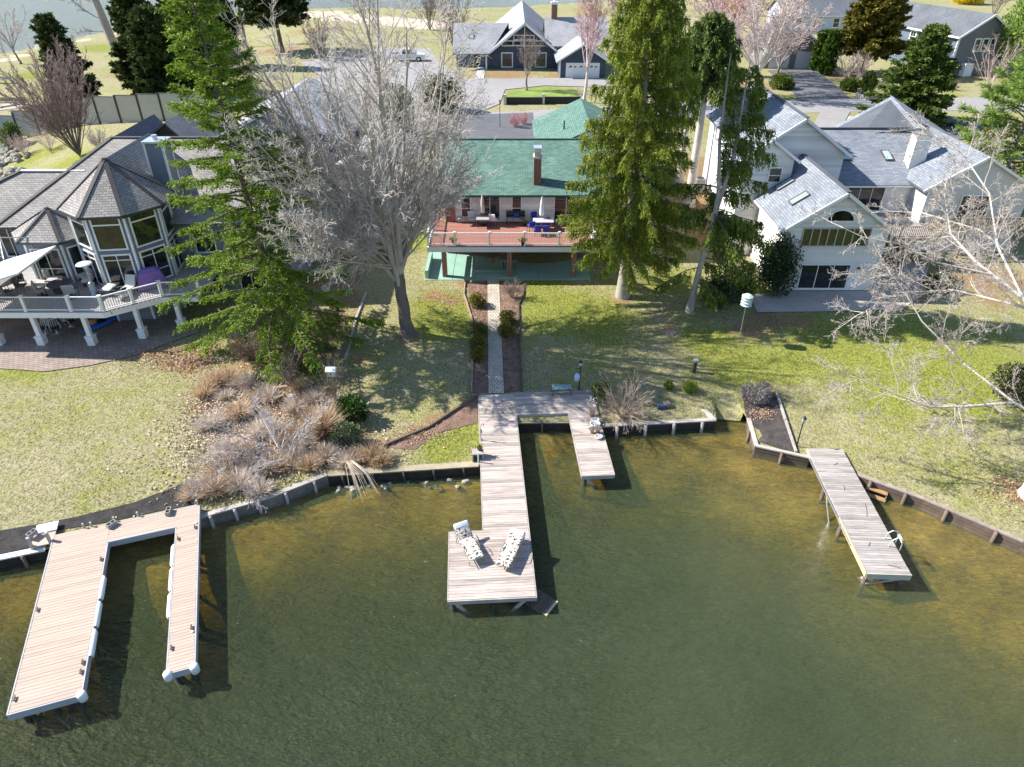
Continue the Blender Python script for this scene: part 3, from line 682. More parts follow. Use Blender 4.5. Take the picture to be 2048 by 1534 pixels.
def hb(mb, name, mat, par, smooth=False):
    """child mesh given in world coordinates under an unrotated Empty (or under a part of one)"""
    o = mb.build(name, mat, par, smooth)
    if par.parent is None: o.location = -par.location
    return o
def slab(par, pts, mat, name='roof_slope', th=.14, rev=False):
    """roof plane: pts[0]->pts[1] is the eave; UVs run along the eave and up the slope, in metres"""
    P = [Vector(p) for p in pts]; u = (P[1] - P[0]); u.z = 0; u.normalize()
    n = Vector((0, 0, 0))
    for i in range(len(P)): n += P[i].cross(P[(i + 1) % len(P)])
    n.normalize()
    if n.z < 0: n = -n; 
    v = n.cross(u).normalized()
    if v.z < 0: v = -v
    uv = [((p - P[0]).dot(u) + 31.3, (p - P[0]).dot(v)) for p in P]
    m = MB()
    if sum((P[i].x * P[(i + 1) % len(P)].y - P[(i + 1) % len(P)].x * P[i].y) for i in range(len(P))) < 0: P = P[::-1]; uv = uv[::-1]
    m.poly(P, uv)
    B = [p - Vector((0, 0, th)) for p in P]
    m.poly(B[::-1])
    for i in range(len(P)):
        j = (i + 1) % len(P); m.poly([B[i], B[j], P[j], P[i]])
    return hb(m, name, mat, par)
def bar(par, a, b, w, h, mat, name): m = MB(); m.beam(a, b, w, h); return hb(m, name, mat, par)
class Wall:
    """vertical wall plane: s runs along it from (x0,y0) to (x1,y1), outside is to the right of that direction"""
    def __init__(s, x0, y0, x1, y1):
        s.o = Vector((x0, y0, 0)); d = Vector((x1 - x0, y1 - y0, 0)); s.L = d.length; s.d = d.normalized(); s.n = Vector((s.d.y, -s.d.x, 0))
    def p(s, a, z, off=0): return s.o + s.d * a + Vector((0, 0, z)) + s.n * off
    def clap(s, par, prof, mat, h=.19, lap=.032, name='wall'):
        """prof: convex outline [(s,z)...]; lapped boards clipped to it, as one wall"""
        zs = [q[1] for q in prof]; z0, z1 = min(zs), max(zs)
        def span(z):
            xs_ = []
            n = len(prof)
            for i in range(n):
                (a, za), (b, zb) = prof[i], prof[(i + 1) % n]
                if abs(za - zb) < 1e-6:
                    if abs(z - za) < 1e-6: xs_ += [a, b]
                elif min(za, zb) - 1e-6 <= z <= max(za, zb) + 1e-6: xs_.append(a + (b - a) * (z - za) / (zb - za))
            return min(xs_), max(xs_)
        m = MB(); cuts = sorted(set([z0, z1] + [q for q in zs] + list(np.arange(z0, z1, h))))
        for a, b in zip(cuts[:-1], cuts[1:]):
            if b - a < .01: continue
            k0 = math.floor((a - z0) / h + 1e-6) * h + z0; fa = lap * (1 - (a - k0) / h); fb = lap * max(0, 1 - (b - k0) / h)
            (l0, r0), (l1, r1) = span(a), span(b)
            m.poly([s.p(l0, a, fa), s.p(r0, a, fa), s.p(r1, b, fb), s.p(l1, b, fb)])
            m.poly([s.p(l0, a, fa), s.p(l0, a, 0), s.p(r0, a, 0), s.p(r0, a, fa)])
        m.poly([s.p(a, z, -.06) for a, z in prof][::-1])
        return hb(m, name, mat, par)
    def box(s, m, a0, a1, z0, z1, o0, o1):
        c = (s.p(a0, z0, o0) + s.p(a1, z1, o1)) / 2
        m.box(c, (abs(a1 - a0), abs(o1 - o0), abs(z1 - z0)), math.atan2(s.d.y, s.d.x)); return m
    def window(s, par, a0, a1, z0, z1, cols=1, rows=(), glass=None, fr=.09, trim=None, name='window', mull=.05, off=.028):
        t = trim or TRIM; m = MB()
        s.box(m, a0, a1, z1 - fr, z1, off, off + .06); s.box(m, a0, a1, z0, z0 + fr, off, off + .06)
        s.box(m, a0, a0 + fr, z0 + fr, z1 - fr, off, off + .06); s.box(m, a1 - fr, a1, z0 + fr, z1 - fr, off, off + .06)
        iw = (a1 - a0 - 2 * fr); 
        for k in range(1, cols): c = a0 + fr + iw * k / cols; s.box(m, c - mull / 2, c + mull / 2, z0 + fr, z1 - fr, off, off + .055)
        for r in rows: s.box(m, a0 + fr, a1 - fr, r - mull / 2, r + mull / 2, off + .003, off + .05)
        w = hb(m, name, t, par)
        zz = [z0 + fr] + sorted(rows) + [z1 - fr]
        for k in range(cols):
            for za, zb in zip(zz[:-1], zz[1:]):
                q = MB(); l, r = a0 + fr + iw * k / cols, a0 + fr + iw * (k + 1) / cols
                q.poly([s.p(l, za, off + .012), s.p(r, za, off + .012), s.p(r, zb, off + .012), s.p(l, zb, off + .012)])
                o = q.build('pane', glass or GLASS, w)
        return w
    def panel(s, par, a0, a1, z0, z1, mat, name, o0=.025, o1=.07): m = MB(); s.box(m, a0, a1, z0, z1, o0, o1); return hb(m, name, mat, par)
def rail(par, a, b, z, posts, h=.95, base=True, post_w=.12, mat=None, bal=None, balstep=.115, cap=True, bal_r=.012, names=('post', 'handrail', 'baluster')):
    mat = mat or TRIM; a = Vector((a[0], a[1], z)); b = Vector((b[0], b[1], z)); L = (b - a).length
    rz = math.atan2((b - a).y, (b - a).x)
    q = MB(); q.box((0, 0, h / 2 + .02), (post_w, post_w, h + .04), rz)
    if cap: q.box((0, 0, h + .06), (post_w + .05, post_w + .05, .04), rz)
    me = q.mesh(names[0], mat)
    n0 = Vector(par.location)
    for t in posts: c = a.lerp(b, t); link(me, names[0], par, c - n0)
    for zz, hh in ((h - .03, .06), (.10, .06)): m = MB(); m.beam(a + Vector((0, 0, zz)), b + Vector((0, 0, zz)), .075, hh); hb(m, names[1], mat, par)
    q = MB(); q.box((0, 0, (h - .04) / 2 + .07), (bal_r * 2, bal_r * 2, h - .18)); me = q.mesh(names[2], bal or mat)
    n = int(L / balstep)
    for k in range(1, n): c = a.lerp(b, k / n); link(me, names[2], par, c - n0)

# ------------------------------------------------------------------ green-roofed house
gb = Vector((0, 51.6, 1.1))
gh_ = thing('green_roofed_house', 'low white house with a green shingle roof and a red deck on brick columns', 'house', gb)
DZ = 3.67
W = Wall(-5.0, 51.6, 10.4, 51.6)
W.clap(gh_, [(0, DZ), (15.4, DZ), (15.4, 5.9), (0, 5.9)], SID_W, .19)
LW = Wall(-5.0, 64.8, -5.0, 51.6); LW.clap(gh_, [(0, 1.1), (13.2, 1.1), (13.2, 5.85), (6.6, 7.85), (0, 5.85)], SID_W)
RW = Wall(10.4, 51.6, 10.4, 64.8); RW.clap(gh_, [(0, 1.1), (13.2, 1.1), (13.2, 5.85), (6.6, 7.85), (0, 5.85)], SID_W)
m = MB(); m.box((2.7, 51.55, 2.35), (15.4, .1, 2.6)); hb(m, 'lower_wall', M('lower_wall_brick', (.20, .12, .09), .9, .2, 4), gh_)
W.panel(gh_, 0, .75, DZ, 5.8, BRICK, 'brick_pier', .02, .12)
W.window(gh_, 1.15, 1.95, DZ + .35, 5.75, 1, (4.7,))
W.window(gh_, 2.55, 4.15, DZ + .02, 5.75, 2, ())
W.window(gh_, 4.95, 5.75, DZ + .3, 5.75, 1, (4.72,))
W.window(gh_, 8.1, 10.0, DZ + .02, 5.75, 2, ())
W.window(gh_, 11.5, 13.2, DZ + .6, 5.6, 2, ())
slab(gh_, [(-5.5, 51.1, 5.86), (10.8, 51.1, 5.86), (10.8, 58.2, 8.05), (-5.5, 58.2, 8.05)], S_GREEN)
slab(gh_, [(10.8, 65.2, 5.9), (-5.5, 65.2, 5.9), (-5.5, 58.2, 8.05), (10.8, 58.2, 8.05)], S_GREEN)
m = MB(); m.beam((-5.5, 58.2, 8.07), (10.8, 58.2, 8.07), .28, .05); hb(m, 'ridge_cap', S_GREEN, gh_)
slab(gh_, [(1.9, 70, 6.75), (1.9, 58.6, 6.75), (6.4, 58.6, 8.75), (6.4, 70, 8.75)], S_GREEN)
slab(gh_, [(10.9, 58.6, 6.75), (10.9, 70, 6.75), (6.4, 70, 8.75), (6.4, 58.6, 8.75)], S_GREEN)
Wall(2.3, 58.6, 10.5, 58.6).clap(gh_, [(0, 6.0), (8.2, 6.0), (8.2, 6.85), (4.1, 8.6), (0, 6.85)], SID_W)
Wall(2.3, 69.6, 2.3, 58.6).clap(gh_, [(0, 1.8), (11, 1.8), (11, 6.7), (0, 6.7)], SID_W)
m = MB(); m.beam((-5.5, 51.07, 5.78), (10.8, 51.07, 5.78), .11, .12); gut = hb(m, 'gutter', M('dark_green_gutter', (.02, .05, .045), .5, .2, 3), gh_)
m = MB(); m.cyl((4.4, 62, 7.0), (4.4, 62, 8.6), .06, n=8); hb(m, 'vent_pipe', BLACK, gh_)
ch = MB(); ch.box((1.88, 52.75, 7.05), (.56, .9, 2.2)); cho = hb(ch, 'chimney', BRICK, gh_)
ch = MB(); ch.box((1.88, 52.75, 8.22), (.64, .98, .14)); ch.box((1.88, 52.75, 8.45), (.46, .8, .32)); ch.build('chimney_crown', M('pale_mortar', (.55, .50, .45), .8, .15, 4), cho)
ch = MB(); ch.box((1.88, 52.75, 8.75), (.52, .86, .26)); ch.box((1.88, 52.75, 8.9), (.6, .95, .04)); ch.build('chimney_cap', M('chimney_cap_metal', (.62, .68, .75), .3, .1, 4, metal=.6), cho)
# deck
DECKR = plank_mat('red_deck_planks', [(.29, .125, .09), (.37, .17, .13), (.44, .215, .17)], rand=.12, grain=.1)
DK = thing('raised_deck', 'red-brown raised deck with a white railing on brick columns', 'deck', (-5.85, 51.55, 0))
boards(DK, 0.0, 11.6, 0.0, 4.75, DZ, DECKR, pitch=.15)
boards(DK, -.35, .62, -5.6, 0.0, DZ, DECKR, pitch=.15)
m = MB(); m.beam((-5.95, 46.78, 3.42), (5.78, 46.78, 3.42), .08, .36); hb(m, 'fascia', M('pale_blue_fascia', (.66, .69, .74), .5, .05, 2), DK)
for x in (-5.9, 5.72): m = MB(); m.beam((x, 46.8, 3.42), (x, 51.5, 3.42), .08, .3); hb(m, 'side_fascia', TRIM, DK)
for x in (-4.85, -.18, 4.45): m = MB(); m.box((x, 47.35, 2.2), (.33, .4, 2.2)); hb(m, 'brick_column', BRICK, DK)
for k in range(5): m = MB(); m.beam((-5.8, 47.4 + k, 3.5), (5.7, 47.4 + k, 3.5), .05, .2); hb(m, 'joist', W_SIDE, DK)
rail(DK, (-5.85, 46.85), (5.72, 46.85), DZ, [0, .16, .37, .58, .79, 1])
rail(DK, (-5.87, 46.85), (-6.15, 57), DZ, [.3, .6, 1]); rail(DK, (5.72, 46.85), (5.72, 51.4), DZ, [.5])
for k in range(8): m = MB(); m.box((-5.7, 57.25 + k * .3, DZ - .1 - k * .19), (1.05, .29, .05)); hb(m, 'stair_tread', DECKR, DK)
for x in (-6.25, -5.15): m = MB(); m.beam((x, 57.1, DZ - .1), (x, 59.6, DZ - 1.75), .05, .28); hb(m, 'stair_stringer', TRIM, DK); m = MB(); m.beam((x, 57.1, DZ + .85), (x, 59.6, DZ - .75), .06, .07); hb(m, 'stair_handrail', TRIM, DK)
GP = M('green_painted_concrete', (.28, .47, .385), .6, .1, 1.2)
sl_ = MB(); sl_.box((-.3, 49.2, 1.06), (11.95, 5.0, .16)); tag(sl_.build('patio_slab', GP), kind='structure')
jn = MB(); 
for x in (-4.3, 1.9): jn.box((x, 49.2, 1.1445), (.02, 5.0, .005))
tag(jn.build('patio_joint', BLACK), kind='structure')
# short sloped side wall at the left end of the patio
q = MB(); v0 = [(-6.25, 46.9), (-6.02, 46.9), (-6.02, 50.5), (-6.25, 50.5)]
q.prism(v0, 1.0, 1.75); tag(q.build('patio_side_wall', GP), 'low pale green concrete kerb wall at the end of the green patio', 'wall')

# ------------------------------------------------------------------ white gabled house
wb_ = Vector((21.6, 45, 1.2)); wh = thing('white_gabled_house', 'white clapboard house with a half-round gable window and blue-grey roofs', 'house', wb_)
z0 = 1.15
W = Wall(18.3, 45, 24.9, 45); W.clap(wh, [(0, z0), (6.6, z0), (6.6, 5.85), (3.3, 8.05), (0, 5.85)], SID_W, .19)
Wall(18.3, 54, 18.3, 45).clap(wh, [(0, z0), (9, z0), (9, 5.8), (0, 5.8)], SID_W); Wall(24.9, 45, 24.9, 54).clap(wh, [(0, z0), (9, z0), (9, 5.8), (0, 5.8)], SID_W)
W.window(wh, 1.5, 4.9, z0 + .12, 3.12, 3, (), fr=.07, name='sliding_door')
W.window(wh, 1.05, 5.6, 4.42, 5.7, 8, (), glass=GLASS_G, fr=.06, trim=M('taupe_trim', (.45, .42, .40), .5, .05, 2), mull=.07)
arch = MB(); pn = MB(); n = 18; cx, cz, ra = 3.32, 6.15, .92
pts = [(cx + ra * math.cos(math.pi * k / n), cz + .86 * ra * math.sin(math.pi * k / n)) for k in range(n + 1)]
for (a, b) in zip(pts[:-1], pts[1:]): arch.beam(W.p(a[0], a[1], .05), W.p(b[0], b[1], .05), .07, .09)
arch.beam(W.p(cx - ra - .04, cz, .05), W.p(cx + ra + .04, cz, .05), .07, .09)
aw = hb(arch, 'half_round_window', TRIM, wh); pn.poly([W.p(a, z, .035) for a, z in pts]); pn.build('pane', GLASS_G, aw)
for a in (.95, 5.45):
    q = MB(); W.box(q, a - .05, a + .05, 2.68, 2.9, .03, .09); c = W.p(a, 2.72, .16); q.lathe([(.03, -.12), (.07, -.08), (.08, .08), (.02, .16)], c, 8); hb(q, 'wall_lamp', BLACK, wh)
for s_, a, b in ((-1, (17.85, 44.7), (21.6, 44.7)), (1, (25.35, 44.7), (21.6, 44.7))):
    slab(wh, [(a[0], 44.65, 5.62), (a[0], 53.5, 5.62), (21.6, 53.5, 8.2), (21.6, 44.65, 8.2)], S_BLUE)
    bar(wh, (a[0], 44.66, 5.5), (21.6, 44.66, 8.08), .1, .2, TRIM, 'rake_trim')
    bar(wh, (a[0] + s_ * .04, 44.66, 5.5), (a[0] + s_ * .04, 53, 5.5), .09, .12, TRIM, 'gutter')
bar(wh, (21.6, 44.65, 8.22), (21.6, 53.3, 8.22), .3, .05, S_BLUE, 'ridge_cap')
for x in (18.27, 24.93): bar(wh, (x, 44.93, z0), (x, 44.93, 5.6), .09, .09, TRIM, 'corner_board')
bar(wh, (24.99, 44.9, z0), (24.99, 44.9, 5.5), .07, .07, TRIM, 'downspout')
def skylight(par, c, w, h, slope_dir, pitch, glass=None):
    mt = slope_dir.to_3d().normalized()
    up = Vector((mt.x * math.cos(pitch), mt.y * math.cos(pitch), math.sin(pitch))); side = Vector((-mt.y, mt.x, 0)); nrm = side.cross(up); 
    if nrm.z < 0: nrm = -nrm
    Mx = Matrix((side, up, nrm)).transposed(); c = Vector(c)
    q = MB()
    for cc, d in (((0, h / 2, 0), (w, .07, .14)), ((0, -h / 2, 0), (w, .07, .14)), ((w / 2, 0, 0), (.07, h + .07, .14)), ((-w / 2, 0, 0), (.07, h + .07, .14))): q.box(c + Mx @ Vector(cc), d, M4=Mx)
    o = hb(q, 'skylight', M('bronze_frame', (.10, .095, .09), .5, .1, 4), par)
    q = MB(); q.box(c, (w, h, .08), M4=Mx); q.build('pane', glass or M('skylight_glass', (.30, .38, .38), .06, .1, 2), o)
pL = math.atan2(2.58, 3.75)
for y, zc in ((50.5, 6.85), (47.4, 6.85)):
    skylight(wh, (19.6, y, 5.62 + (19.6 - 17.85) * 2.58 / 3.75 + .06), .75, 1.25, Vector((1, 0, 0)), pL)
# tall block behind
W2 = Wall(17.8, 53.4, 24.7, 53.4); W2.clap(wh, [(0, z0), (6.9, z0), (6.9, 8.45), (3.45, 10.75), (0, 8.45)], SID_W, .19)
Wall(24.7, 53.4, 24.7, 66).clap(wh, [(0, z0), (12.6, z0), (12.6, 8.4), (0, 8.4)], SID_W); Wall(17.8, 66, 17.8, 53.4).clap(wh, [(0, z0), (12.6, z0), (12.6, 8.4), (0, 8.4)], SID_W)
for x in (17.35, 25.15):
    slab(wh, [(x, 53.05, 8.15), (x, 66.3, 8.15), (21.25, 66.3, 10.85), (21.25, 53.05, 10.85)], S_BLUE); bar(wh, (x, 53.06, 8.05), (21.25, 53.06, 10.74), .1, .2, TRIM, 'rake_trim')
bar(wh, (21.25, 53.05, 10.87), (21.25, 66.3, 10.87), .3, .05, S_BLUE, 'ridge_cap')
W2.window(wh, 3.05, 3.75, 7.35, 8.0, 1, ())
m = MB(); m.cyl((19.0, 58, 9), (19.0, 58, 10.3), .05, n=8); hb(m, 'vent_pipe', BLACK, wh)
# small gabled bump-out on the left
W3 = Wall(16.6, 51.2, 20.2, 51.2); W3.clap(wh, [(0, z0), (3.6, z0), (3.6, 8.55), (1.8, 9.75), (0, 8.55)], SID_W, .19)
Wall(20.2, 51.2, 20.2, 53.4).clap(wh, [(0, 6), (2.2, 6), (2.2, 8.5), (0, 8.5)], SID_W); Wall(16.6, 55, 16.6, 51.2).clap(wh, [(0, z0), (3.8, z0), (3.8, 8.5), (0, 8.5)], SID_W)
for x in (16.2, 20.6): slab(wh, [(x, 50.95, 8.35), (x, 55.5, 8.35), (18.4, 55.5, 9.9), (18.4, 50.95, 9.9)], S_BLUE); bar(wh, (x, 50.96, 8.25), (18.4, 50.96, 9.8), .1, .18, TRIM, 'rake_trim')
W3.window(wh, 1.9, 2.9, 6.75, 7.9, 1, (7.3,), glass=GLASS_G)
# right wing
W4 = Wall(24.7, 54.3, 31.0, 54.3); W4.clap(wh, [(0, z0), (6.3, z0), (6.3, 5.75), (0, 5.75)], SID_W)
slab(wh, [(24.7, 53.8, 5.75), (35.5, 53.8, 5.75), (33.0, 60.9, 8.2), (24.7, 60.9, 8.2)], S_BLUE)
slab(wh, [(33, 67, 5.9), (24.7, 67, 5.9), (24.7, 60.9, 8.2), (33, 60.9, 8.2)], S_BLUE)
slab(wh, [(28.8, 67.5, 6.3), (28.8, 60.3, 7.9), (33.6, 60.3, 8.4), (34.2, 67.5, 9.45)], S_BLUE); slab(wh, [(39.8, 60.3, 6.0), (39.8, 68, 6.0), (34.2, 68, 9.45), (33.6, 60.3, 8.8)], S_BLUE)
bar(wh, (24.7, 60.9, 8.24), (33.2, 60.9, 8.24), .3, .08, BLACK, 'ridge_vent')
bar(wh, (24.9, 53.78, 5.62), (31, 53.78, 5.62), .1, .13, TRIM, 'gutter')
W4.window(wh, 1.3, 4.3, 3.5, 5.5, 3, ()); 
pc = math.atan2(2.45, 7.1)
for x in (26.5, 29.9): skylight(wh, (x, 57.3, 5.75 + 3.5 * .345 + .07), .62, 1.25, Vector((0, 1, 0)), pc, M('skylight_pale', (.42, .55, .56), .05, .1, 2))
m = MB(); m.box((31.6, 56.2, 7.6), (1.15, 1.0, 2.8)); c_ = hb(m, 'chimney', M('white_chimney', (.74, .72, .69), .7, .05, 2), wh)
m = MB(); m.box((31.6, 56.2, 9.02), (1.25, 1.1, .06)); m.cyl((31.75, 56.35, 9.05), (31.75, 56.35, 9.3), .2, n=12); m.cyl((31.75, 56.35, 9.34), (31.75, 56.35, 9.4), .24, n=12); m.build('chimney_cap', STEEL, c_)
# far right gable facing the lake
W5 = Wall(31.0, 52.0, 38.6, 52.0); W5.clap(wh, [(0, z0), (7.6, z0), (7.6, 6.2), (3.5, 8.35), (0, 6.2)], SID_T if False else M('cream_siding', (.60, .58, .54), .6, .05, 1.5), .15)
Wall(31.0, 57, 31.0, 52).clap(wh, [(0, z0), (5, z0), (5, 6.1), (0, 6.1)], SID_W); Wall(38.6, 52, 38.6, 62).clap(wh, [(0, z0), (10, z0), (10, 6.1), (0, 6.1)], SID_W)
slab(wh, [(30.5, 51.7, 6.0), (30.5, 62, 6.0), (34.5, 62, 8.5), (34.5, 51.7, 8.5)], S_BLUE); slab(wh, [(39.1, 51.7, 6.0), (39.1, 62, 6.0), (34.5, 62, 8.5), (34.5, 51.7, 8.5)], S_BLUE)
for x in (30.5, 39.1): bar(wh, (x, 51.71, 5.9), (34.5, 51.71, 8.4), .1, .18, TRIM, 'rake_trim')
W5.window(wh, 2.6, 4.9, 3.6, 5.6, 3, ()); bar(wh, (30.98, 51.93, z0), (30.98, 51.93, 5.9), .1, .1, TRIM, 'downspout')
# deck of the white house
WD = M('brown_deck_timber', (.30, .22, .13), .85, .25, 3, rand=.15)
wd = thing('timber_deck', 'brown timber deck tucked between the wings of the white house', 'deck', (25.2, 54, 0))
boards(wd, 0, 13.5, 0, 2.2, 3.45, W_OLD, pitch=.16); boards(wd, 0, 5.8, 2.2, 5.2, 3.45, W_OLD, pitch=.16)
rail(wd, (25.2, 48.8), (31.0, 48.8), 3.45, [0, .5, 1], h=.9, mat=WD, bal_r=.02, balstep=.14, cap=False); rail(wd, (31.0, 48.8), (31.3, 50.6), 3.45, [1], h=.9, mat=WD, bal_r=.02, balstep=.14, cap=False); rail(wd, (31.3, 50.6), (38.7, 50.6), 3.45, [.33, .66, 1], h=.9, mat=WD, bal_r=.025, balstep=.16, cap=False)
for x, y in ((25.4, 48.9), (28, 48.9), (30.9, 48.9), (34, 50.7), (38, 50.7)): m = MB(); m.box((x, y, 2.2), (.14, .14, 2.5)); hb(m, 'support_post', WD, wd)
m = MB(); m.beam((25.2, 48.85, 3.28), (31, 48.85, 3.28), .06, .26); hb(m, 'rim_joist', WD, wd)
sheet('patio', [(1500, 592), (1546, 584), (1742, 583), (1760, 530), (1860, 525), (1842, 590), (1806, 620), (1514, 626)], CONC, .06, step=1)
jn = MB(); z_ = 1.2

# ------------------------------------------------------------------ grey-blue house with the turret
lb = Vector((-24.8, 43.3, .9)); lh = thing('turreted_house', 'grey-blue house with an octagonal glass turret and grey shingle hip roofs', 'house', lb)
DL = 3.45
tc = Vector((-24.62, 43.25)); ap = 2.62; side = 2 * ap * math.tan(R(22.5)); rot0 = R(8)
def octp(r, k): a = R(-90 - 22.5) + rot0 + k * R(45); return Vector((tc.x + r / math.cos(R(22.5)) * math.cos(a), tc.y + r / math.cos(R(22.5)) * math.sin(a)))
ez = 8.3
for k in range(8):
    a, b = octp(ap, k), octp(ap, k + 1); Wt = Wall(a.x, a.y, b.x, b.y)
    Wt.clap(lh, [(0, .9), (Wt.L, .9), (Wt.L, ez), (0, ez)], SID_B, .19)
    bar(lh, (a.x, a.y, .9), (a.x, a.y, ez), .13, .13, TRIM, 'corner_board')
    if k in (6, 7, 0, 1, 2):
        wm = .22
        Wt.window(lh, wm, Wt.L - wm, 5.95, 8.1, 1, (7.55,), glass=GLASS_G, fr=.10, mull=.09)
        if k == 1: Wt.window(lh, wm, Wt.L - wm, DL + .05, 5.7, 2, (4.25, 5.3), fr=.10)
        else: Wt.window(lh, wm, Wt.L - wm, DL + .05, 5.7, 2, (5.3,), fr=.10, name='glass_door')
    ea, eb = octp(ap + .45, k), octp(ap + .45, k + 1)
    slab(lh, [(ea.x, ea.y, ez - .1), (eb.x, eb.y, ez - .1), (tc.x, tc.y, 10.75)], S_GREY, th=.12)
    bar(lh, (ea.x, ea.y, ez - .18), (eb.x, eb.y, ez - .18), .1, .13, M('dark_gutter', (.035, .037, .045), .5, .1, 3), 'gutter')
    bar(lh, (ea.x, ea.y, ez - .08), (tc.x, tc.y, 10.77), .26, .05, S_GREY, 'hip_cap')
slab(lh, [(-27.3, 43.6, 8.3), (-27.6, 49.5, 8.3), (-24.62, 49.5, 10.72), (-24.62, 43.3, 10.72)], S_GREY); slab(lh, [(-22.0, 43.6, 8.3), (-22.0, 49.5, 8.3), (-24.62, 49.5, 10.72), (-24.62, 43.3, 10.72)], S_GREY)
# main block: hip roof behind the turret
MX0, MX1, MY0, MY1, ME, MRZ, MRY = -33.0, -14.5, 43.2, 60.0, 6.4, 9.75, 52.0
slab(lh, [(MX0, MY0, ME), (MX1, MY0 + 1, ME), (-18.6, MRY, MRZ), (-28.6, MRY, MRZ)], S_GREY)
slab(lh, [(MX1, MY1, ME), (MX0, MY1, ME), (-28.6, MRY, MRZ), (-18.6, MRY, MRZ)], S_GREY)
slab(lh, [(MX0, MY1, ME), (MX0, MY0, ME), (-28.6, MRY, MRZ)], S_GREY); slab(lh, [(MX1, MY0 + 1, ME), (MX1, MY1, ME), (-18.6, MRY, MRZ)], S_GREY)
for a, b in (((-28.6, MRY, MRZ + .03), (-18.6, MRY, MRZ + .03)), ((MX0, MY0, ME + .03), (-28.6, MRY, MRZ + .03)), ((MX1, MY0 + 1, ME + .03), (-18.6, MRY, MRZ + .03))): bar(lh, a, b, .3, .06, S_GREY, 'ridge_cap')
Wall(-32.6, 43.9, -15, 44.6).clap(lh, [(0, .9), (17.6, .9), (17.6, 6.35), (0, 6.35)], SID_B); Wall(-32.6, 60, -32.6, 43.7).clap(lh, [(0, 1), (16, 1), (16, 6.3), (0, 6.3)], SID_B); Wall(-15, 44.6, -15, 60).clap(lh, [(0, .9), (15.4, .9), (15.4, 6.3), (0, 6.3)], SID_B)
WR = Wall(-32.6, 43.9, -15, 44.6)
WR.window(lh, 11.3, 12.8, 1.3, 3.0, 2, ()); WR.window(lh, 11.6, 13.0, 4.2, 5.9, 2, ()); WR.window(lh, 14.2, 16.2, 4.2, 5.9, 2, ()); WR.window(lh, 14.0, 16.4, 1.3, 3.0, 3, ())
# lower left hip wing
slab(lh, [(-39, 44.5, 6.2), (-30.3, 44.5, 6.2), (-29.2, 48.6, 8.4), (-33.6, 48.6, 8.4)], S_GREY); slab(lh, [(-39, 54, 6.2), (-39, 44.5, 6.2), (-33.6, 48.6, 8.4)], S_GREY); slab(lh, [(-30, 53, 6.2), (-39, 54, 6.2), (-33.6, 48.6, 8.4), (-29.2, 48.6, 8.4)], S_GREY)
bar(lh, (-33.6, 48.6, 8.43), (-29.2, 48.6, 8.43), .3, .06, TRIM, 'ridge_cap'); bar(lh, (-39, 44.5, 6.23), (-33.6, 48.6, 8.43), .3, .06, S_GREY, 'hip_cap')
Wl = Wall(-38.5, 45, -32.6, 45); Wl.clap(lh, [(0, .9), (5.9, .9), (5.9, 6.15), (0, 6.15)], SID_B); Wl.window(lh, 2.6, 4.0, DL + .2, 5.9, 2, ()); Wl.window(lh, 4.3, 5.6, DL + .2, 5.9, 2, ())
# bay with a small faceted roof
bc = Vector((-29.05, 42.9)); bap = 1.75
def bp_(r, k): a = R(-90 - 30) + k * R(60); return Vector((bc.x + r / math.cos(R(30)) * math.cos(a) * 1.1, bc.y + r / math.cos(R(30)) * math.sin(a) * .85))
for k in range(6):
    a, b = bp_(bap, k), bp_(bap, k + 1); Wb = Wall(a.x, a.y, b.x, b.y)
    Wb.clap(lh, [(0, .9), (Wb.L, .9), (Wb.L, 6.3), (0, 6.3)], SID_B); bar(lh, (a.x, a.y, .9), (a.x, a.y, 6.3), .12, .12, TRIM, 'corner_board')
    if k in (0, 1, 5): Wb.window(lh, .2, Wb.L - .2, DL + .08, 5.75, 2 if k == 0 else 1, (4.4,), fr=.1)
    ea, eb = bp_(bap + .4, k), bp_(bap + .4, k + 1)
    slab(lh, [(ea.x, ea.y, 6.25), (eb.x, eb.y, 6.25), (bc.x, bc.y + .1, 7.75)], S_GREY, th=.1); bar(lh, (ea.x, ea.y, 6.17), (eb.x, eb.y, 6.17), .1, .12, M('dark_gutter', (0, 0, 0)), 'gutter'); bar(lh, (ea.x, ea.y, 6.27), (bc.x, bc.y + .1, 7.78), .22, .05, S_GREY, 'hip_cap')
m = MB(); m.box((-22.35, 45.6, 9.4), (1.15, 1.1, 3.6)); c_ = hb(m, 'chimney', SID_B, lh)
m = MB()
for dx in (-.56, .56):
    for dy in (-.54, .54): m.box((-22.35 + dx, 45.6 + dy, 9.4), (.12, .12, 3.6))
m.build('corner_board', TRIM, c_); m = MB(); m.box((-22.35, 45.6, 11.23), (1.35, 1.3, .1)); m.cyl((-22.4, 45.6, 11.28), (-22.4, 45.6, 11.55), .17, n=10); m.build('chimney_cap', M('chimney_cap_metal', (.6, .65, .7)), c_)
for x, y in ((-25.6, 41.3), (-27.2, 42)): pass
# rear blue-roofed dormers of the same house
for (x, y, w_, zt) in ((-32.6, 61.5, 1.8, 7.9), (-28.3, 62, 3.6, 8.9)):
    for sx_ in (-1, 1): slab(lh, [(x + sx_ * w_, y - 4, zt - 2.4), (x + sx_ * w_, y + 6, zt - 2.4), (x, y + 6, zt), (x, y - 2, zt)], S_SLATE)
    Wall(x - w_ + .2, y + .2, x + w_ - .2, y + .2).clap(lh, [(0, 1.6), (2 * w_ - .4, 1.6), (2 * w_ - .4, zt - 2.5), (w_ - .2, zt - .2), (0, zt - 2.5)], SID_B)
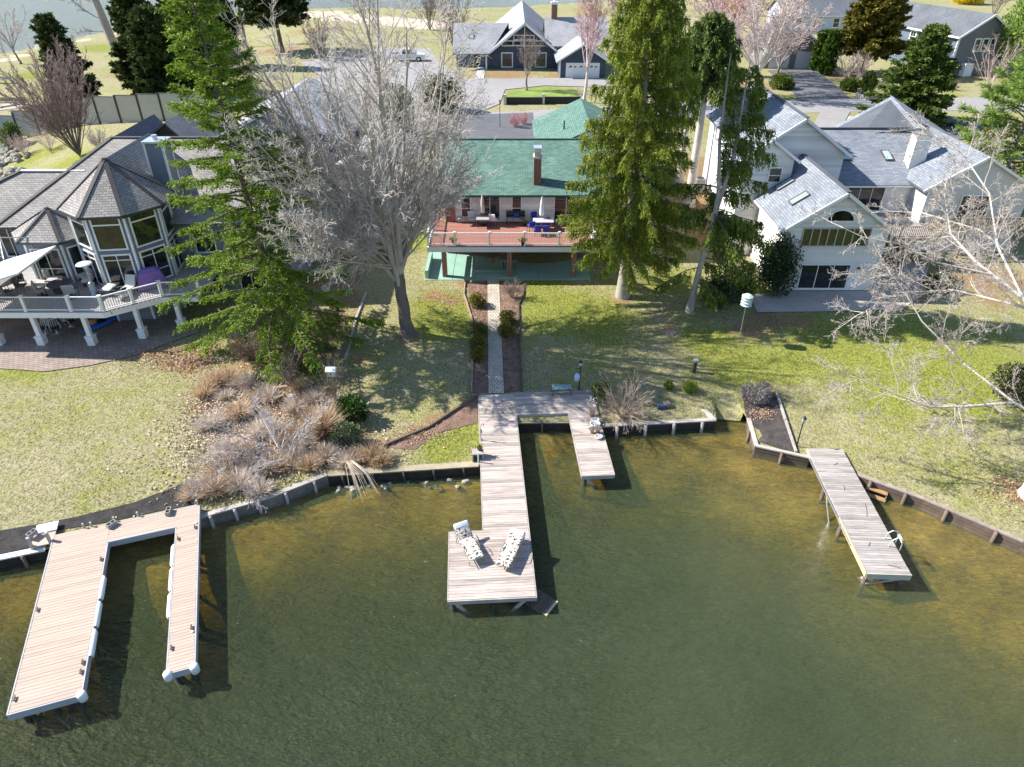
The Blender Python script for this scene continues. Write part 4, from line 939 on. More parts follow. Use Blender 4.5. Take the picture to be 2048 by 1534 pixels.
# ---- deck of the turreted house
ldk = thing('composite_deck', 'raised grey deck with a white railing and white tapered posts', 'deck', (-34, 42.8, 0))
LDB = plank_mat('grey_composite_planks', [(.33, .31, .30), (.40, .375, .36), (.46, .43, .41)], rand=.12, grain=.1)
DV = [(-36, 37.35), (-24.15, 37.35), (-21.5, 39.35), (-19.2, 39.5), (-19.2, 44.4), (-36, 44.4)]
for i in range(47):                                   # boards run along X, clipped to the angled front
    y = 37.42 + i * .15; x1 = -24.2 if y < 37.4 else min(-19.25, (-24.15 + (y - 37.35) * 1.32) if y < 39.35 else -19.25)
    q = MB(); q.box((0, 0, 0), (x1 + 36, .139, .04)); q.build('plank', LDB, ldk, loc=((x1 - 36) / 2 + 34, y - 42.8, DL - .02 + rnd.uniform(-.002, .002)))
for a, b in zip(DV[:3], DV[1:4]): m = MB(); m.beam((a[0], a[1] - .03, DL - .22), (b[0], b[1] - .03, DL - .22), .07, .34); hb(m, 'fascia', TRIM, ldk)
BALG = M('grey_baluster', (.30, .31, .33), .5, .1, 3)
rail(ldk, (-36, 37.42), (-24.15, 37.42), DL, [.12, .39, .615, .84, 1][0:5], post_w=.17, bal=BALG, bal_r=.014, balstep=.13)
rail(ldk, (-24.15, 37.42), (-21.5, 39.42), DL, [.5, 1], post_w=.17, bal=BALG, bal_r=.014, balstep=.13); rail(ldk, (-21.5, 39.42), (-19.25, 39.6), DL, [1], post_w=.17, bal=BALG, bal_r=.014, balstep=.13)
for (x, y) in ((-31.2, 37.5), (-28.6, 37.5), (-25.55, 37.5), (-22.85, 38.4), (-20.9, 39.6)):
    q = MB(); q.box((0, 0, .45), (.44, .44, .9)); q.box((0, 0, .93), (.52, .52, .07)); q.box((0, 0, .05), (.5, .5, .12)); q.box((0, 0, 1.65), (.25, .25, 1.6)); q.build('tapered_post', TRIM, ldk, loc=(x + 34, y - 42.8, .82))
for k in range(8): m = MB(); x = -35 + k * 1.6; m.beam((x, 37.5, DL - .16), (x, 43, DL - .16), .05, .2); hb(m, 'joist', W_SIDE, ldk)
BRP = paver('brick_pavers', (.38, .285, .235), (.29, .225, .19), (.11, .09, .08), .34, .2, R(12))
PAT = [(-140, 690), (-40, 640), (60, 610), (180, 600), (320, 600), (400, 640), (400, 665), (330, 690), (270, 712), (180, 732), (90, 744), (0, 738), (-80, 725)]
sheet('brick_patio', PAT, BRP, .05, step=.8)

# ------------------------------------------------------------------ houses beyond
def simple_gable(name, label, wallm, roofm, x0, x1, y0, y1, zb, ze, zr, axis='y', ov=.4):
    t = thing(name, label, 'house', ((x0 + x1) / 2, y0, zb))
    xm, ym = (x0 + x1) / 2, (y0 + y1) / 2
    if axis == 'y':
        F = Wall(x0, y0, x1, y0); F.clap(t, [(0, zb), (x1 - x0, zb), (x1 - x0, ze), ((x1 - x0) / 2, zr - .1), (0, ze)], wallm, .2)
        Wall(x0, y1, x0, y0).clap(t, [(0, zb), (y1 - y0, zb), (y1 - y0, ze), (0, ze)], wallm, .2); Wall(x1, y0, x1, y1).clap(t, [(0, zb), (y1 - y0, zb), (y1 - y0, ze), (0, ze)], wallm, .2)
        Wall(x1, y1, x0, y1).clap(t, [(0, zb), (x1 - x0, zb), (x1 - x0, ze), ((x1 - x0) / 2, zr - .1), (0, ze)], wallm, .2)
        k = (zr - ze) / (xm - x0)
        for xe in (x0 - ov, x1 + ov):
            slab(t, [(xe, y0 - ov, ze - k * ov), (xe, y1 + ov, ze - k * ov), (xm, y1 + ov, zr), (xm, y0 - ov, zr)], roofm); bar(t, (xe, y0 - ov - .02, ze - k * ov - .12), (xm, y0 - ov - .02, zr - .12), .1, .24, TRIM, 'rake_trim')
    else:
        F = Wall(x0, y0, x1, y0); F.clap(t, [(0, zb), (x1 - x0, zb), (x1 - x0, ze), (0, ze)], wallm, .2)
        Wall(x0, y1, x0, y0).clap(t, [(0, zb), (y1 - y0, zb), (y1 - y0, ze), ((y1 - y0) / 2, zr - .1), (0, ze)], wallm, .2); Wall(x1, y0, x1, y1).clap(t, [(0, zb), (y1 - y0, zb), (y1 - y0, ze), ((y1 - y0) / 2, zr - .1), (0, ze)], wallm, .2)
        k = (zr - ze) / (ym - y0)
        slab(t, [(x0 - ov, y0 - ov, ze - k * ov), (x1 + ov, y0 - ov, ze - k * ov), (x1 + ov, ym, zr), (x0 - ov, ym, zr)], roofm); slab(t, [(x1 + ov, y1 + ov, ze - k * ov), (x0 - ov, y1 + ov, ze - k * ov), (x0 - ov, ym, zr), (x1 + ov, ym, zr)], roofm)
        bar(t, (x0 - ov, y0 - ov - .03, ze - k * ov - .1), (x1 + ov, y0 - ov - .03, ze - k * ov - .1), .1, .16, TRIM, 'gutter')
    return t, F
# neighbour behind the big bare tree
t, Fw = simple_gable('neighbour_house', 'grey house with a pale gable roof half hidden behind the big bare maple', SID_B, S_PALE, -25.8, -14.8, 63, 76, 2.2, 6.9, 9.5)
Fw.window(t, 3.2, 4.6, 3.4, 5.4, 2, ()); Fw.window(t, 6.4, 7.8, 3.4, 5.4, 2, ())
t2, Fw = simple_gable('neighbour_annex', 'lower grey annex with a pale roof beside the gabled neighbour house', SID_B, S_PALE, -15.5, -9.2, 60, 70, 1.9, 5.0, 6.8)
Fw.window(t2, 2, 3.4, 2.9, 4.4, 2, ())
# navy house across the road
nv = thing('navy_house', 'navy house with a steep white-trimmed gable, brick chimney and attached garage', 'house', (1.3, 118, 3.3))
NZ = 3.2
W = Wall(-3.2, 118, 6.8, 118); W.clap(nv, [(0, NZ), (10, NZ), (10, 6.3), (5, 9.5), (0, 6.0)], SID_N, .3)
for s_, xe in ((-1, -4.0), (1, 7.6)):
    slab(nv, [(xe, 116.8, 5.4), (xe, 150, 5.4), (1.9, 150, 9.8), (1.9, 116.8, 9.8)], S_PALE, th=.2); bar(nv, (xe, 116.78, 5.25), (1.9, 116.78, 9.65), .12, .3, TRIM, 'rake_trim')
for x_ in (-3.2, 6.8): Wall(*((x_, 136, x_, 118) if x_ < 0 else (x_, 118, x_, 136))).clap(nv, [(0, NZ), (18, NZ), (18, 5.8), (0, 5.8)], SID_N, .3)
W.window(nv, 1.55, 3.35, NZ + .25, 5.6, 1, (), fr=.16); W.window(nv, 6.7, 8.5, NZ + .25, 5.6, 1, (), fr=.16)
W.window(nv, 1.6, 8.4, 6.45, 7.25, 4, (), fr=.14, mull=.14); W.window(nv, 3.4, 6.6, 7.3, 8.0, 2, (), fr=.12, mull=.14)
bar(nv, (1.9, 117.9, 6.3), (1.9, 117.9, 9.4), .14, .14, TRIM, 'gable_post')
slab(nv, [(-9.0, 116.6, 5.6), (-3.4, 116.6, 5.6), (-.5, 122.5, 9.1), (-9.0, 122.5, 9.1)], S_PALE); slab(nv, [(-.5, 129, 5.6), (-9.0, 129, 5.6), (-9.0, 122.5, 9.1), (-.5, 122.5, 9.1)], S_PALE)
Wl = Wall(-8.6, 119.5, -3.2, 119.5); Wl.clap(nv, [(0, NZ), (5.4, NZ), (5.4, 6.8), (0, 6.8)], SID_B, .3); Wl.window(nv, 2.2, 3.6, NZ, 5.4, 1, (), trim=SID_S, name='front_door'); bar(nv, (-3.9, 116.9, NZ), (-3.9, 116.9, 5.6), .2, .2, TRIM, 'porch_post')
Wall(-8.6, 128, -8.6, 119.5).clap(nv, [(0, NZ), (8.5, NZ), (8.5, 6), (4, 8.8), (0, 6)], SID_B, .3)
skylight(nv, (-6.2, 119.8, 7.55), .7, .9, Vector((0, 1, 0)), math.atan2(3.5, 5.9))
slab(nv, [(5.0, 117.5, 6.5), (14.8, 117.5, 6.5), (14.8, 123.5, 9.8), (5.0, 123.5, 9.8)], S_PALE); slab(nv, [(14.8, 130, 6.0), (5, 130, 6.0), (5, 123.5, 9.8), (14.8, 123.5, 9.8)], S_PALE)
Wg = Wall(6.9, 110.3, 13.4, 110.3); Wg.clap(nv, [(0, NZ), (6.5, NZ), (6.5, 5.9), (3.25, 7.6), (0, 5.9)], SID_N, .3)
Wall(6.9, 118, 6.9, 110.3).clap(nv, [(0, NZ), (7.7, NZ), (7.7, 5.9), (0, 5.9)], SID_N, .3); Wall(13.4, 110.3, 13.4, 118).clap(nv, [(0, NZ), (7.7, NZ), (7.7, 5.9), (0, 5.9)], SID_N, .3)
for xe in (6.3, 14.0): slab(nv, [(xe, 109.6, 5.6), (xe, 119, 5.6), (10.15, 119, 7.9), (10.15, 109.6, 7.9)], S_PALE); bar(nv, (xe, 109.58, 5.48), (10.15, 109.58, 7.78), .1, .22, TRIM, 'rake_trim')
gd = Wg.panel(nv, .85, 5.7, NZ, 5.35, TRIM, 'garage_door', .03, .09)
for k in range(6):
    a = 1.2 + k * .75; q = MB(); n = 5
    q.poly([Wg.p(a, 4.75, .1), Wg.p(a + .5, 4.75, .1), Wg.p(a + (.5 if k % 2 == 0 else .2), 4.95, .1), Wg.p(a + (.2 if k % 2 else .35), 5.02, .1)]); q.build('door_pane', GLASS, gd)
bar(nv, (6.88, 110.22, NZ), (6.88, 110.22, 5.7), .2, .16, TRIM, 'corner_board')
m = MB(); m.box((6.55, 123.5, 10.3), (.9, .9, 2.6)); c_ = hb(m, 'chimney', BRICK, nv); m = MB(); m.box((6.55, 123.5, 11.75), (1.1, 1.1, .35)); m.cyl((6.55, 123.5, 11.9), (6.55, 123.5, 12.4), .18, n=8); m.build('chimney_cap', TRIM, c_)
# slate-blue two-storey house at the right, turned along its own street
e = Vector((-.20, .98, 0)).normalized(); nn = Vector((e.y, -e.x, 0)); C0 = Vector((64.3, 112.3, 0)); Lh, Dp, zb, ze, zr = 19.0, 8.5, 3.2, 8.7, 11.3
bh = thing('slate_blue_house', 'two-storey slate-blue house with white window trim and a small door canopy', 'house', C0 + Vector((0, 0, zb)))
A = C0 + e * Lh; B = C0 + nn * Dp; Dq = A + nn * Dp
W = Wall(A.x, A.y, C0.x, C0.y); W.clap(bh, [(0, zb), (Lh, zb), (Lh, ze), (0, ze)], SID_S, .2)
We = Wall(C0.x, C0.y, B.x, B.y); We.clap(bh, [(0, zb), (Dp, zb), (Dp, ze), (Dp / 2, zr - .15), (0, ze)], M('slate_siding_side', (.15, .155, .17), .6, .1, 1.5), .2)
o1, o2 = C0 - e * .5, A + e * .5; hm = nn * (Dp / 2)
slab(bh, [(o2 - nn * .5).to_tuple()[:2] + (ze - .25,), (o1 - nn * .5).to_tuple()[:2] + (ze - .25,), (o1 + hm).to_tuple()[:2] + (zr,), (o2 + hm).to_tuple()[:2] + (zr,)], S_SLATE)
slab(bh, [(o1 + nn * (Dp + .5)).to_tuple()[:2] + (ze - .25,), (o2 + nn * (Dp + .5)).to_tuple()[:2] + (ze - .25,), (o2 + hm).to_tuple()[:2] + (zr,), (o1 + hm).to_tuple()[:2] + (zr,)], S_SLATE)
p1 = o1 - nn * .52; p2 = o2 - nn * .52; bar(bh, (p1.x, p1.y, ze - .32), (p2.x, p2.y, ze - .32), .14, .22, TRIM, 'gutter')
for sgn in (0, 1): p3 = o1 + (nn * (Dp + .5) if sgn else -nn * .5); p4 = o1 + hm; bar(bh, (p3.x, p3.y, ze - .35), (p4.x, p4.y, zr - .1), .1, .26, TRIM, 'rake_trim')
for a in (13.2, 8.5, 3.5): W.window(bh, a, a + 1.5, 6.4, 8.2, 2, (7.3,), fr=.2)
for a in (5.0, 1.0): W.window(bh, a, a + 1.4, 4.2, 6.0, 2, (5.1,), fr=.2)
W.window(bh, 14.8, 16.2, 3.3, 5.6, 1, (4.6,), fr=.28, name='front_door'); W.panel(bh, 15.1, 15.9, 3.45, 4.5, TRIM, 'door_panel', .05, .09)
for ss in (-1, 1): slab(bh, [W.p(15.5 + ss * 1.05, 5.75, .0), W.p(15.5 + ss * 1.05, 5.75, 1.0), W.p(15.5, 6.35, 1.0), W.p(15.5, 6.35, .0)], TRIM, 'door_canopy', .08)
for a in (2.6, 3.9, 5.2): We.window(bh, a, a + 1.1, 6.4, 8.2, 1, (7.3,), fr=.16)
bar(bh, W.p(Lh - .05, zb, .05), W.p(Lh - .05, ze - .3, .05), .28, .2, TRIM, 'corner_board')
We.panel(bh, 1.5, 2.9, zb, 5.0, TRIM, 'side_entry', .1, 1.0)
# garage across the road
t, Fw = simple_gable('brick_garage', 'brown garage with two pale doors at the end of the dark driveway', M('taupe_siding', (.19, .165, .15), .8, .1, 1.5), S_SLATE, 38.5, 47.3, 118, 128, 3.2, 6.4, 9.4)
for a in (.9, 4.9): d_ = Fw.panel(t, a, a + 3.0, 3.2, 5.7, M('pale_door', (.55, .55, .57), .5, .05, 2), 'garage_door', .03, .1)
t, Fw = simple_gable('pale_far_house', 'pale blue far house behind the yellow-green cedar', M('pale_blue_siding', (.50, .55, .63), .6, .06, 1.5), S_SLATE, 54, 72, 158, 168, 3.2, 6.6, 9.2, 'x')
for a in (2.5, 6, 10): Fw.window(t, a, a + 1.4, 4.2, 6.0, 1, (5.1,), fr=.14)

# ================================================================== TREES AND PLANTS
def leafmat(name, dark, light, tr=.28, rough=.6, world=.6, spec=.3):
    if name in MATS: return MATS[name]
    m, nt, bs = newmat(name); out = nt.nodes['Material Output']
    g = nt.nodes.new('ShaderNodeNewGeometry')
    f = mth(nt, 'ADD', mth(nt, 'MULTIPLY', g.outputs['Random Per Island'], .55), mth(nt, 'MULTIPLY', noise(nt, coords(nt, 'World'), world, 3), .65))
    c = ramp(nt, f, [(.25, dark), (.85, light)])
    nt.links.new(c, bs.inputs['Base Color']); bs.inputs['Roughness'].default_value = rough; bs.inputs['Specular IOR Level'].default_value = spec
    tl = nt.nodes.new('ShaderNodeBsdfTranslucent'); nt.links.new(c, tl.inputs[0])
    mx = nt.nodes.new('ShaderNodeMixShader'); mx.inputs[0].default_value = tr
    nt.links.new(bs.outputs[0], mx.inputs[1]); nt.links.new(tl.outputs[0], mx.inputs[2]); nt.links.new(mx.outputs[0], out.inputs['Surface'])
    MATS[name] = m; return m
def tubes(name, polys, mat, k=4, parent=None, loc=(0, 0, 0)):
    groups = {}
    for pts, rad in polys: groups.setdefault(len(pts), []).append((pts, rad))
    V, Fc, off = [], [], 0
    for n, L in groups.items():
        P = np.array([[tuple(q) for q in a[0]] for a in L], float); Rr = np.array([a[1] for a in L], float); B = len(L)
        d = P[:, -1] - P[:, 0]; d /= np.linalg.norm(d, axis=1, keepdims=True) + 1e-9
        ref = np.where(np.abs(d[:, 2:3]) > .9, np.array([[1., 0, 0]]), np.array([[0, 0, 1.]]))
        e1 = np.cross(d, ref); e1 /= np.linalg.norm(e1, axis=1, keepdims=True); e2 = np.cross(d, e1)
        t = np.arange(k) * 2 * math.pi / k
        ring = np.cos(t)[None, :, None] * e1[:, None, :] + np.sin(t)[None, :, None] * e2[:, None, :]
        vv = P[:, :, None, :] + Rr[:, :, None, None] * ring[:, None, :, :]
        V.append(vv.reshape(-1, 3))
        ix = np.arange(B * n * k).reshape(B, n, k) + off
        a = ix[:, :-1, :]; b = np.roll(a, -1, 2); c = ix[:, 1:, :]; e = np.roll(c, -1, 2)
        Fc.append(np.stack([a.ravel(), c.ravel(), e.ravel(), b.ravel()], 1)); off += B * n * k
    o = link(npmesh(name, np.concatenate(V), np.concatenate(Fc), mat, True), name, parent, loc)
    return o
def kites(name, O, D, L, Wd, mat, parent=None, rs=None):
    """many small kite-shaped leaves: origins O, directions D, lengths L, half-widths Wd (numpy arrays)"""
    rs = rs or nrs; n = len(O)
    D = D / (np.linalg.norm(D, axis=1, keepdims=True) + 1e-9)
    s = np.cross(D, rs.normal(size=(n, 3))); s /= np.linalg.norm(s, axis=1, keepdims=True) + 1e-9
    L = np.broadcast_to(L, n)[:, None]; Wd = np.broadcast_to(Wd, n)[:, None]
    mid = O + D * L * .5
    V = np.stack([O, mid + s * Wd, O + D * L, mid - s * Wd], 1).reshape(-1, 3)
    return link(npmesh(name, V, np.arange(4 * n).reshape(n, 4), mat), name, parent)
UP = Vector((0, 0, 1))
def gv(rr, s): return Vector((rr.gauss(0, s), rr.gauss(0, s), rr.gauss(0, s)))
def perp_dir(d, ang, rr):
    a = d.orthogonal().normalized(); b = d.cross(a); t = rr.uniform(0, 2 * math.pi)
    return (d * math.cos(ang) + (a * math.cos(t) + b * math.sin(t)) * math.sin(ang)).normalized()
def grow(out, p, d, L, r, lv, S, rr):
    n = S['seg'][lv]; pts = [p]; rad = [r]; dirs = [d]
    for i in range(n):
        d = (d + gv(rr, S['wig'][lv]) + UP * S['up'][lv]).normalized(); p = p + d * (L / n); pts.append(p); rad.append(max(S['rmin'], r * (1 - S['tap'][lv] * (i + 1) / n))); dirs.append(d)
    out[lv].append((pts, rad))
    if lv + 1 >= len(S['seg']): return
    m = S['n'][lv]; m = int(m) + (rr.random() < m % 1)
    for j in range(m):
        t = S['t0'][lv] + (1 - S['t0'][lv]) * (j + rr.random()) / m; f = t * n; k = min(n - 1, int(f)); f -= k
        q = pts[k].lerp(pts[k + 1], f); rl = rad[k] + (rad[k + 1] - rad[k]) * f
        cd_ = perp_dir(dirs[k + 1], R(rr.gauss(S['ang'][lv], 9)), rr)
        grow(out, q, cd_, L * S['len'][lv] * rr.uniform(.65, 1.15) * (1.15 - .6 * t), max(S['rmin'], rl * S['rr'][lv]), lv + 1, S, rr)
BASE = dict(seg=[7, 5, 4, 3], wig=[.06, .09, .12, .15], up=[.03, .05, .04, .02], tap=[.75, .75, .7, .6], n=[11, 8, 5], t0=[.2, .12, .1], ang=[32, 36, 40], len=[.36, .45, .5], rr=[.5, .55, .6], rmin=.010)
def bare_tree(name, label, base, stems, S=None, seed=1, trunk=None, tmat=None, bmat=None, twmat=None, group=None, cat='tree', flare=1.5):
    """stems: list of (dir, length, radius[, start]); trunk: (top offset, radius)"""
    rr = random.Random(seed); S = dict(BASE, **(S or {})); base = Vector(base); t = thing(name, label, cat, base, group=group)
    out = [[] for _ in S['seg']]; top = Vector((0, 0, 0)); tr = []
    if trunk:
        top = Vector(trunk[0]); r = trunk[1]; pts = [Vector((0, 0, -.15)), Vector((0, 0, .12)), Vector((0, 0, .5)) + top * .02] + [top * (k / 5) + Vector((rr.gauss(0, .03), rr.gauss(0, .03), 0)) for k in range(1, 6)]
        tubes('trunk', [(pts, [r * flare * 1.25, r * flare, r * 1.12] + [r * (1 - .05 * k) for k in range(5)])], tmat or BARK_G, 14, t)
    for st in stems:
        d = Vector(st[0]).normalized(); s0 = (top + Vector(st[3])) if len(st) > 3 else top
        grow(out, s0 - d * .1, d, st[1], st[2], 0, S, rr)
    tubes('limbs' if trunk else 'stems', out[0], bmat or tmat or BARK_G, 7, t)
    if len(out) > 1 and out[1]: tubes('branches', out[1], bmat or tmat or BARK_G, 5, t)
    rest = [q for L in out[2:] for q in L]
    if rest: tubes('crown', rest, twmat or bmat or BARK_G, 3, t)
    return t

# ---- the big multi-stemmed maple on the lawn
rr = random.Random(5); stems = []
for i in range(18):
    a = i * 2.4; s = .14 + .62 * ((i * .618) % 1)
    stems.append(((math.cos(a) * s - .17, math.sin(a) * s * .8 + .03, 1), rr.uniform(11, 15.5), rr.uniform(.10, .18), (math.cos(a) * .22, math.sin(a) * .22, -rr.uniform(0, 1.2))))
for i in range(10):
    a = i * 2.4 + .9; s = rr.uniform(.75, 1.1); stems.append(((math.cos(a) * s - .2, math.sin(a) * s, 1), rr.uniform(9, 11.5), .085, (0, 0, -.4)))
for i in range(20):
    a = i * 2.1 + .4; stems.append(((math.cos(a) - .5, math.sin(a), rr.uniform(.1, .6)), rr.uniform(6, 9.5), .065, (0, 0, rr.uniform(-.3, 2.5))))
bare_tree('maple_tree', 'big bare multi-stemmed maple with a dark forked trunk on the lawn', G(815, 668), stems, dict(n=[13, 8, 4], up=[.025, .04, .03, .0], wig=[.05, .09, .14, .2], rmin=.012), 11, ((-.25, .1, 4.6), .38), BARK_M, M('maple_limb', (.46, .395, .33), .9, .3, 5, bmp=.5, stretch=(1, 1, .3)), M('maple_twig_pale', (.58, .53, .475), .9, .15, 2), flare=1.45)

# ---- conifers
def conifer(name, label, trunks, zmin, Lmax, fmat, bark, seed, nb=150, S=30, m=8, weep=.0, droop=.25, rise=.25, tl=.18, tw=.035, bl=.6, prof=.9, r0=.22, group=None, sparse=0, base=None, sideamp=1.0, azbias=None):
    rs = np.random.RandomState(seed); base = Vector(trunks[0][0]); t = thing(name, label, 'tree', base, group=group)
    TP = []
    for path in trunks:
        pts = [Vector(p) - base for p in path]; n = 10; full = []
        Ls = [0]
        for a, b in zip(pts[:-1], pts[1:]): Ls.append(Ls[-1] + (b - a).length)
        for k in range(n + 1):
            s = Ls[-1] * k / n; j = max(i for i in range(len(Ls)) if Ls[i] <= s + 1e-6); j = min(j, len(pts) - 2); f = (s - Ls[j]) / (Ls[j + 1] - Ls[j]); full.append(pts[j].lerp(pts[j + 1], f))
        TP.append(full)
    polys = []
    for i, full in enumerate(TP):
        rb_ = r0 if i == 0 else r0 * .7
        fl = [full[0] - Vector((0, 0, .2)) if i == 0 else full[0]] + full[1:]
        polys.append((fl, [max(.02, rb_ * (1 - k / len(full)) ** .8 * (1.5 if (k == 0 and i == 0) else 1)) for k in range(len(full))]))
    tubes('trunk', polys, bark, 10, t)
    BP, rad = [], []
    for b in range(nb):
        full = np.array([tuple(q) for q in TP[b % len(TP)]])
        H = full[-1, 2]; u = (b + rs.rand()) / nb; z = zmin + (H - zmin) * (1 - (1 - u) ** 1.0) * .985
        k = np.interp(z, full[:, 2], np.arange(len(full))); k0 = int(min(k, len(full) - 2)); o = full[k0] + (full[k0 + 1] - full[k0]) * (k - k0)
        h = (z - zmin) / (H - zmin)
        az = b * 2.399 + rs.normal(0, .25)
        if azbias is not None and rs.rand() < azbias[1]: az = azbias[0] + rs.normal(0, .7)
        L = Lmax * ((1 - h) ** prof * (.55 + .45 * min(1, h * 6 + .35)) + .06) * rs.uniform(.72, 1.12)
        if rs.rand() < sparse: L *= .35
        s = np.linspace(0, 1, 7)
        e0 = rise * (.3 + h) - droop * (1 - h) * .3
        dz = L * (e0 * s - droop * (1 - .5 * h) * s ** 2 + droop * .35 * s ** 4)
        az_s = az + rs.normal(0, .12) * s
        P = o[None] + np.stack([np.cos(az_s) * L * s, np.sin(az_s) * L * s, dz], 1); BP.append(P); rad.append(np.linspace(.02 + .012 * L, .008, 7))
    tubes('branches', list(zip(BP, [r.tolist() for r in rad])), M('conifer_branch', (.15, .115, .085), .9, .3, 5), 4, t)
    BP = np.array(BP); B = len(BP)
    Lb = np.linalg.norm(BP[:, -1] - BP[:, 0], axis=1)
    cnt = np.maximum(4, (S * (Lb / Lmax + .12)).astype(int)); idx = np.repeat(np.arange(B), cnt); K = len(idx)
    s = .12 + .88 * rs.rand(K) ** .8; k = s * 6; k0 = np.minimum(k.astype(int), 5); f = (k - k0)[:, None]
    O = BP[idx, k0] * (1 - f) + BP[idx, k0 + 1] * f; fwd = BP[idx, k0 + 1] - BP[idx, k0]; fwd /= np.linalg.norm(fwd, axis=1, keepdims=True)
    lat = np.cross(fwd, np.array([[0, 0, 1.]])); lat /= np.linalg.norm(lat, axis=1, keepdims=True) + 1e-9
    sg = np.where(rs.rand(K) < .5, -1, 1)[:, None]
    D = fwd * (.55 + .3 * rs.rand(K, 1)) + lat * sg * (.8 * sideamp) + np.array([[0, 0, 1.]]) * rs.normal(-.05, .14, (K, 1))
    D = D * (1 - weep) + np.array([[0, 0, -1.]]) * weep * 1.3 + rs.normal(0, .12, (K, 3)); D /= np.linalg.norm(D, axis=1, keepdims=True)
    l2 = bl * rs.uniform(.5, 1.2, K) * (1.1 - .55 * s)
    O2 = np.repeat(O, m, 0); D2 = np.repeat(D, m, 0); u = np.tile(np.arange(m) / m, K)[:, None]
    OO = O2 + D2 * (np.repeat(l2, m)[:, None] * u) + rs.normal(0, .02, O2.shape) - np.array([[0, 0, 1.]]) * (np.repeat(l2, m)[:, None] * u ** 2 * .35 * (.4 + weep))
    DD = D2 + rs.normal(0, .42, O2.shape)
    kites('crown', OO, DD, tl * rs.uniform(.7, 1.3, len(OO)), tw * rs.uniform(.7, 1.3, len(OO)), fmat, t, rs)
    return t
F_BRIGHT = leafmat('bright_conifer_needles', (.06, .115, .012), (.31, .43, .045), .35)
F_SPRUCE = leafmat('spruce_needles', (.075, .12, .014), (.40, .46, .06), .42)
F_DARK = leafmat('dark_spruce_needles', (.035, .065, .012), (.16, .22, .035), .25)
F_LEAN = leafmat('leaning_spruce_needles', (.045, .08, .012), (.24, .31, .045), .32)
F_CEDAR = leafmat('cedar_foliage', (.03, .05, .012), (.10, .13, .03), .2)
F_OLIVE = leafmat('olive_cedar_foliage', (.07, .075, .012), (.24, .20, .03), .25)
F_PINE = leafmat('pine_needles', (.10, .17, .03), (.34, .46, .10), .3)
F_ARB = leafmat('arborvitae_foliage', (.04, .085, .012), (.13, .22, .025), .25)
p = G(578, 688)
conifer('conifer_tree', 'tall bright green conifer with layered drooping boughs beside the turreted house', [[p, (p.x - .7, p.y, 10), (p.x - 1.45, p.y + .1, 21.0)]], 0.7, 6.3, F_BRIGHT, BARK_D, 3, nb=150, S=96, m=14, weep=.14, droop=.5, rise=.5, tl=.19, tw=.030, bl=.85, prof=.95, r0=.24, sparse=.12)
p = G(1245, 593)
conifer('weeping_spruce', 'huge dense spruce with hanging branchlets beside the green-roofed house', [[p, (p.x + .1, p.y, 12), (p.x + .25, p.y + .2, 25)]], 3.2, 4.7, F_SPRUCE, BARK_G, 4, nb=240, S=92, m=14, weep=.62, droop=.30, rise=.30, tl=.18, tw=.030, bl=.95, prof=.86, r0=.36)
p = G(1378, 622)
conifer('leaning_spruce', 'leaning twin-topped spruce with ragged hanging foliage near the white house', [[p, (12.05, 42, 4.5), (12.55, 42.1, 8.3), (12.2, 42.8, 12.2), (12.15, 43, 16.6)], [(12.45, 42.1, 7.6), (13.15, 42.6, 11), (13.3, 43, 16.2)]], 2.2, 3.7, F_LEAN, BARK_G, 6, nb=66, S=52, m=12, weep=.66, droop=.5, rise=.22, tl=.2, tw=.044, bl=1.0, prof=.55, r0=.21, sparse=.3, azbias=(.1, .8))
p = G(1377, 410)
conifer('shaded_spruce', 'dark spruce with a pale trunk behind the huge spruce', [[p, (p.x + .1, p.y, 17)]], 9.5, 3.4, F_DARK, BARK_P, 8, nb=110, S=44, m=9, weep=.6, droop=.3, rise=.2, tl=.24, tw=.055, bl=.95, prof=.6, r0=.42)
p = G(1358, 366)
conifer('shaded_spruce', 'second dark spruce whose bare pale trunk stands behind the first', [[p, (p.x, p.y, 15.5)]], 9.5, 2.8, F_DARK, BARK_P, 9, nb=80, S=40, m=8, weep=.6, droop=.3, rise=.2, tl=.26, tw=.06, bl=.9, prof=.6, r0=.34)
p = G(1812, 245)
conifer('garden_spruce', 'broad dark green spruce across the road from the slate-blue house', [[p, (p.x + .4, p.y + .2, p.z + 9.8)]], .4, 5.2, F_DARK, BARK_D, 12, nb=130, S=46, m=9, weep=.1, droop=.3, rise=.45, tl=.36, tw=.095, bl=.9, prof=.85)
for i, (px, py, h, L, lab) in enumerate(((300, 196, 13.5, 3.4, 'tallest shaggy dark cedar behind the long pale fence'), (335, 215, 10.5, 3.2, 'middle dark cedar drooping over the long pale fence'), (408, 190, 14, 3.8, 'dark cedar standing behind the top of the bright conifer'), (452, 140, 15, 3.4, 'tall dark cedar between the park lawn and the parking area'))):
    p = G(px, py); conifer('cedar_tree', lab, [[p, (p.x + .5 - .4 * i, p.y + .3, p.z + h)]], .8, L, F_CEDAR, BARK_D, 20 + i, nb=120, S=44, m=8, weep=.0, droop=.1, rise=.75, tl=.5, tw=.12, bl=.95, prof=.45, group='cedars behind the fence')
p = G(170, 232); conifer('cedar_tree', 'narrow dark cedar poking out behind the brown fan-shaped tree', [[p, (p.x - 1.2, p.y, p.z + 11)]], .5, 2.9, F_CEDAR, BARK_D, 31, nb=90, S=36, m=8, droop=.1, rise=.6, tl=.5, tw=.12, bl=.9, prof=.55)
p = G(1722, 148); conifer('olive_cedar', 'rounded olive-gold cedar in front of the slate-blue house', [[p, (p.x + .3, p.y, p.z + 11)]], 2.6, 4.6, F_OLIVE, BARK_G, 33, nb=130, S=46, m=9, droop=.15, rise=.5, tl=.5, tw=.13, bl=1.0, prof=.38)
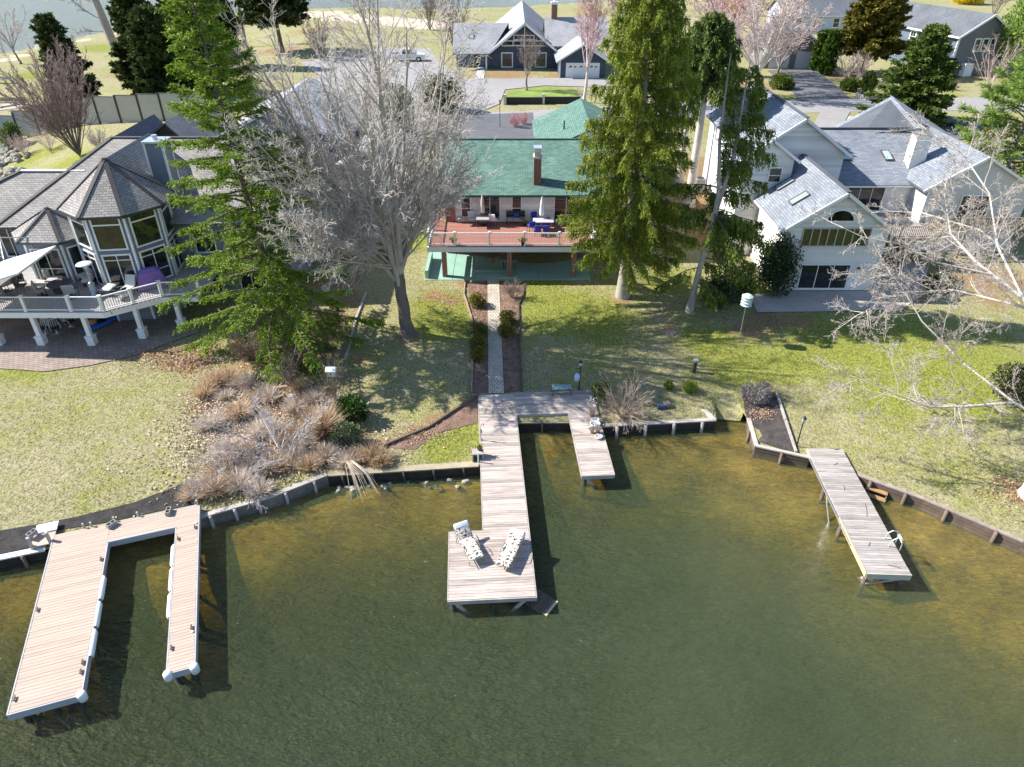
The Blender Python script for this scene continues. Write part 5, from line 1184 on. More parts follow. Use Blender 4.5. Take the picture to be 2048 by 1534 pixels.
for px, py, h, s_, lab in ((1650, 150, 5.6, 1, 'taller of two pointed arborvitae beside the brown garage'), (1633, 142, 5.2, 2, 'shorter of two pointed arborvitae beside the brown garage')):
    p = G(px, py); conifer('arborvitae', lab, [[p, (p.x, p.y, p.z + h)]], .1, 1.25, F_ARB, BARK_D, 40 + s_, nb=90, S=40, m=6, droop=0, rise=1.3, tl=.32, tw=.10, bl=.5, prof=.55, r0=.08)
for (x, y, h, L, lab, sd) in ((40.5, 58, 13.5, 5.8, 'feathery light green pine beside the far gable of the white house', 51), (60, 84, 12.5, 5.5, 'light green pine by the road beyond the white house', 52)):
    conifer('white_pine', lab, [[(x, y, gh(x, y)), (x - .3, y, h)]], 3.0, L, F_PINE, BARK_G, sd, nb=70, S=46, m=11, weep=-.12, droop=.12, rise=.35, tl=.5, tw=.035, bl=.75, prof=.5)

# ---- bare and budding trees of the background
S2 = dict(n=[10, 7, 4], rmin=.018)
RED = M('red_bud_twigs', (.58, .30, .30), .9, .3, 3); PINKT = M('pinkish_twigs', (.62, .50, .48), .9, .2, 3)
def fan(n, spread, L, r, seed, lean=(0, 0), hi=1.0):
    q = random.Random(seed); return [((math.cos(i * 2.4) * spread * q.uniform(.3, 1) + lean[0], math.sin(i * 2.4) * spread * q.uniform(.3, 1) + lean[1], hi), L * q.uniform(.75, 1.1), r * q.uniform(.7, 1.1)) for i in range(n)]
p = G(1505, 196); bare_tree('budding_maple', 'pale bare maple flushed with red buds across the road', p, fan(13, .95, 11, .14, 2), dict(n=[12, 8, 5], rmin=.022), 61, ((.1, 0, 3.0), .26), BARK_P, BARK_P, PINKT)
p = G(1440, 150); bare_tree('budding_maple', 'second red-budded maple deeper behind the huge spruce', p, fan(11, .8, 12, .14, 3), dict(n=[11, 8, 5], rmin=.024), 62, ((0, 0, 3.5), .28), BARK_P, PINKT, RED)
p = G(1168, 205); bare_tree('budding_maple', 'slender red-budded tree at the corner of the dark retaining wall', p, fan(6, .35, 10, .11, 4), S2, 63, ((.2, 0, 3.5), .2), BARK_P, PINKT, RED)
p = G(1548, 172); bare_tree('bare_shade_tree', 'spreading bare tree in front of the brown garage', p, fan(7, .8, 7.5, .11, 5, (.1, 0)), S2, 64, ((.2, 0, 2.4), .2), BARK_D, M('greybrown_branch', (.30, .25, .23), .9, .2, 3), PINKT)
p = G(1053, 182); bare_tree('small_bare_tree', 'small bare vase-shaped tree in the grassy island before the navy house', p, fan(9, .6, 5.2, .07, 6), dict(n=[8, 6, 4], rmin=.014), 65, ((0, 0, 1.6), .13), BARK_D, M('greybrown_branch', (.3, .25, .23)), M('brown_twigs', (.27, .21, .18), .9, .2, 3))
p = G(42, 128); bare_tree('small_bare_tree', 'small bare tree alone on the park lawn near the river', p, fan(7, .9, 6.5, .08, 7), dict(n=[7, 5, 3], rmin=.02), 66, ((-.5, 0, 2.2), .16), BARK_D, M('greybrown_branch', (.3, .25, .23)), PINKT)
p = G(236, 112); bare_tree('tall_oak', 'massive bare oak trunk with long side limbs over the park lawn', p, [((-.2, .1, 1), 15, .3), ((-1, .1, .35), 9, .14, (.1, 0, -2.5)), ((-1, .3, .25), 8, .12, (.2, 0, -5)), ((-.9, -.2, .55), 9, .13, (0, 0, -.5)), ((.8, 0, .6), 9, .13, (0, 0, -1)), ((-1, 0, .02), 6, .09, (.3, 0, -7)), ((.5, .5, .8), 10, .14)], dict(n=[8, 6, 3.5], rmin=.02), 67, ((-1.6, .3, 11), .75), BARK_G, BARK_G, M('greybrown_branch', (.3, .25, .23)))
p = G(455, 48); bare_tree('tall_oak', 'grey oak trunk near the river bank behind the parking area', p, fan(6, .6, 11, .2, 8), dict(n=[6, 5, 3], rmin=.03), 68, ((-1, 0, 10), .7), BARK_G, BARK_G, M('greybrown_branch', (.3, .25, .23)))
p = G(492, 95); bare_tree('slim_trunk_tree', 'slim bare tree beside the grill post in the park', p, fan(6, .5, 8, .12, 9), dict(n=[6, 5, 3], rmin=.02), 69, ((.1, 0, 8), .32), BARK_D, BARK_D, M('greybrown_branch', (.3, .25, .23)))
p = G(565, 105); t = conifer('park_evergreen', 'dark broad-crowned evergreen beyond the parking area', [[p, (p.x - .5, p.y, p.z + 12)]], 4.5, 6.0, F_CEDAR, BARK_D, 71, nb=110, S=46, m=8, droop=.1, rise=.4, tl=.6, tw=.16, bl=1.1, prof=.4, r0=.4)
# fan-shaped brown tree in front of the fence
p = G(160, 312); bare_tree('brown_fan_tree', 'dense brown fan-shaped bare tree in front of the long pale fence', p, fan(34, .62, 9.5, .06, 12, (-.12, 0)), dict(n=[9, 6, 3], ang=[20, 24, 28], up=[.04, .06, .05, .03], rmin=.016), 72, None, M('brown_stem', (.22, .17, .15), .9, .2, 3), M('brown_stem', (.2, .2, .2)), M('rosy_brown_twigs', (.33, .235, .215), .9, .25, 3))
# sycamore limbs that reach in from the right, on a trunk at the right edge
sb = G(2066, 992); t = thing('sycamore_tree', 'pale-barked sycamore with bare limbs reaching over the right-hand lawn', 'tree', sb)
def rel(*a): return Vector(a) - sb
tubes('trunk', [([rel(sb.x, sb.y, sb.z - .2), rel(sb.x, sb.y, sb.z + .25), rel(sb.x + .15, sb.y + .1, 2.5), rel(sb.x + .5, sb.y + .4, 7), rel(sb.x + .7, sb.y + 1, 13)], [.72, .56, .47, .38, .25])], BARK_P, 14, t)
limbs = [[rel(24.5, 25.1, 6.4), rel(21.57, 27, 9.5), rel(20.38, 29, 10.3), rel(20.13, 31, 10.8), rel(20.1, 32.2, 12.0)], [rel(20.9, 28.2, 10.0), rel(18.6, 28.9, 10.3), rel(16.9, 29.3, 11.0), rel(15.4, 29.6, 11.2), rel(14.6, 29.9, 11.5)], [rel(24.3, 25, 4.0), rel(22.4, 26, 4.85), rel(20.2, 26, 4.6), rel(18.7, 26, 4.6), rel(15.6, 27, 5.5)],
         [rel(24.5, 25.1, 7.2), rel(22.5, 28, 8.6), rel(20.9, 30.5, 8.2), rel(18.8, 31.4, 7.6), rel(17.3, 31.2, 6.6)], [rel(21.57, 27, 9.5), rel(21.8, 30, 10.6), rel(22.6, 33, 12), rel(22.6, 36, 13), rel(21.8, 38.5, 13.6)], [rel(22.4, 26, 4.85), rel(21.0, 28.2, 5.6), rel(19.6, 30.0, 6.8), rel(18.6, 30.9, 8.2), rel(18.2, 31.4, 8.6)], [rel(24.5, 25.1, 7.5), rel(23.5, 29, 9.5), rel(22.8, 33, 10.2), rel(21.8, 36.5, 9.8), rel(21.2, 39, 9)]]
tubes('limbs', [(l, r) for l, r in zip(limbs, ([.12, .09, .07, .05, .03], [.05, .04, .03, .02, .012], [.085, .075, .06, .04, .02], [.07, .055, .04, .03, .015], [.06, .05, .04, .03, .015], [.055, .045, .035, .025, .012], [.075, .06, .045, .03, .015]))], M('sycamore_limb', (.52, .47, .41), .85, .3, 4, bmp=.3), 8, t)
rr = random.Random(9); out = [[] for _ in range(4)]
SS = dict(BASE, n=[8, 5, 3], wig=[.13, .2, .25, .25], up=[.02, .01, .0, .0], len=[.42, .5, .5], ang=[42, 45, 45], rmin=.0075)
for li, l in enumerate(limbs):
    for j in range(5 if li == 1 else 22):
        k = rr.uniform(.8, 3.99); q = l[int(k)].lerp(l[int(k) + 1], k % 1); d = (l[int(k) + 1] - l[int(k)]).normalized()
        grow(out, q, perp_dir(d, R(rr.uniform(30, 70)), rr), rr.uniform(1.2, 3.2) * (.5 if li == 1 else 1), .02, 0, SS, rr)
    grow(out, l[-1], (l[-1] - l[-2]).normalized(), 2.0, .03, 0, SS, rr)
tubes('branches', out[0] + out[1], M('sycamore_limb', (.6, .6, .6)), 4, t); tubes('crown', out[2] + out[3], M('sycamore_twigs', (.45, .39, .35), .9, .2, 3), 3, t)
for px, py, h, lab, sd in ((1652, 236, 0, None, 0), (1690, 165, 4.2, 'pinkish multi-stemmed crape myrtle by the arborvitae', 81), (1716, 162, 3.6, 'low spreading bare shrub beside the crape myrtle', 82), (1975, 178, 6.5, 'vase-shaped bare tree at the corner of the slate-blue house', 83)):
    if lab: p = G(px, py); bare_tree('bare_shrub_tree', lab, p, fan(12, .7, h, .05, sd), dict(n=[6, 5, 3], rmin=.014), sd, None, PINKT, PINKT, M('brown_twigs', (.3, .3, .3)))
for px, py, h, lab, sd in ((905, 92, 9, 'brown bare tree clump beside the navy house', 85), (860, 60, 8, 'pale bare thicket at the end of the beach', 86), (1985, 40, 12, 'leaning bare tree behind the slate-blue house', 87), (640, 120, 6, 'bare sapling at the edge of the parking area', 88), (1250, 90, 9, 'bare tree between the navy house and the huge spruce', 89)):
    p = G(px, py); bare_tree('background_tree', lab, p, fan(12, .55, h, .09, sd), dict(n=[8, 6, 3], rmin=.02), sd, None, M('brown_stem', (.2, .2, .2)), M('brown_twigs', (.3, .3, .3)), M('brown_twigs', (.3, .3, .3)))

# ---- shrubs
def leafy(name, label, base, rx, ry, rz, mat, n, leaf=.09, seed=1, group=None, cat='shrub', lift=.0, w=.35, stems=8):
    rs = np.random.RandomState(seed); t = thing(name, label, cat, base, group=group)
    q = random.Random(seed); polys = []
    tips = []
    for i in range(stems):
        a = i * 2.4; r = q.uniform(.35, .9); e = Vector((math.cos(a) * rx * r * .8, math.sin(a) * ry * r * .8, rz * q.uniform(.9, 1.6) + lift)); tips.append(e)
        polys.append(([Vector((0, 0, -.05)), e * .35 + Vector((0, 0, .05)), e * .7, e], [.03, .022, .014, .007]))
    tubes('stems', polys, BARK_D, 4, t)
    C = rs.normal(size=(max(6, n // 60), 3)); C /= np.linalg.norm(C, axis=1, keepdims=True); C *= rs.uniform(.45, 1.0, (len(C), 1))
    O = C[rs.randint(len(C), size=n)] + rs.normal(0, .22, (n, 3)); ln = np.linalg.norm(O, axis=1, keepdims=True); O = np.where(ln > 1.12, O / ln * 1.12, O)
    O = O * np.array([[rx, ry, rz]]) + np.array([[0, 0, rz * .98 + lift]]); O[:, 2] = np.maximum(O[:, 2], .03)
    D = O - np.array([[0, 0, rz * .5]]); D /= np.linalg.norm(D, axis=1, keepdims=True) + 1e-6; D = D + rs.normal(0, .6, (n, 3)) + np.array([[0, 0, .3]])
    kites('foliage', O, D, leaf * rs.uniform(.7, 1.3, n), leaf * w * rs.uniform(.8, 1.2, n), mat, t, rs)
    return t
def twiggy(name, label, base, h, spread, n, mat, seed, r=.012, arch=.0, lv=2, group=None, twmat=None, nn=(7, 4)):
    st = fan(n, spread, h, r, seed)
    S = dict(seg=[6, 4, 3][:lv + 1], wig=[.08, .12, .15], up=[.03 - arch, -.02 - arch * .5, 0], tap=[.7, .7, .6], n=list(nn)[:lv], t0=[.25, .2], ang=[25, 30], len=[.4, .5], rr=[.6, .6], rmin=.006)
    q = random.Random(seed); st = [((a[0][0], a[0][1], a[0][2]), a[1], a[2], (q.gauss(0, .1), q.gauss(0, .1), 0)) for a in st]
    return bare_tree(name, label, base, st, S, seed, None, mat, mat, twmat or mat, group, 'shrub')
F_BOX = leafmat('boxwood_leaves', (.08, .085, .012), (.24, .22, .035), .2); F_RHO = leafmat('rhododendron_leaves', (.02, .05, .010), (.07, .14, .02), .15, .35, spec=.5); F_SAGE = leafmat('grey_green_leaves', (.06, .085, .04), (.20, .25, .12), .2)
F_LIME = leafmat('lime_leaves', (.08, .14, .01), (.26, .36, .03), .25); F_HOLLY = leafmat('holly_leaves', (.012, .028, .012), (.06, .11, .035), .1, .3, spec=.6)
for i, (px, py, rx, rz, lab) in enumerate(((955, 612, .5, .42, 'olive bush left of the path nearest the patio'), (957, 672, .5, .45, 'olive bush left of the path opposite the path bend'), (957, 700, .52, .5, 'larger olive bush left of the path, nearest the mulch gap'), (1016, 648, .5, .42, 'olive bush right of the path, upper of two'), (1014, 672, .5, .42, 'olive bush right of the path, lower of two'), (957, 720, .42, .4, 'lowest olive bush left of the path towards the dock'))):
    leafy('path_bush', lab, G(px, py), rx, rx, rz, F_BOX, 1500, .10, 100 + i, 'bushes lining the paver path')
p = G(1025, 596); twiggy('bare_path_shrub', 'brown twiggy shrub at the patio end of the path', p, 1.3, .8, 26, M('brown_twigs', (.3, .3, .3)), 110, .01)
leafy('round_shrub', 'smaller round clipped shrub on the lawn behind the grey seawall', G(1337, 778), .24, .24, .27, F_LIME, 1400, .06, 111); leafy('round_shrub', 'larger round clipped shrub on the lawn behind the grey seawall', G(1379, 782), .36, .36, .33, F_LIME, 2000, .06, 112)
leafy('lime_shrub', 'lime green shrub half hidden by the arching brown shrub', G(1203, 792), .5, .4, .48, F_LIME, 1600, .08, 113)
twiggy('arching_shrub', 'arching brown bare shrub behind the seawall beside the finger pier', G(1245, 838), 2.3, 1.1, 48, M('arching_twigs', (.37, .28, .23), .9, .3, 4), 114, .016, .12, nn=(6, 4))
leafy('lavender_mound', 'grey twiggy mound at the head of the dark mulch bed', G(1512, 800), .75, .6, .5, M('grey_twig_leaf', (.38, .335, .32), .9, .25, 5, island=.5), 2600, .16, 115, w=.1)
leafy('rhododendron', 'dark glossy evergreen shrub by the birdhouse at the brush edge', G(708, 840), .75, .7, .7, F_RHO, 1800, .17, 116); leafy('grey_green_shrub', 'loose grey-green shrub between the tan grass and the lawn', G(697, 890), .7, .6, .6, F_SAGE, 1300, .13, 117)
leafy('holly_shrub', 'large dark holly against the wall of the white house', G(1545, 588), 1.35, 1.1, 2.1, F_HOLLY, 7000, .16, 118); leafy('holly_shrub', 'dark evergreen shrub under the leaning spruce', G(1432, 612), 1.1, .9, 1.1, F_HOLLY, 4000, .14, 119)
leafy('yew_shrub', 'bushy dark evergreen around the foot of the leaning spruce', G(1475, 600), 1.0, .9, 1.3, F_DARK, 4000, .16, 120, w=.2)
leafy('dark_hedge_shrub', 'dark shrub at the right edge of the sunny lawn', G(2035, 800), 1.4, 1.3, 1.0, leafmat('dark_hedge_leaves', (.015, .02, .010), (.07, .08, .04), .1), 5000, .12, 121)
leafy('bramble_shrub', 'low blue-green shrub under the deck of the white house', G(1880, 580), 1.2, .8, .6, F_HOLLY, 2500, .13, 122)
leafy('driveway_evergreen', 'tall green evergreen bush beside the driveway behind the maple', G(800, 268), 1.5, 1.4, 2.4, F_SAGE, 4500, .3, 123, w=.25); leafy('driveway_evergreen', 'dark evergreen bush at the bend of the driveway', G(880, 222), 2.4, 1.6, 1.9, F_CEDAR, 4500, .3, 124, w=.3)
leafy('driveway_evergreen', 'dark bushy evergreen before the garden steps of the green-roofed house', G(828, 392), 1.2, 1.2, 1.5, F_CEDAR, 3000, .22, 125, w=.3)
leafy('rounded_bush', 'dark rounded bush beside the dark driveway', G(1562, 178), 1.5, 1.2, .9, F_DARK, 2500, .25, 126); leafy('rounded_bush', 'dark bush on the lawn beside the stone ring planter', G(1700, 182), 1.2, 1.1, .8, F_DARK, 2000, .25, 127)
leafy('planter_spruce', 'small pointed evergreen growing in the stone ring planter', G(1732, 192), .8, .8, 1.4, F_DARK, 1800, .25, 128)
leafy('forsythia', 'bright yellow forsythia beyond the slate-blue house', G(1937, 8), 4, 3, 1.6, leafmat('forsythia_bloom', (.55, .42, .01), (.8, .65, .03), .2), 3000, .5, 129)
leafy('yellow_green_shrub', 'yellow-green conical shrub near the far corner of the white house', G(1975, 310), 1.2, 1.0, 1.6, leafmat('gold_leaves', (.14, .15, .01), (.36, .34, .04), .25), 2500, .24, 130)
leafy('garden_pine', 'small dark pine on the bank of the inlet', G(32, 295), 1.1, 1.0, 1.3, F_DARK, 2500, .3, 131, w=.15)
leafy('green_tree', 'light green tree at the corner of the slate-blue house lot', G(2035, 150), 4, 3.5, 4.5, F_PINE, 7000, .45, 132, lift=1.5, w=.3, cat='tree')
for i, (px, py, h, mt, lab) in enumerate(((1030, 255, 1.6, RED, 'reddish twiggy shrub beside the lamp post on the road'), (1048, 250, 1.4, RED, 'smaller reddish shrub by the green back roof'), (50, 310, 2.4, PINKT, 'pale bare shrub on the rocky inlet bank'), (100, 300, 2.6, PINKT, 'pinkish bare thicket under the brown fan-shaped tree'), (200, 300, 2.2, PINKT, 'bare shrub beside the roof of the turreted house'), (1900, 180, 1.6, M('rusty_twigs', (.30, .17, .13), .9, .3, 4), 'rusty rounded shrub by the path of the slate-blue house'), (1740, 170, 1.3, M('tan_grass', (.5, .4, .28), .9, .3, 4), 'tan grass clump on the lawn across the road'), (1298, 525, 1.0, M('brown_twigs', (.3, .3, .3)), 'small bare bush beside the propane tank'))):
    twiggy('roadside_shrub', lab, G(px, py), h, .9, 26, mt, 140 + i, .018 if py < 350 else .01)
for i, (px, py, h, lab) in enumerate(((640, 470, 3.2, 'tangled brown shrub between the turreted house and the maple'), (590, 520, 3.0, 'brown thicket at the side wall of the turreted house'), (690, 520, 2.4, 'low tangled shrub beside the log edging'), (650, 400, 3.2, 'brown thicket below the neighbour annex'), (740, 470, 2.4, 'bare thicket behind the maple trunk'))):
    twiggy('thicket_shrub', lab, G(px, py), h, .9, 34, M('thicket_twigs', (.20, .135, .115), .9, .3, 4), 160 + i, .016)

# ---- the dry brush bed
TANG = leafmat('dry_grass', (.38, .25, .14), (.74, .58, .40), .25); STRAWG = leafmat('straw_grass', (.46, .38, .31), (.80, .70, .61), .25)
def grass(name, label, base, h, r, n, mat, seed, group=None, w=.012, lean=.5):
    rs = np.random.RandomState(seed); t = thing(name, label, 'grass clump', base, group=group)
    a = rs.rand(n) * 6.283; q = rs.rand(n) ** .5
    O = np.stack([np.cos(a) * q * r * .35, np.sin(a) * q * r * .35, np.zeros(n)], 1); D = np.stack([np.cos(a) * q * lean, np.sin(a) * q * lean, np.ones(n)], 1) + rs.normal(0, .14, (n, 3))
    L = h * rs.uniform(.6, 1.1, n); D /= np.linalg.norm(D, axis=1, keepdims=True); m1 = O + D * L[:, None] * .55; D2 = D + np.stack([np.cos(a) * .5, np.sin(a) * .5, -.35 * np.ones(n)], 1) * q[:, None]; D2 /= np.linalg.norm(D2, axis=1, keepdims=True)
    tip = m1 + D2 * L[:, None] * .5
    s = np.cross(D, rs.normal(size=(n, 3))); s /= np.linalg.norm(s, axis=1, keepdims=True)
    V = np.stack([O - s * w, O + s * w, m1 + s * w, m1 - s * w, m1 - s * w, m1 + s * w, tip + s * w * .3, tip - s * w * .3], 1).reshape(-1, 3)
    link(npmesh('blades', V, np.arange(8 * n).reshape(2 * n, 4), mat), 'blades', t); return t
grass('fountain_grass', 'tall tan fountain grass clump beside the dark glossy shrub', G(648, 872), 1.7, .7, 900, TANG, 200, w=.014, lean=.42)
spots = [(430, 770, .9, 1), (460, 760, .8, 1), (500, 775, .9, 0), (410, 790, .8, 1), (540, 800, .8, 0), (590, 820, .8, 0), (480, 830, .9, 1), (430, 850, .8, 0), (520, 870, .9, 0), (570, 880, .8, 1), (610, 880, .8, 0), (650, 920, .8, 0), (590, 920, .8, 0), (540, 940, .8, 0), (480, 920, .9, 1), (430, 985, 1.0, 1), (480, 975, .9, 0), (520, 985, .7, 0), (455, 905, .8, 0), (690, 930, .7, 0), (745, 915, .8, 1), (760, 925, .6, 1), (400, 985, .8, 0), (600, 780, .7, 1), (630, 800, .7, 0), (560, 760, .7, 0), (560, 935, .7, 1), (620, 935, .7, 1), (500, 945, .8, 0), (445, 945, .8, 1)]
_r = random.Random(77)
spots += [(px + _r.gauss(0, 16), py + _r.gauss(0, 12), h * _r.uniform(.55, .9), _r.random() < .35) for (px, py, h, k) in spots]
spots = [s_ for s_ in spots if G(s_[0], s_[1]).y > float(yshore(G(s_[0], s_[1]).x)) + .35]
for i, (px, py, h, k) in enumerate(spots): grass('dry_grass_clump', ('dry tan grass tuft in the brush bed behind the bending seawall' if k else 'pale straw-white grass tuft in the brush bed behind the bending seawall'), G(px, py), h, .8, 420, TANG if k else STRAWG, 210 + i, 'tan grass tufts of the brush bed' if k else 'straw grass tufts of the brush bed', w=.011, lean=.95)
GREYT = M('silvery_twigs', (.52, .47, .45), .9, .2, 4)
p = G(575, 925); bare_tree('fallen_bare_shrub', 'low sprawling silvery bare shrub in the middle of the brush bed', p, [((-1, .5, .55), 4.2, .06), ((-.7, .9, .7), 4.0, .055), ((-1, .1, .35), 3.8, .05), ((.05, .5, 1), 3.4, .045), ((-.4, .3, .9), 3.2, .05), ((.3, .2, .8), 2.4, .04), ((-1, -.2, .3), 3.4, .04)], dict(n=[9, 6, 4], wig=[.1, .14, .18, .2], up=[-.03, -.02, 0, 0], rmin=.008, len=[.42, .5, .5]), 230, None, GREYT, GREYT, GREYT, cat='shrub')
p = G(470, 960); bare_tree('fallen_bare_shrub', 'grey tangle of twigs at the lower edge of the brush bed', p, [((math.cos(a), math.sin(a), rr.uniform(.3, .8)), 2.4, .025) for a in np.arange(0, 6.2, .45)], dict(n=[7, 5, 3], wig=[.14, .18, .2, .2], up=[-.03, -.03, 0, 0], rmin=.007, len=[.45, .5, .5]), 231, None, GREYT, GREYT, GREYT, cat='shrub')
p = G(578, 775); bare_tree('cut_back_shrub', 'brown cut-back shrub with a forked orange stem beside the log', p, fan(10, .6, 2.4, .05, 33), dict(n=[6, 4, 3], rmin=.008), 232, None, M('orange_stem', (.36, .22, .12), .9, .3, 4), M('brown_twigs', (.3, .3, .3)), M('brown_twigs', (.3, .3, .3)), cat='shrub')
p = G(668, 800); twiggy('reed_stand', 'stand of thin grey reeds around the birdhouse pole', p, 2.4, .35, 46, M('reed_brown', (.30, .23, .17), .9, .3, 4), 233, .009, 0, 1, nn=(2, 2))
p = G(500, 720); twiggy('brown_underbrush', 'brown underbrush at the foot of the bright conifer, patio side', p, 1.9, 1.0, 50, M('underbrush', (.24, .18, .14), .9, .3, 4), 234, .012); p = G(600, 735); twiggy('brown_underbrush', 'dark underbrush at the foot of the bright conifer, lawn side', p, 1.8, 1.0, 44, M('underbrush', (.2, .2, .2)), 235, .012)
p = G(690, 928); t = thing('drooping_reeds', 'long pale reed stalks drooping over the seawall above the rocks', 'reeds', p)
polys = []
for i in range(26):
    a = rr.uniform(-.9, .1); L = rr.uniform(1.4, 2.4); d = Vector((math.sin(a + 1.2), -math.cos(a + .6), 0)); polys.append(([Vector((rr.gauss(0, .25), rr.gauss(0, .12), 0)), d * L * .3 + UP * .55, d * L * .7 + UP * .5, d * L + UP * (-.1 - rr.random() * .4)], [.012, .011, .009, .006]))
tubes('stalks', polys, M('pale_reed', (.55, .46, .36), .9, .2, 4), 4, t)
# scattered dry leaves on the ground
def litter(name, label, boxes, n, mat, seed, size=.09, clip=None):
    rs = np.random.RandomState(seed); O = []
    for (px, py, rx, ry) in boxes:
        c = G(px, py); k = int(n / len(boxes)); q = rs.normal(size=(k, 2)) * np.array([[rx, ry]]); O.append(np.stack([c.x + q[:, 0], c.y + q[:, 1]], 1))
    O = np.concatenate(O); O = O[O[:, 1] > yshore(O[:, 0]) + .25]; z = hgt(O[:, 0], O[:, 1]) + .075; O = np.column_stack([O, z]); D = np.column_stack([rs.normal(size=(len(O), 2)), rs.normal(0, .25, len(O))])
    o = kites(name, O, D, size * rs.uniform(.7, 1.3, len(O)), size * .35, mat, None, rs); return tag(o, kind='stuff')
F_LEAF = leafmat('dead_leaves', (.22, .12, .06), (.62, .45, .32), .1); F_LEAF2 = leafmat('orange_needles', (.25, .11, .04), (.50, .28, .13), .1)
litter('fallen_leaves', '', [(330, 715, 1.6, .7), (390, 725, 1.0, .8), (540, 810, 2.2, 1.8), (600, 770, 1.6, 1.0), (500, 900, 1.8, 1.6), (620, 910, 1.8, .8), (440, 800, 1.0, 1.2), (590, 860, 1.8, 1.4)], 9000, F_LEAF, 301, .10)
litter('fallen_leaves', '', [(890, 600, 1.0, .8), (960, 600, .35, 1.5), (1022, 650, .4, 2.2), (955, 690, .35, 2), (840, 870, .8, .4), (1518, 830, .5, .3), (1530, 645, 1.0, .6), (1420, 450, 1.5, 2.5), (1900, 560, 2.5, 1.5), (2020, 985, .9, .6), (700, 620, .9, 2)], 6500, F_LEAF, 302, .08)
litter('fallen_leaves', '', [(540, 840, 2.4, 2.2), (480, 900, 1.8, 1.8), (600, 900, 2.0, 1.0), (450, 820, 1.0, 1.6)], 9000, leafmat('pale_straw_litter', (.40, .31, .23), (.80, .68, .56), .15), 304, .13)
litter('pine_needles', '', [(1400, 400, 2, 3), (1425, 490, 1, 1.5), (1330, 430, 1, 1.5)], 4000, F_LEAF2, 303, .09)

# individual grass blades over the near lawns (uncountable: one mesh per colour)
def inpoly(x, y, P):
    ins = np.zeros(x.shape, bool)
    for (ax, ay), (bx_, by_) in zip(P, P[1:] + P[:1]):
        if by_ != ay: ins ^= ((ay > y) != (by_ > y)) & (x < (bx_ - ax) * (y - ay) / (by_ - ay) + ax)
    return ins
def lawn(name, n, mat, seed, L, w, thr):
    rs = np.random.RandomState(seed); x = rs.uniform(-36, 33, n); y = yshore(x) + .3 + (52 - yshore(x)) * rs.rand(n) ** 1.15
    ok = np.ones(n, bool)
    for P in EXCL + [[(-6.3, 46.6), (6, 46.6), (6, 66), (-6.3, 66)], [(18, 44.8), (40, 44.8), (40, 66), (18, 66)], [(-36, 37), (-19, 37), (-14, 44), (-14, 60), (-36, 60)], [(-1.9, 26), (4.6, 26), (4.6, 33.2), (-1.9, 33.2)], [(14.6, 26), (16.6, 26), (16.6, 28), (14.6, 28)], [(11, 28), (12.6, 28), (12.6, 32.6), (11, 32.6)]]: ok &= ~inpoly(x, y, P)
    for (bx_, by_, r) in LITTER: ok &= (np.hypot(x - bx_, y - by_) > r * .8) | (rs.rand(n) < .15)
    patch = np.sin(x * .55 + 1.3 * np.sin(y * .4)) * np.sin(y * .6 + 1.1 * np.sin(x * .35)) + rs.normal(0, .45, n)
    ok &= (patch > thr[0]) & (patch < thr[1]); x, y = x[ok], y[ok]
    O = np.column_stack([x, y, hgt(x, y)]); D = np.column_stack([rs.normal(0, .9, (len(x), 2)), np.abs(rs.normal(.5, .3, len(x)))])
    return tag(kites(name, O, D, L * rs.uniform(.6, 1.3, len(x)), w, mat, None, rs), kind='stuff')
lawn('lawn_blades', 90000, leafmat('straw_blades', (.22, .175, .08), (.56, .49, .28), .2, .9, 1.2), 501, .12, .013, (-9, 9))
lawn('lawn_blades', 90000, leafmat('green_blades', (.085, .11, .012), (.38, .42, .06), .3, .8, .9), 502, .12, .013, (.1, 9))

# ================================================================== FURNITURE AND SMALL THINGS
def floral(name, base, spots, scale=14):
    m, nt, bs = newmat(name); v = coords(nt, 'Object')
    a = nt.nodes.new('ShaderNodeTexVoronoi'); a.inputs['Scale'].default_value = scale; nt.links.new(v, a.inputs['Vector'])
    f = noise(nt, v, scale * .7, 3, .6)
    c = mix(nt, ramp(nt, a.outputs['Distance'], [(.28, 1), (.36, 0)]), base, ramp(nt, f, [(.38, spots[0]), (.5, spots[1]), (.62, spots[2])], 'CONSTANT'))
    c = mix(nt, ramp(nt, f, [(.545, 0), (.565, 1)]), c, (.03, .03, .035))
    nt.links.new(c, bs.inputs['Base Color']); bs.inputs['Roughness'].default_value = .9; return m
FLOR = floral('floral_cushion', (.72, .66, .55), [(.03, .03, .035), (.60, .22, .22), (.18, .25, .12)], 13)
TEALF = floral('teal_print', (.30, .50, .48), [(.05, .16, .17), (.65, .70, .62), (.10, .28, .28)], 22)
TERRA = M('terracotta', (.50, .22, .13), .85, .15, 6); CERAM = M('white_ceramic', (.74, .73, .71), .4, .06, 4); CUSH = M('taupe_cushion', (.46, .43, .40), .9, .1, 5, bmp=.2); CUSHL = M('pale_cushion', (.66, .63, .57), .9, .08, 5, bmp=.2)
BLUEF = M('blue_fabric', (.02, .05, .42), .8, .15, 6)
def pad(c, d, r=.04, rx=0, rz=0, seg=3):
    """soft rounded cushion mesh (bevelled box)"""
    bm = bmesh.new(); bmesh.ops.create_cube(bm, size=1); bmesh.ops.scale(bm, vec=d, verts=bm.verts); bmesh.ops.bevel(bm, geom=bm.edges[:] + bm.verts[:], offset=min(r, min(d) * .45), segments=seg, profile=.5, affect='EDGES')
    bmesh.ops.rotate(bm, cent=(0, 0, 0), matrix=Matrix.Rotation(rz, 3, 'Z') @ Matrix.Rotation(rx, 3, 'X'), verts=bm.verts); bmesh.ops.translate(bm, vec=c, verts=bm.verts); return bm
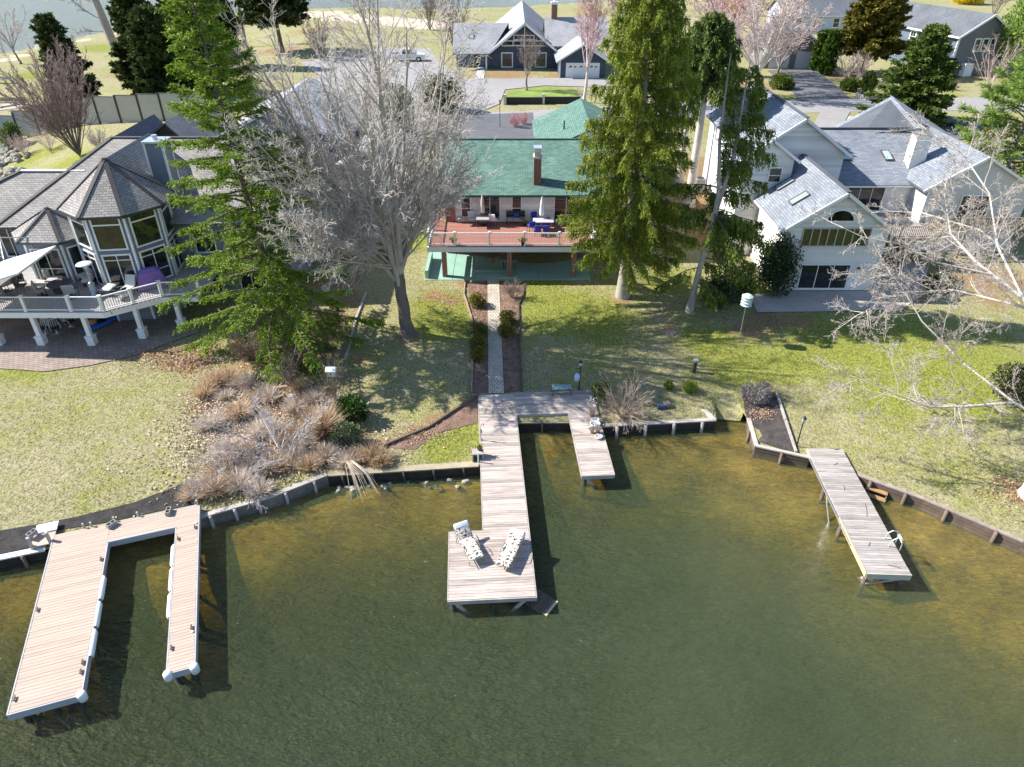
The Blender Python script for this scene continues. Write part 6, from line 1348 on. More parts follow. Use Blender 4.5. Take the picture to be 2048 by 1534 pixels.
def bmo(bm, name, mat, par, smooth=True):
    me = bpy.data.meshes.new(name); bm.to_mesh(me); bm.free(); me.materials.append(mat)
    if smooth: me.shade_smooth()
    return link(me, name, par)
def chaise(label, head, foot, z, cm, frame, back=35, L=1.95, w=.62, wrap=None, group=None, name='sun_lounger'):
    d = (foot - head); rz = math.atan2(d.y, d.x) - math.pi / 2     # local +y points from head to foot
    t = thing(name, label, 'lounger', (head.x, head.y, z), rz, group)
    bl = .72; a = R(back)
    bmo(pad((0, bl * math.cos(a) + (L - bl) / 2, .36), (w, L - bl, .09)), 'seat_cushion', cm, t)
    bmo(pad((0, bl * math.cos(a) - bl / 2 * math.cos(a), .36 + bl / 2 * math.sin(a)), (w, bl, .09), rx=-a), 'back_cushion', cm, t)
    if wrap: bmo(pad((0, bl * math.cos(a) - bl * .84 * math.cos(a), .37 + bl * .84 * math.sin(a)), (w + .02, bl * .34, .11), rx=-a), 'head_cover', wrap, t)
    for sx_ in (-1, 1):
        q = MB(); x = sx_ * (w / 2 + .02); q.tube([(x, .05, .30), (x, L - .1, .30)], .017); q.tube([(x, bl * math.cos(a), .30), (x, 0, .32 + bl * math.sin(a))], .017); q.tube([(x, bl, .31), (x, bl + .1, .5), (x, bl + .5, .5), (x, bl + .6, .31)], .014); q.build('side_rail', frame, t)
        for y in (.3, L - .25): q = MB(); q.cyl((x, y, 0), (x, y, .31), .017, n=6); q.build('leg', frame, t)
    return t
FRM = M('grey_frame', (.34, .33, .31), .5, .1, 5, metal=.4)
WRAPB = M('white_towel', (.74, .75, .78), .9, .05, 5)
chaise('floral cushioned lounger on the dock platform with its back raised, beside the water edge', PZ(922, 1072, .75), PZ(954, 1127, .75), .75, FLOR, FRM, 38, wrap=WRAPB, group='floral loungers')
chaise('floral cushioned lounger lying flatter beside the long edge of the walk', PZ(1036, 1078, .75), PZ(1008, 1138, .75), .75, FLOR, FRM, 14, wrap=WRAPB, group='floral loungers')
# planter box with flowers at the dock edge
p = PZ(956, 918, .6); t = thing('planter_stand', 'grey wooden box stand with a pot of yellow flowers at the dock edge', 'planter', (p.x, p.y, .6), R(3.4))
for c, d, nme in (((0, 0, .46), (.56, .46, .05), 'top_board'), ((-.25, 0, .22), (.05, .44, .44), 'side_board'), ((.25, 0, .22), (.05, .44, .44), 'side_board'), ((0, .2, .22), (.46, .04, .44), 'back_board')): q = MB(); q.box(c, d); q.build(nme, W_SIDE, t)
q = MB(); q.lathe([(.09, .48), (.12, .62), (.13, .64), (.11, .63)], (.1, .1, 0), 12); q.build('pot', M('dark_pot', (.05, .06, .06), .6, .1, 5), t)
def tuft(par, c, r, n, mat, seed, leaf=.07, name='foliage'):
    rs = np.random.RandomState(seed); O = rs.normal(0, r * .45, (n, 3)); O[:, 2] = np.abs(O[:, 2]); kites(name, O + np.array([tuple(c)]), O + rs.normal(0, r * .3, (n, 3)) + np.array([[0, 0, r * .5]]), leaf * rs.uniform(.7, 1.3, n), leaf * .35, mat, par, rs)
tuft(t, (.1, .1, .64), .16, 120, F_LIME, 401); tuft(t, (.1, .1, .70), .17, 50, leafmat('yellow_bloom', (.6, .45, .02), (.8, .68, .05), .1), 402, .06, 'flowers')
p = PZ(957, 928, .62); q = MB(); q.tube([(0, 0, 0), (0, 0, .75)], .035, 8); q.box((0, 0, .01), (.14, .1, .03)); tag(q.build('mooring_pipe', M('white_pipe', (.7, .7, .7), .4, .05, 4), loc=p), 'short white pipe standing on the seawall below the planter stand', 'pipe')
p = PZ(962, 880, .75); q = MB(); q.tube([(0, 0, 0), (0, 0, .75), (.03, .02, .95), (.1, .03, 1.02), (.15, .03, .95), (.13, .02, .86)], .02, 6); q.lathe([(.10, 0), (.10, .02), (.03, .04)], n=10); q.box((.02, 0, .55), (.09, .06, .22)); tag(q.build('iron_hook_stand', FRM, loc=p), 'slim grey iron hook stand on the dock edge above the planter', 'stand')
# bench with teal cushion
p = PZ(1123, 788, .75); t = thing('cushioned_bench', 'small black iron bench with a teal patterned cushion on the dock', 'bench', (p.x, p.y, .75), R(2))
bm = pad((0, 0, .46), (1.08, .46, .12), .055); bmo(bm, 'cushion', TEALF, t)
q = MB(); q.box((0, 0, .385), (1.0, .42, .025)); q.build('seat_frame', BLACK, t)
for x in (-.48, .48):
    for y in (-.19, .19): q = MB(); q.tube([(x, y, .38), (x * 1.05, y * 1.05, .1), (x * 1.1, y * 1.1, 0)], .013); q.build('leg', BLACK, t)
def lamp_post(label, base, h, name='lamp_post', globe=None):
    t = thing(name, label, 'lamp', base)
    q = MB(); q.cyl((0, 0, -.05), (0, 0, h), .035, .03, 8); q.build('post', BLACK, t)
    q = MB(); q.lathe([(.05, h), (.10, h + .05), (.02, h + .06)], n=8); q.lathe([(.13, h + .26), (.05, h + .36), (.01, h + .42)], n=8); q.build('lantern_cap', BLACK, t)
    q = MB(); q.lathe([(.085, h + .05), (.12, h + .26)], n=8); q.build('lantern_glass', globe or M('lantern_glass', (.5, .52, .55), .1, .1, 4), t); return t
p = G(1158, 779); t = lamp_post('black lamp post with a pale blue bird feeder behind the dock bench', p, 1.55)
q = MB(); q.cyl((-.04, -.02, 1.42), (-.28, -.04, 1.42), .015, n=6); q.build('arm', BLACK, t)
q = MB(); q.lathe([(.05, .62), (.15, .66), (.17, .85), (.13, 1.05), (.04, 1.12)], (-.16, -.06, 0), 12); q.build('bird_feeder', M('pale_blue_plastic', (.50, .60, .85), .35, .1, 4), t, True)
lamp_post('black lamp post between the mulch bed and the old grey dock', G(1593, 893), 1.5); lamp_post('black lamp post beside the reddish shrubs along the road', G(1000, 256), 2.6)
# pots and shells on the finger pier
def pot(label, px, py, kind, s=1.0, seed=0):
    p = PZ(px, py, .75); t = thing('potted_plant' if kind == 'pot' else 'ceramic_bowl', label, 'pot' if kind == 'pot' else 'bowl', (p.x, p.y, .755))
    if kind == 'pot':
        q = MB(); q.lathe([(.09 * s, 0), (.13 * s, .2 * s), (.145 * s, .2 * s), (.145 * s, .25 * s), (.12 * s, .25 * s), (.11 * s, .2 * s)], n=14); q.build('pot', TERRA, t, True)
        tuft(t, (0, 0, .24 * s), .2 * s, 110, leafmat('dusty_leaves', (.20, .22, .20), (.58, .58, .55), .15), 410 + seed, .09)
    else:
        q = MB(); q.lathe([(.08 * s, 0), (.19 * s, .05 * s), (.22 * s, .13 * s), (.20 * s, .15 * s), (.16 * s, .09 * s), (.05 * s, .05 * s)], n=18); q.build('bowl', CERAM, t, True)
        tuft(t, (0, 0, .07 * s), .10 * s, 40, leafmat('dusty_leaves', (.2, .2, .2), (.5, .5, .5)), 430 + seed, .05)
for a in (('terracotta pot of dusty grey leaves next to the wire stand on the finger pier', 1184, 832, 'pot', 1.15, 1), ('white ceramic bowl next to the upper terracotta pot on the finger pier', 1191, 843, 'bowl', 1.0, 2), ('largest white ceramic bowl in the middle of the row on the finger pier', 1190, 852, 'bowl', 1.3, 3), ('smallest terracotta pot at the inner side of the finger pier row', 1184, 866, 'pot', .8, 4), ('terracotta pot with pale leaves between the big bowl and the last bowl', 1195, 866, 'pot', 1.1, 5), ('white ceramic bowl that ends the row on the finger pier', 1197, 876, 'bowl', .95, 6)): pot(*a)
p = PZ(1182, 818, .75); t = thing('wire_plant_stand', 'spindly grey wire plant stand at the head of the row on the finger pier', 'stand', p)
for i in range(7): q = MB(); a = i * .9; q.tube([(math.cos(a) * .14, math.sin(a) * .14, 0), (math.cos(a) * .05, math.sin(a) * .05, .3), (math.cos(a) * .16, math.sin(a) * .16, .55)], .012, 5); q.build('wire', FRM, t)
tuft(t, (0, 0, .4), .22, 90, leafmat('dusty_leaves', (.2, .2, .2), (.5, .5, .5)), 450, .1)
# slatted ramp sinking beside the platform
t = thing('slatted_ramp', 'half-sunk dark slatted ramp leaning beside the dock platform', 'ramp', (.75, 19.2, 0), R(-35))
for i in range(8): q = MB(); q.box((.15 + i * .12, 0, +.12 - i * .014), (.10, .85, .03)); q.build('slat', W_BRN if i < 7 else M('new_yellow_timber', (.6, .5, .3)), t)
for y in (-.4, .4): q = MB(); q.beam((.05, y, .07), (1.05, y, -.03), .05, .08); q.build('runner', W_BRN, t)
# wooden steps in the water by the right dock
p = PZ(1757, 972, .4); t = thing('water_steps', 'brown wooden steps leading from the dark seawall into the water', 'steps', (p.x, p.y, 0), R(-33))
for i, (y, z) in enumerate(((.15, .42), (-.15, .24), (-.45, .05))): q = MB(); q.box((0, y, z), (.95, .27, .05)); q.build('tread', M('orange_timber', (.38, .23, .11), .85, .25, 4), t)
for x in (-.45, .45): q = MB(); q.beam((x, .3, .4), (x, -.55, -.1), .05, .2); q.build('stringer', W_BRN, t)
# lawn things
p = G(1388, 744); t = thing('bollard_light', 'squat dark bollard light with a grey head on the lawn', 'lamp', p); q = MB(); q.box((0, 0, .35), (.16, .16, .7)); q.build('post', M('bollard_dark', (.05, .06, .07), .5, .1, 4), t); q = MB(); q.box((0, 0, .76), (.22, .22, .1)); q.box((0, 0, .84), (.26, .26, .04)); q.build('head', M('bollard_head', (.42, .42, .42), .5, .1, 4), t)
for px, py, lab in ((1390, 462, 'low path light on the pine needles, farther from the leaning spruce'), (1398, 500, 'low path light on the pine needles, nearer the leaning spruce')):
    p = G(px, py); t = thing('path_light', lab, 'lamp', p); q = MB(); q.cyl((0, 0, 0), (0, 0, .4), .025, n=6); q.build('post', BLACK, t); q = MB(); q.lathe([(.10, .38), (.08, .46), (.02, .5)], n=8); q.build('shade', BLACK, t)
p = G(672, 800); t = thing('birdhouse', 'pale blue and white birdhouse on a thin pole above the reeds', 'birdhouse', p)
q = MB(); q.cyl((0, 0, 0), (0, 0, 1.65), .03, n=6); q.build('pole', W_SIDE, t); q = MB(); q.box((0, 0, 1.8), (.42, .36, .32)); q.build('house_body', M('pale_aqua_paint', (.55, .66, .63), .6, .08, 4), t)
q = MB(); q.prism([(-.27, -.24), (.27, -.24), (.27, .24), (-.27, .24)], 1.96, 1.99); q.poly([(-.27, -.24, 1.99), (.27, -.24, 1.99), (.27, 0, 2.16), (-.27, 0, 2.16)]); q.poly([(.27, .24, 1.99), (-.27, .24, 1.99), (-.27, 0, 2.16), (.27, 0, 2.16)]); q.poly([(.27, -.24, 1.99), (.27, .24, 1.99), (.27, 0, 2.16)]); q.poly([(-.27, .24, 1.99), (-.27, -.24, 1.99), (-.27, 0, 2.16)]); q.build('roof', WHITE, t)
q = MB(); q.cyl((0, -.19, 1.8), (0, -.2, 1.8), .05, n=10); q.build('entry_hole', BLACK, t)
p = G(1477, 684); t = thing('martin_house', 'tiered pale green birdhouse on a tall pole by the patio corner', 'birdhouse', p)
q = MB(); q.cyl((0, 0, 0), (0, 0, 2.6), .028, n=6); q.build('pole', STEEL, t); AQ = M('pale_aqua_paint', (.5, .68, .7))
for k in range(3): q = MB(); q.lathe([(.10, 2.55 + k * .2), (.34, 2.56 + k * .2), (.36, 2.59 + k * .2), (.24, 2.62 + k * .2), (.22, 2.72 + k * .2)], n=8); q.build('tier', AQ, t)
q = MB(); q.lathe([(.36, 3.15), (.2, 3.25), (.02, 3.3)], n=8); q.build('roof', AQ, t)
p = G(1340, 672); twiggy('brush_pile', 'low pile of broken sticks on the lawn below the leaning spruce', p, .7, 1.6, 22, M('stick_pale', (.42, .36, .30), .9, .3, 4), 460, .018, .05, 1, nn=(3, 2))
p = G(1233, 748); bare_tree('sapling', 'thin bare sapling on the lawn behind the arching shrub', p, fan(5, .5, 1.6, .014, 9), dict(n=[5, 3, 2], rmin=.006), 461, None, M('brown_twigs', (.3, .3, .3)), cat='tree')
p = G(1328, 815); t = thing('canvas_bundle', 'small blue and brown bundle lying on the lawn by the seawall', 'bundle', p, R(10))
bmo(pad((-.15, 0, .13), (.55, .4, .24), .1), 'blue_side', M('navy_canvas', (.04, .06, .14), .8, .2, 5), t); bmo(pad((.16, .06, .15), (.5, .42, .28), .12), 'brown_side', M('burlap', (.22, .17, .14), .9, .2, 6), t)
p = G(1283, 494); t = thing('propane_tank', 'white upright propane tank in a brown niche beside the huge spruce', 'gas tank', p)
q = MB(); q.lathe([(.30, .12), (.37, .2), (.38, .4), (.38, 1.2), (.34, 1.36), (.2, 1.45)], n=18); q.build('tank', WHITE, t, True); q = MB(); q.lathe([(.17, 1.42), (.2, 1.5), (.18, 1.68), (.05, 1.7)], n=14); q.build('valve_dome', WHITE, t, True); q = MB(); q.lathe([(.3, 0), (.3, .14)], n=14); q.build('base_ring', BLACK, t); q = MB(); q.lathe([(.383, .86), (.384, .88)], n=18); q.build('lettering_band', M('grey_print', (.25, .25, .27), .6, .1, 5), t)
p = G(1283, 480); q = MB()
for dx in (-.62, .62): q.box((dx, 0, .8), (.08, .9, 1.6))
q.box((0, .42, .8), (1.2, .06, 1.6)); tag(q.build('tank_screen', M('brown_screen', (.13, .08, .06), .9, .2, 4), loc=(p.x, p.y, p.z)), 'brown timber screen wrapped around the propane tank', 'screen')
p = G(1397, 384); t = thing('heat_pump', 'tall grey heat pump beside the wall of the white house', 'heat pump', p); q = MB(); q.box((0, 0, .65), (.8, .75, 1.25)); q.build('casing', M('unit_grey', (.33, .34, .34), .6, .1, 4), t, bevel=.03); q = MB(); q.lathe([(.34, 1.275), (.34, 1.3), (.1, 1.31)], n=16); q.build('fan_grille', BLACK, t); q = MB(); [q.box((-.38 + .0, -.3 + k * .1, .65), (.03, .02, 1.0)) for k in range(7)]; q.build('side_grille', BLACK, t)
p = G(652, 588); t = thing('white_bin', 'white slatted bin with a leaning white board under the bare maple twigs', 'bin', p); q = MB(); q.lathe([(.2, 0), (.26, .5), (.27, .52), (.23, .52), (.2, .1)], n=10); q.build('tub', CERAM, t); q = MB(); q.beam((.15, .1, .2), (.5, .5, 1.3), .14, .04); q.build('board', WHITE, t)
for px, py, lab in ((676, 622, 'black nursery pot in the mulch beside the log edging'), (583, 800, 'white dented bucket below the cut-back shrub')):
    p = G(px, py); t = thing('bucket', lab, 'bucket', p); q = MB(); q.lathe([(.12, 0), (.16, .3), (.17, .31), (.14, .31), (.12, .05)], n=12); q.build('pail', BLACK if 'black' in lab else CERAM, t, True); q = MB(); q.tube([(-.15, 0, .3), (-.1, 0, .42), (0, 0, .46), (.1, 0, .42), (.15, 0, .3)], .008, 5); q.build('handle', FRM, t)
for px, py, L, a, lab in ((598, 776, 1.5, -5, 'thicker split log lying across the brush bed'), (556, 780, 1.1, 12, 'shorter split log beside the forked orange stem')):
    p = G(px, py); q = MB(); q.cyl((-L / 2, 0, .1), (L / 2, .05, .14), .12, .1, 9); q.cyl((L * .1, .1, .2), (L * .3, .3, .34), .05, .03, 6); o = q.build('split_log', M('split_wood', (.45, .34, .22), .9, .3, 4, stretch=(.3, 1, 1)), loc=p); o.rotation_euler = (0, 0, R(a)); tag(o, lab, 'log')

# ---- furniture of the green house deck
def closed_umbrella(label, p, z, h=2.3, fab=None, base=True):
    t = thing('closed_umbrella', label, 'umbrella', (p.x, p.y, z)); q = MB(); q.cyl((0, 0, 0), (0, 0, h), .022, n=8); q.build('pole', FRM, t)
    q = MB(); n = 14; prof = [(.15, .95), (.17, 1.2), (.12, 1.6), (.13, 1.75), (.08, 2.1), (.03, 2.3), (.04, 2.36)]; i0 = len(q.v)
    for k, (r, zz) in enumerate(prof):
        for j in range(n): a = 2 * math.pi * j / n; rr_ = r * (1.12 if j % 2 else .8); q.v.append((rr_ * math.cos(a), rr_ * math.sin(a), zz))
    for k in range(len(prof) - 1):
        for j in range(n): b = (j + 1) % n; q.f.append((k * n + j, k * n + b, (k + 1) * n + b, (k + 1) * n + j)); q.uv.append([(0, 0)] * 4)
    q.build('canopy', fab or WRAPB, t, True); q = MB(); q.lathe([(.24, 0), (.24, .06), (.05, .1)], n=12); q.build('base', BLACK, t); return t
def table(label, p, z, w, d, h, mat, leg, rz=0, round_=False, name='patio_table'):
    t = thing(name, label, 'table', (p.x, p.y, z), rz); q = MB()
    if round_: q.lathe([(w / 2, h - .04), (w / 2, h), (.03, h + .001)], n=22)
    else: q.box((0, 0, h - .02), (w, d, .04))
    q.build('table_top', mat, t)
    for sx_ in (-1, 1):
        for sy in (-1, 1): q = MB(); q.cyl((sx_ * w * .33, sy * d * .33, 0), (sx_ * w * .38, sy * d * .38, h - .03), .02, n=6); q.build('leg', leg, t)
    return t
def chair(label, p, z, rz, seatm, frame, name='patio_chair', w=.55, group=None, arms=True, hi=.95):
    t = thing(name, label, 'chair', (p.x, p.y, z), rz, group)
    bmo(pad((0, 0, .43), (w, .52, .08)), 'seat', seatm, t); bmo(pad((0, .25, .43 + (hi - .43) / 2), (w, .09, hi - .43), rx=R(-12)), 'backrest', seatm, t)
    for sx_ in (-1, 1):
        for y in (-.22, .24): q = MB(); q.cyl((sx_ * w * .47, y, 0), (sx_ * w * .47, y, .42), .015, n=6); q.build('leg', frame, t)
        if arms: q = MB(); q.tube([(sx_ * w * .5, -.24, .4), (sx_ * w * .52, -.24, .62), (sx_ * w * .52, .24, .66)], .016); q.build('arm', frame, t)
    return t
PD = lambda px, py: PZ(px, py, 3.67)
closed_umbrella('closed pale umbrella through the small square deck table', PD(966, 450), 3.67, fab=M('sand_canvas', (.55, .50, .46), .9, .08, 5)); table('small grey square table under the closed pale umbrella', PD(966, 453), 3.67, .95, .95, .7, M('stone_top', (.40, .38, .36), .6, .1, 5), BLACK)
closed_umbrella('closed white umbrella standing in the glass deck table', PD(1083, 455), 3.67); table('glass deck table between the blue-seated chairs', PD(1086, 459), 3.67, 1.5, .9, .72, M('pale_glass_top', (.52, .50, .55), .1, .1, 4), FRM)
for px, py, a, lab in ((1062, 462, 200, 'blue-seated chair at the open end of the glass table'), (1075, 470, 185, 'blue-seated chair on the railing side of the glass table'), (1092, 470, 175, 'blue-seated chair beside the railing nearer the spruce'), (1103, 455, 95, 'blue-seated chair at the spruce end of the glass table'), (1070, 447, 20, 'blue-seated chair on the house side of the glass table')):
    chair(lab, PD(px, py), 3.67, R(a), BLUEF, BLACK, w=.46, hi=.82, group='blue-seated chairs at the glass table')
chaise('folding grey sun lounger on the red deck by the brick pier', PD(917, 430), PD(930, 455), 3.67, M('grey_mesh', (.50, .48, .46), .8, .1, 5), FRM, 40)
chair('white chair draped with a towel beside the small square table', PD(988, 450), 3.67, R(150), WRAPB, FRM); chair('low white chair between the lounger and the small square table', PD(945, 448), 3.67, R(20), CUSHL, FRM)
p = PD(1031, 447); t = thing('glider_bench', 'dark glider bench with a patterned seat under the narrow window', 'bench', p); bmo(pad((0, -.05, .42), (1.35, .5, .1)), 'seat', floral('grey_print', (.45, .43, .42), [(.1, .1, .1), (.6, .58, .55), (.25, .24, .24)], 16), t); q = MB(); q.box((0, .22, .68), (1.4, .05, .45)); q.build('backrest', BLACK, t)
for x in (-.65, .65): q = MB(); q.beam((x, -.3, .03), (x, .3, .03), .05, .05); q.cyl((x, 0, 0), (x, 0, .6), .025, n=6); q.build('side_frame', BLACK, t)
bmo(pad((.05, .1, .62), (.4, .14, .36), rx=R(-15)), 'pillow', M('navy_pillow', (.05, .06, .25), .9, .2, 5), t)
for px, py, mt, lab, sd in ((933, 440, leafmat('orange_bloom', (.6, .16, .02), (.8, .3, .04), .1), 'pot of orange flowers by the deck window', 471), (908, 489, F_LIME, 'green potted plant at the second railing post of the red deck', 472), (1046, 491, F_LIME, 'leafy potted plant at the middle railing post of the red deck', 473), (1050, 452, F_SAGE, 'tall potted plant between the glider bench and the glass table', 474)):
    p = PD(px, py); t = thing('deck_planter', lab, 'planter', p); q = MB(); q.lathe([(.11, 0), (.16, .26), (.18, .28), (.14, .28), (.12, .2)], n=12); q.build('pot', BLACK if sd != 471 else CERAM, t, True); tuft(t, (0, 0, .3), .24, 140, mt, sd, .11)
p = Vector((-.2, 48.6, 1.14)); table('grey folding table behind the middle brick column', p, 1.14, 1.2, .6, .74, M('table_grey', (.28, .28, .29), .6, .1, 4), BLACK)
# ---- furniture of the turreted house deck
PL = lambda px, py: PZ(px, py, 3.45)
p = PL(145, 566); t = thing('curved_sofa', 'curved taupe cushioned sofa around the fire table', 'sofa', (p.x, p.y, 3.45), R(0))
for i, a in enumerate((150, 122, 94, 66, 38, 12)):
    ca, sa = math.cos(R(a)), math.sin(R(a)); bmo(pad((ca * 1.25, sa * 1.05 - .5, .36), (.62, .62, .2), .06, rz=R(a - 90)), 'seat_cushion', CUSHL, t); bmo(pad((ca * 1.58, sa * 1.38 - .5, .68), (.74, .2, .55), .08, rz=R(a - 90)), 'back_cushion', CUSH, t)
    q = MB(); q.box((ca * 1.35, sa * 1.15 - .5, .13), (.66, .66, .26), R(a - 90)); q.build('base', M('brown_wicker', (.10, .075, .06), .8, .3, 12), t)
p = PL(125, 582); t = thing('fire_table', 'dark oval fire table in front of the curved sofa', 'table', (p.x, p.y, 3.45)); q = MB(); q.lathe([(.45, 0), (.5, .1), (.5, .5)], n=20); o = q.build('base', M('charcoal', (.05, .05, .055), .7, .2, 6), t); q = MB(); q.lathe([(.72, .5), (.75, .53), (.72, .56), (.2, .565)], n=26); q.build('top', M('slate_top', (.09, .09, .10), .5, .2, 5), t)
for px, py, a, lab in ((86, 592, 120, 'taupe swivel club chair on the umbrella side of the fire table'), (146, 596, 190, 'taupe club chair with its back to the deck railing')):
    t = chair(lab, PL(px, py), 3.45, R(a), CUSH, BLACK, 'club_chair', .68, 'club chairs by the fire table', hi=1.0); q = MB(); q.lathe([(.3, 0), (.3, .03), (.05, .06), (.05, .36)], n=12); q.build('swivel_base', BLACK, t)
for (hx, fx, lab) in (((240, 570), (212, 592), 'cream chaise lounge nearer the glass door of the turret'), ((270, 578), (236, 604), 'cream chaise lounge along the angled deck railing')):
    chaise(lab, PL(*hx), PL(*fx), 3.45, CUSHL, BLACK, 62, w=.66, group='cream chaise lounges')
table('round black side table between the cream chaises', PL(256, 590), 3.45, .5, .5, .45, BLACK, BLACK, 0, True); table('glass side table beside the curved sofa', PL(108, 574), 3.45, .6, .6, .5, M('pale_glass_top', (.5, .5, .5)), BLACK)
p = PL(190, 590); t = thing('patio_heater', 'steel patio heater with a white disc top beside the turret', 'heater', (p.x, p.y, 3.45)); q = MB(); q.lathe([(.26, 0), (.26, .06), (.2, .1), (.2, .8), (.08, .9)], n=16); q.build('tank_housing', M('brushed_steel', (.5, .48, .46), .3, .1, 5, metal=.8), t, True); q = MB(); q.cyl((0, 0, .85), (0, 0, 1.8), .035, n=8); q.lathe([(.1, 1.75), (.12, 1.8), (.12, 2.0), (.1, 2.02)], n=12); q.build('burner', STEEL, t); q = MB(); q.lathe([(.48, 2.05), (.42, 2.1), (.1, 2.17), (.02, 2.18)], n=22); q.build('reflector', CERAM, t, True)
p = PL(308, 575); t = thing('covered_grill', 'barbecue grill under a purple fabric cover by the turret', 'grill', (p.x, p.y, 3.45), R(30)); PUR = M('purple_cover', (.20, .12, .36), .85, .15, 4, bmp=.4)
bm = pad((0, 0, .62), (1.75, .7, 1.15), .12); 
for v in bm.verts:
    if v.co.z > .9: v.co.x *= .72; v.co.y *= .8
    if v.co.z < .3: v.co.x *= 1.04; v.co.y *= 1.08 + .04 * math.sin(v.co.x * 9)
bmo(bm, 'cover', PUR, t); bmo(pad((0, .05, 1.2), (.95, .5, .22), .1), 'hood_bulge', PUR, t)
p = PL(88, 566); t = thing('cantilever_umbrella', 'big white square cantilever umbrella over the deck dining table', 'umbrella', (p.x + .1, p.y, 3.45)); c0 = Vector((-29.9 - p.x - .1, 38.9 - p.y, 2.1)); q = MB(); hw = 2.0; cs = [(-hw, -hw), (hw, -hw), (hw, hw), (-hw, hw)]
tilt = .30
for (a, b) in zip(cs, cs[1:] + cs[:1]): q.poly([(c0.x + a[0], c0.y + a[1], c0.z + tilt * a[0] + .0), (c0.x + b[0], c0.y + b[1], c0.z + tilt * b[0]), (c0.x, c0.y, c0.z + .5)]); q.poly([(c0.x + b[0], c0.y + b[1], c0.z + tilt * b[0]), (c0.x + a[0], c0.y + a[1], c0.z + tilt * a[0]), (c0.x + a[0], c0.y + a[1], c0.z + tilt * a[0] - .12), (c0.x + b[0], c0.y + b[1], c0.z + tilt * b[0] - .12)])
q.build('canopy', M('umbrella_canvas', (.80, .79, .76), .9, .03, 4), t); q = MB(); q.tube([(0, 0, 0), (0, .1, 3.0), (-1.2, -.7, 3.35), (c0.x, c0.y, c0.z + .55)], .035, 8); q.build('mast_and_arm', FRM, t); q = MB(); q.box((0, 0, .12), (.95, .95, .22)); q.build('base', M('pale_stone_base', (.55, .52, .49), .8, .1, 4), t)
tp = PL(8, 585); table('dark oval dining table under the white umbrella', tp, 3.45, 1.9, 1.1, .74, M('bronze_top', (.22, .20, .19), .5, .15, 5), BLACK, 0, True)
for k, (dx, dy, a) in enumerate(((1.15, .1, 100), (.7, -.75, 160), (.6, .85, 30), (-.4, -.85, 190))): chair(('black iron dining chair at the fire-table end of the oval table', 'black iron dining chair on the railing side of the oval table', 'black iron dining chair on the house side of the oval table', 'black iron dining chair at the far railing side of the oval table')[k], Vector((tp.x + dx, tp.y + dy, 0)), 3.45, R(a), M('dark_mesh', (.10, .09, .085), .8, .2, 8), BLACK, 'dining_chair', group='iron dining chairs')
# under the deck: white swivel chairs, kayak, urn, garden wall
for k, (px, py, lab) in enumerate(((92, 668, 'white iron swivel chair under the deck next to the first white post'), (115, 668, 'white iron swivel chair in the middle of the set under the deck'), (143, 655, 'white iron swivel chair on the urn side of the set under the deck'))):
    p = G(px, py); t = thing('swivel_chair', lab, 'chair', p, R(40 * k), 'white swivel chairs under the deck')
    q = MB(); [q.tube([(math.cos(a) * .32, math.sin(a) * .32, .03), (0, 0, .06)], .02, 6) for a in (0, 1.57, 3.14, 4.71)]; [q.tube([(math.cos(i * .524) * .34, math.sin(i * .524) * .34, .03), (math.cos(i * .524 + .524) * .34, math.sin(i * .524 + .524) * .34, .03)], .018, 6) for i in range(12)]; q.cyl((0, 0, .05), (0, 0, .38), .03, n=8); q.build('swivel_base', TRIM, t)
    bmo(pad((0, 0, .42), (.52, .5, .08)), 'seat', M('navy_cushion', (.04, .05, .10), .9, .2, 5), t); q = MB(); [q.tube([(x, .22, .4), (x, .34, .9)], .015, 6) for x in (-.24, -.12, 0, .12, .24)]; q.tube([(-.26, .34, .9), (.26, .34, .9)], .02, 6); q.tube([(-.27, .25, .62), (-.29, -.2, .62), (-.27, -.22, .4)], .018, 6); q.tube([(.27, .25, .62), (.29, -.2, .62), (.27, -.22, .4)], .018, 6); q.build('back_frame', TRIM, t)
table('glass-topped patio table under the deck among the white swivel chairs', G(118, 645), gh(-28, 39) + .05, 1.9, 1.1, .72, M('smoke_glass', (.16, .19, .19), .08, .1, 4), TRIM, 0, True)
p = G(186, 655); q = MB(); q.lathe([(.18, 0), (.30, .2), (.36, .45), (.30, .62), (.34, .68), (.28, .68), (.25, .5)], n=16); tag(q.build('clay_urn', TERRA, loc=p, smooth=True), 'rusty clay urn under the deck beside the second white post', 'urn')
p = G(207, 652); t = thing('kayak', 'blue kayak lying on the brick patio under the deck', 'kayak', p, R(60)); bm = bmesh.new(); bmesh.ops.create_uvsphere(bm, u_segments=16, v_segments=10, radius=1)
for v in bm.verts: k = 1 - .75 * abs(v.co.x) ** 2.2; v.co = Vector((v.co.x * 1.5, v.co.y * .33 * k, v.co.z * .18 * (k * .6 + .4) + .2 + .1 * abs(v.co.x) ** 3))
bmo(bm, 'hull', M('kayak_blue', (.02, .14, .50), .3, .1, 4), t); q = MB(); q.lathe([(.26, .36), (.28, .385), (.22, .39)], n=14); q.build('cockpit_rim', BLACK, t)
t = thing('dry_stone_wall', 'low mossy dry stone wall at the edge of the brick patio', 'wall', G(-10, 655)); wbp = G(-10, 655)
for r_ in range(3):
    for k in range(9):
        q = MB(); L = rnd.uniform(.35, .6); q.box((0, 0, 0), (L, .4, .19)); o = q.build('stone', M('mossy_stone', (.26, .21, .13), .95, .3, 4, bmp=.5, rand=.3), t, loc=(-2.2 + k * .52 + (r_ % 2) * .2, .9 + .35 * k * .45 + rnd.uniform(-.03, .03), .1 + r_ * .2), bevel=.05); o.rotation_euler = (0, 0, R(16) + rnd.uniform(-.1, .1))
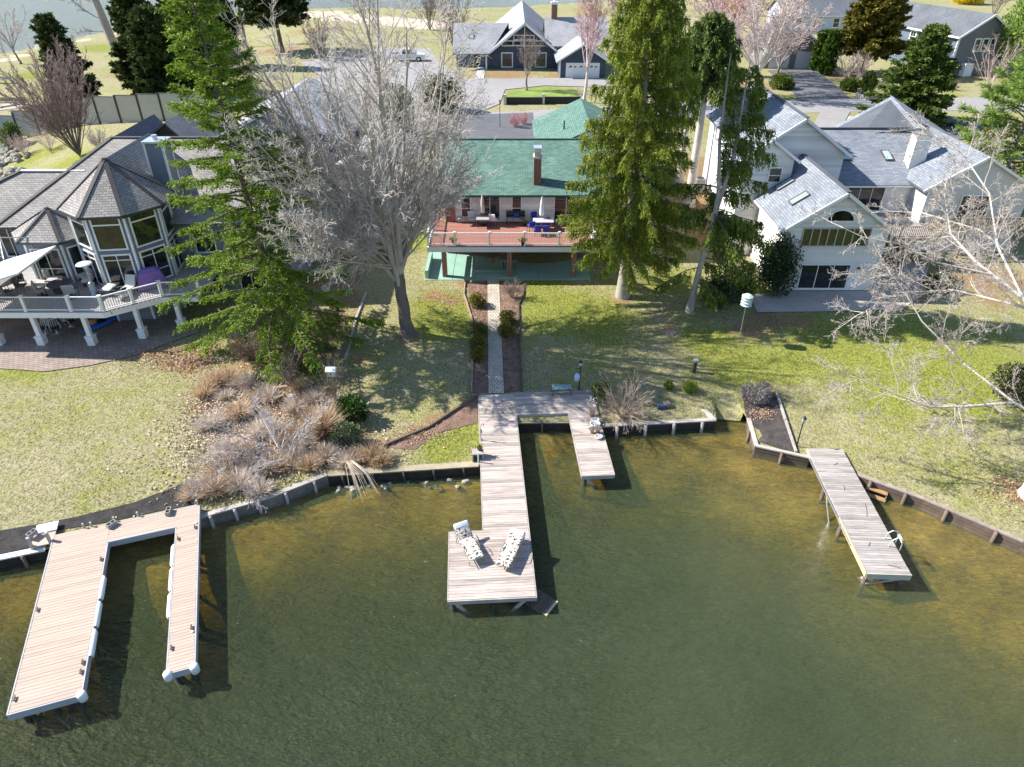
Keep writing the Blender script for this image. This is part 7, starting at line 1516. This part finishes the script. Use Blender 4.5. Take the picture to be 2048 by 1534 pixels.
# ---- far things: fence, benches, grill post, pickup, retaining wall, planter ring
t = thing('panel_fence', 'long tall pale panel fence with dark posts at the edge of the park', 'fence', (-60, 88, 0)); a = Vector((-62, 88.3)); b = Vector((-35, 85.2)); n = 10
for k in range(n):
    p0, p1 = a.lerp(b, k / n), a.lerp(b, (k + 1) / n); zg = gh((p0.x + p1.x) / 2, (p0.y + p1.y) / 2); c = (p0 + p1) / 2; q = MB(); q.box((0, 0, 0), ((p1 - p0).length - .05, .06, 2.9)); o = q.build('fence_panel', M('cream_panel', (.50, .48, .43), .7, .08, 2), t, loc=(c.x + 60, c.y - 88, zg + 1.45)); o.rotation_euler = (0, 0, math.atan2(p1.y - p0.y, p1.x - p0.x))
    q = MB(); q.box((0, 0, 1.5), (.2, .2, 3.1)); q.build('post', M('dark_bronze', (.035, .03, .028), .5, .1, 4), t, loc=(p0.x + 60, p0.y - 88, gh(p0.x, p0.y))); q = MB(); q.box((0, 0, 0), ((p1 - p0).length, .09, .1)); o = q.build('top_rail', M('taupe_rail', (.2, .18, .17), .6, .1, 4), t, loc=(c.x + 60, c.y - 88, zg + 2.95)); o.rotation_euler = (0, 0, math.atan2(p1.y - p0.y, p1.x - p0.x))
def park_bench(label, p, rz, mat, w=2.2):
    t = thing('park_bench', label, 'bench', p, rz)
    for k in range(4): q = MB(); q.box((0, -.18 + k * .14, .46), (w, .11, .05)); q.build('seat_slat', mat, t)
    for k in range(3): q = MB(); q.box((0, .34 + k * .03, .62 + k * .16), (w, .05, .12)); q.build('back_slat', mat, t)
    for x in (-w * .42, w * .42): q = MB(); q.box((x, 0, .23), (.1, .6, .46)); q.box((x, .34, .6), (.1, .08, .75)); q.build('end_frame', mat, t)
park_bench('pale stone-grey bench on the park lawn facing the river', G(12, 166), R(180), M('bench_grey', (.35, .36, .40), .7, .1, 3), 2.6); park_bench('dark metal bench on its gravel pad near the fence', G(22, 212), R(0), M('bench_dark', (.10, .10, .10), .6, .1, 3), 4.0)
sheet('gravel_pad', [(-20, 212), (52, 205), (58, 214), (-20, 224)], GRAVEL, .06, step=2)
p = G(473, 74); t = thing('park_grill', 'black charcoal grill on a single post in the park', 'grill', p); q = MB(); q.cyl((0, 0, 0), (0, 0, .95), .07, n=8); q.build('post', BLACK, t); q = MB(); q.box((0, 0, 1.15), (.9, .7, .4)); q.build('fire_box', M('rusty_black', (.08, .04, .03), .7, .3, 5), t)
# pickup truck
p = G(815, 122); t = thing('pickup_truck', 'white pickup truck parked at the edge of the parking area', 'truck', p, R(4)); PAINT = M('white_car_paint', (.78, .79, .80), .25, .03, 2)
def extr(prof, w, mat, name, par, y0=None):
    q = MB(); n = len(prof); y0 = -w / 2 if y0 is None else y0; q.v += [(x, y0, z) for x, z in prof] + [(x, y0 + w, z) for x, z in prof]; q.f.append(tuple(range(n))); q.f.append(tuple(reversed(range(n, 2 * n)))); q.uv += [[(0, 0)] * n] * 2
    for k in range(n): j = (k + 1) % n; q.f.append((k, n + k, n + j, j)); q.uv.append([(0, 0)] * 4)
    return q.build(name, mat, par, bevel=.05)
extr([(-2.9, .45), (2.9, .45), (2.95, .75), (2.85, 1.05), (1.4, 1.15), (-.9, 1.15), (-2.9, 1.15)], 2.0, PAINT, 'body', t); extr([(-.95, 1.12), (1.5, 1.12), (.75, 1.85), (-.75, 1.88)], 1.75, PAINT, 'cab', t)
q = MB(); [q.poly([(-.72, y, 1.2), (1.15, y, 1.2), (.65, y, 1.72), (-.62, y, 1.74)]) for y in (-.885, .885)]; q.build('side_window', GLASS, t); q = MB(); q.poly([(1.45, -.75, 1.2), (1.45, .75, 1.2), (.82, .7, 1.8), (.82, -.7, 1.8)]); q.build('windscreen', GLASS, t); q = MB(); q.box((-1.9, 0, 1.12), (1.8, 1.6, .1)); q.build('bed_liner', BLACK, t)
for x in (-1.85, 1.85):
    for y in (-.95, .95): q = MB(); q.cyl((x, y - .12, .4), (x, y + .12, .4), .4, n=18); wv = q.build('wheel', M('tyre', (.02, .02, .02), .9, .2, 8), t); q = MB(); q.cyl((x, y - .13, .4), (x, y + .13, .4), .22, n=12); q.build('rim', STEEL, wv)
for y in (-.75, .75): q = MB(); q.box((2.92, y, .88), (.06, .35, .2)); q.build('headlight', M('headlight', (.7, .72, .75), .1, .05, 4), t)
# dark retaining wall with white posts
a, b = G(1010, 209), G(1162, 207); t = thing('retaining_wall', 'low black retaining wall with pale posts along the road', 'retaining wall', a)
for k in range(2): c = a.lerp(b, .25 + .5 * k) - a; q = MB(); q.box((c.x, c.y, .4), ((b - a).length / 2 - .2, .3, .85)); q.build('wall_section', M('black_wall', (.018, .022, .022), .7, .2, 4), t)
for k in (0, .5): c = a.lerp(b, k) - a; q = MB(); q.box((c.x, c.y - .05, .6), (.35, .4, 1.2)); q.build('pale_post', M('pale_stone_base', (.5, .5, .5)), t)
sheet('grass_island', [(1012, 206), (1160, 204), (1150, 180), (1090, 174), (1020, 182)], M('island_grass', (.12, .20, .03), .95, .3, 3, col2=(.24, .30, .06), bmp=.6), .09, step=2)
p = G(1734, 196); t = thing('stone_ring_planter', 'round grey stone ring planter on the lawn across the road', 'planter', p)
for r_ in range(2):
    for k in range(14): a_ = k * 2 * math.pi / 14 + r_ * .22; q = MB(); q.box((0, 0, 0), (.52, .3, .26)); o = q.build('stone', STONE, t, loc=(1.25 * math.cos(a_), 1.25 * math.sin(a_), .14 + r_ * .27)); o.rotation_euler = (0, 0, a_ + math.pi / 2)
sheet('front_walk', [(958, 125), (972, 125), (968, 158), (950, 158)], paver('walk_slabs', (.55, .53, .5), (.48, .46, .44), (.2, .18, .16), .9, .9, 0), .07, step=2)
p = G(1722, 250); t = thing('boulder', 'pale boulder by the roof corner of the white house', 'rock', p); o = link(RK[1], 'stone_body', t, (0, 0, .3)); o.scale = (4.5, 3, 3)
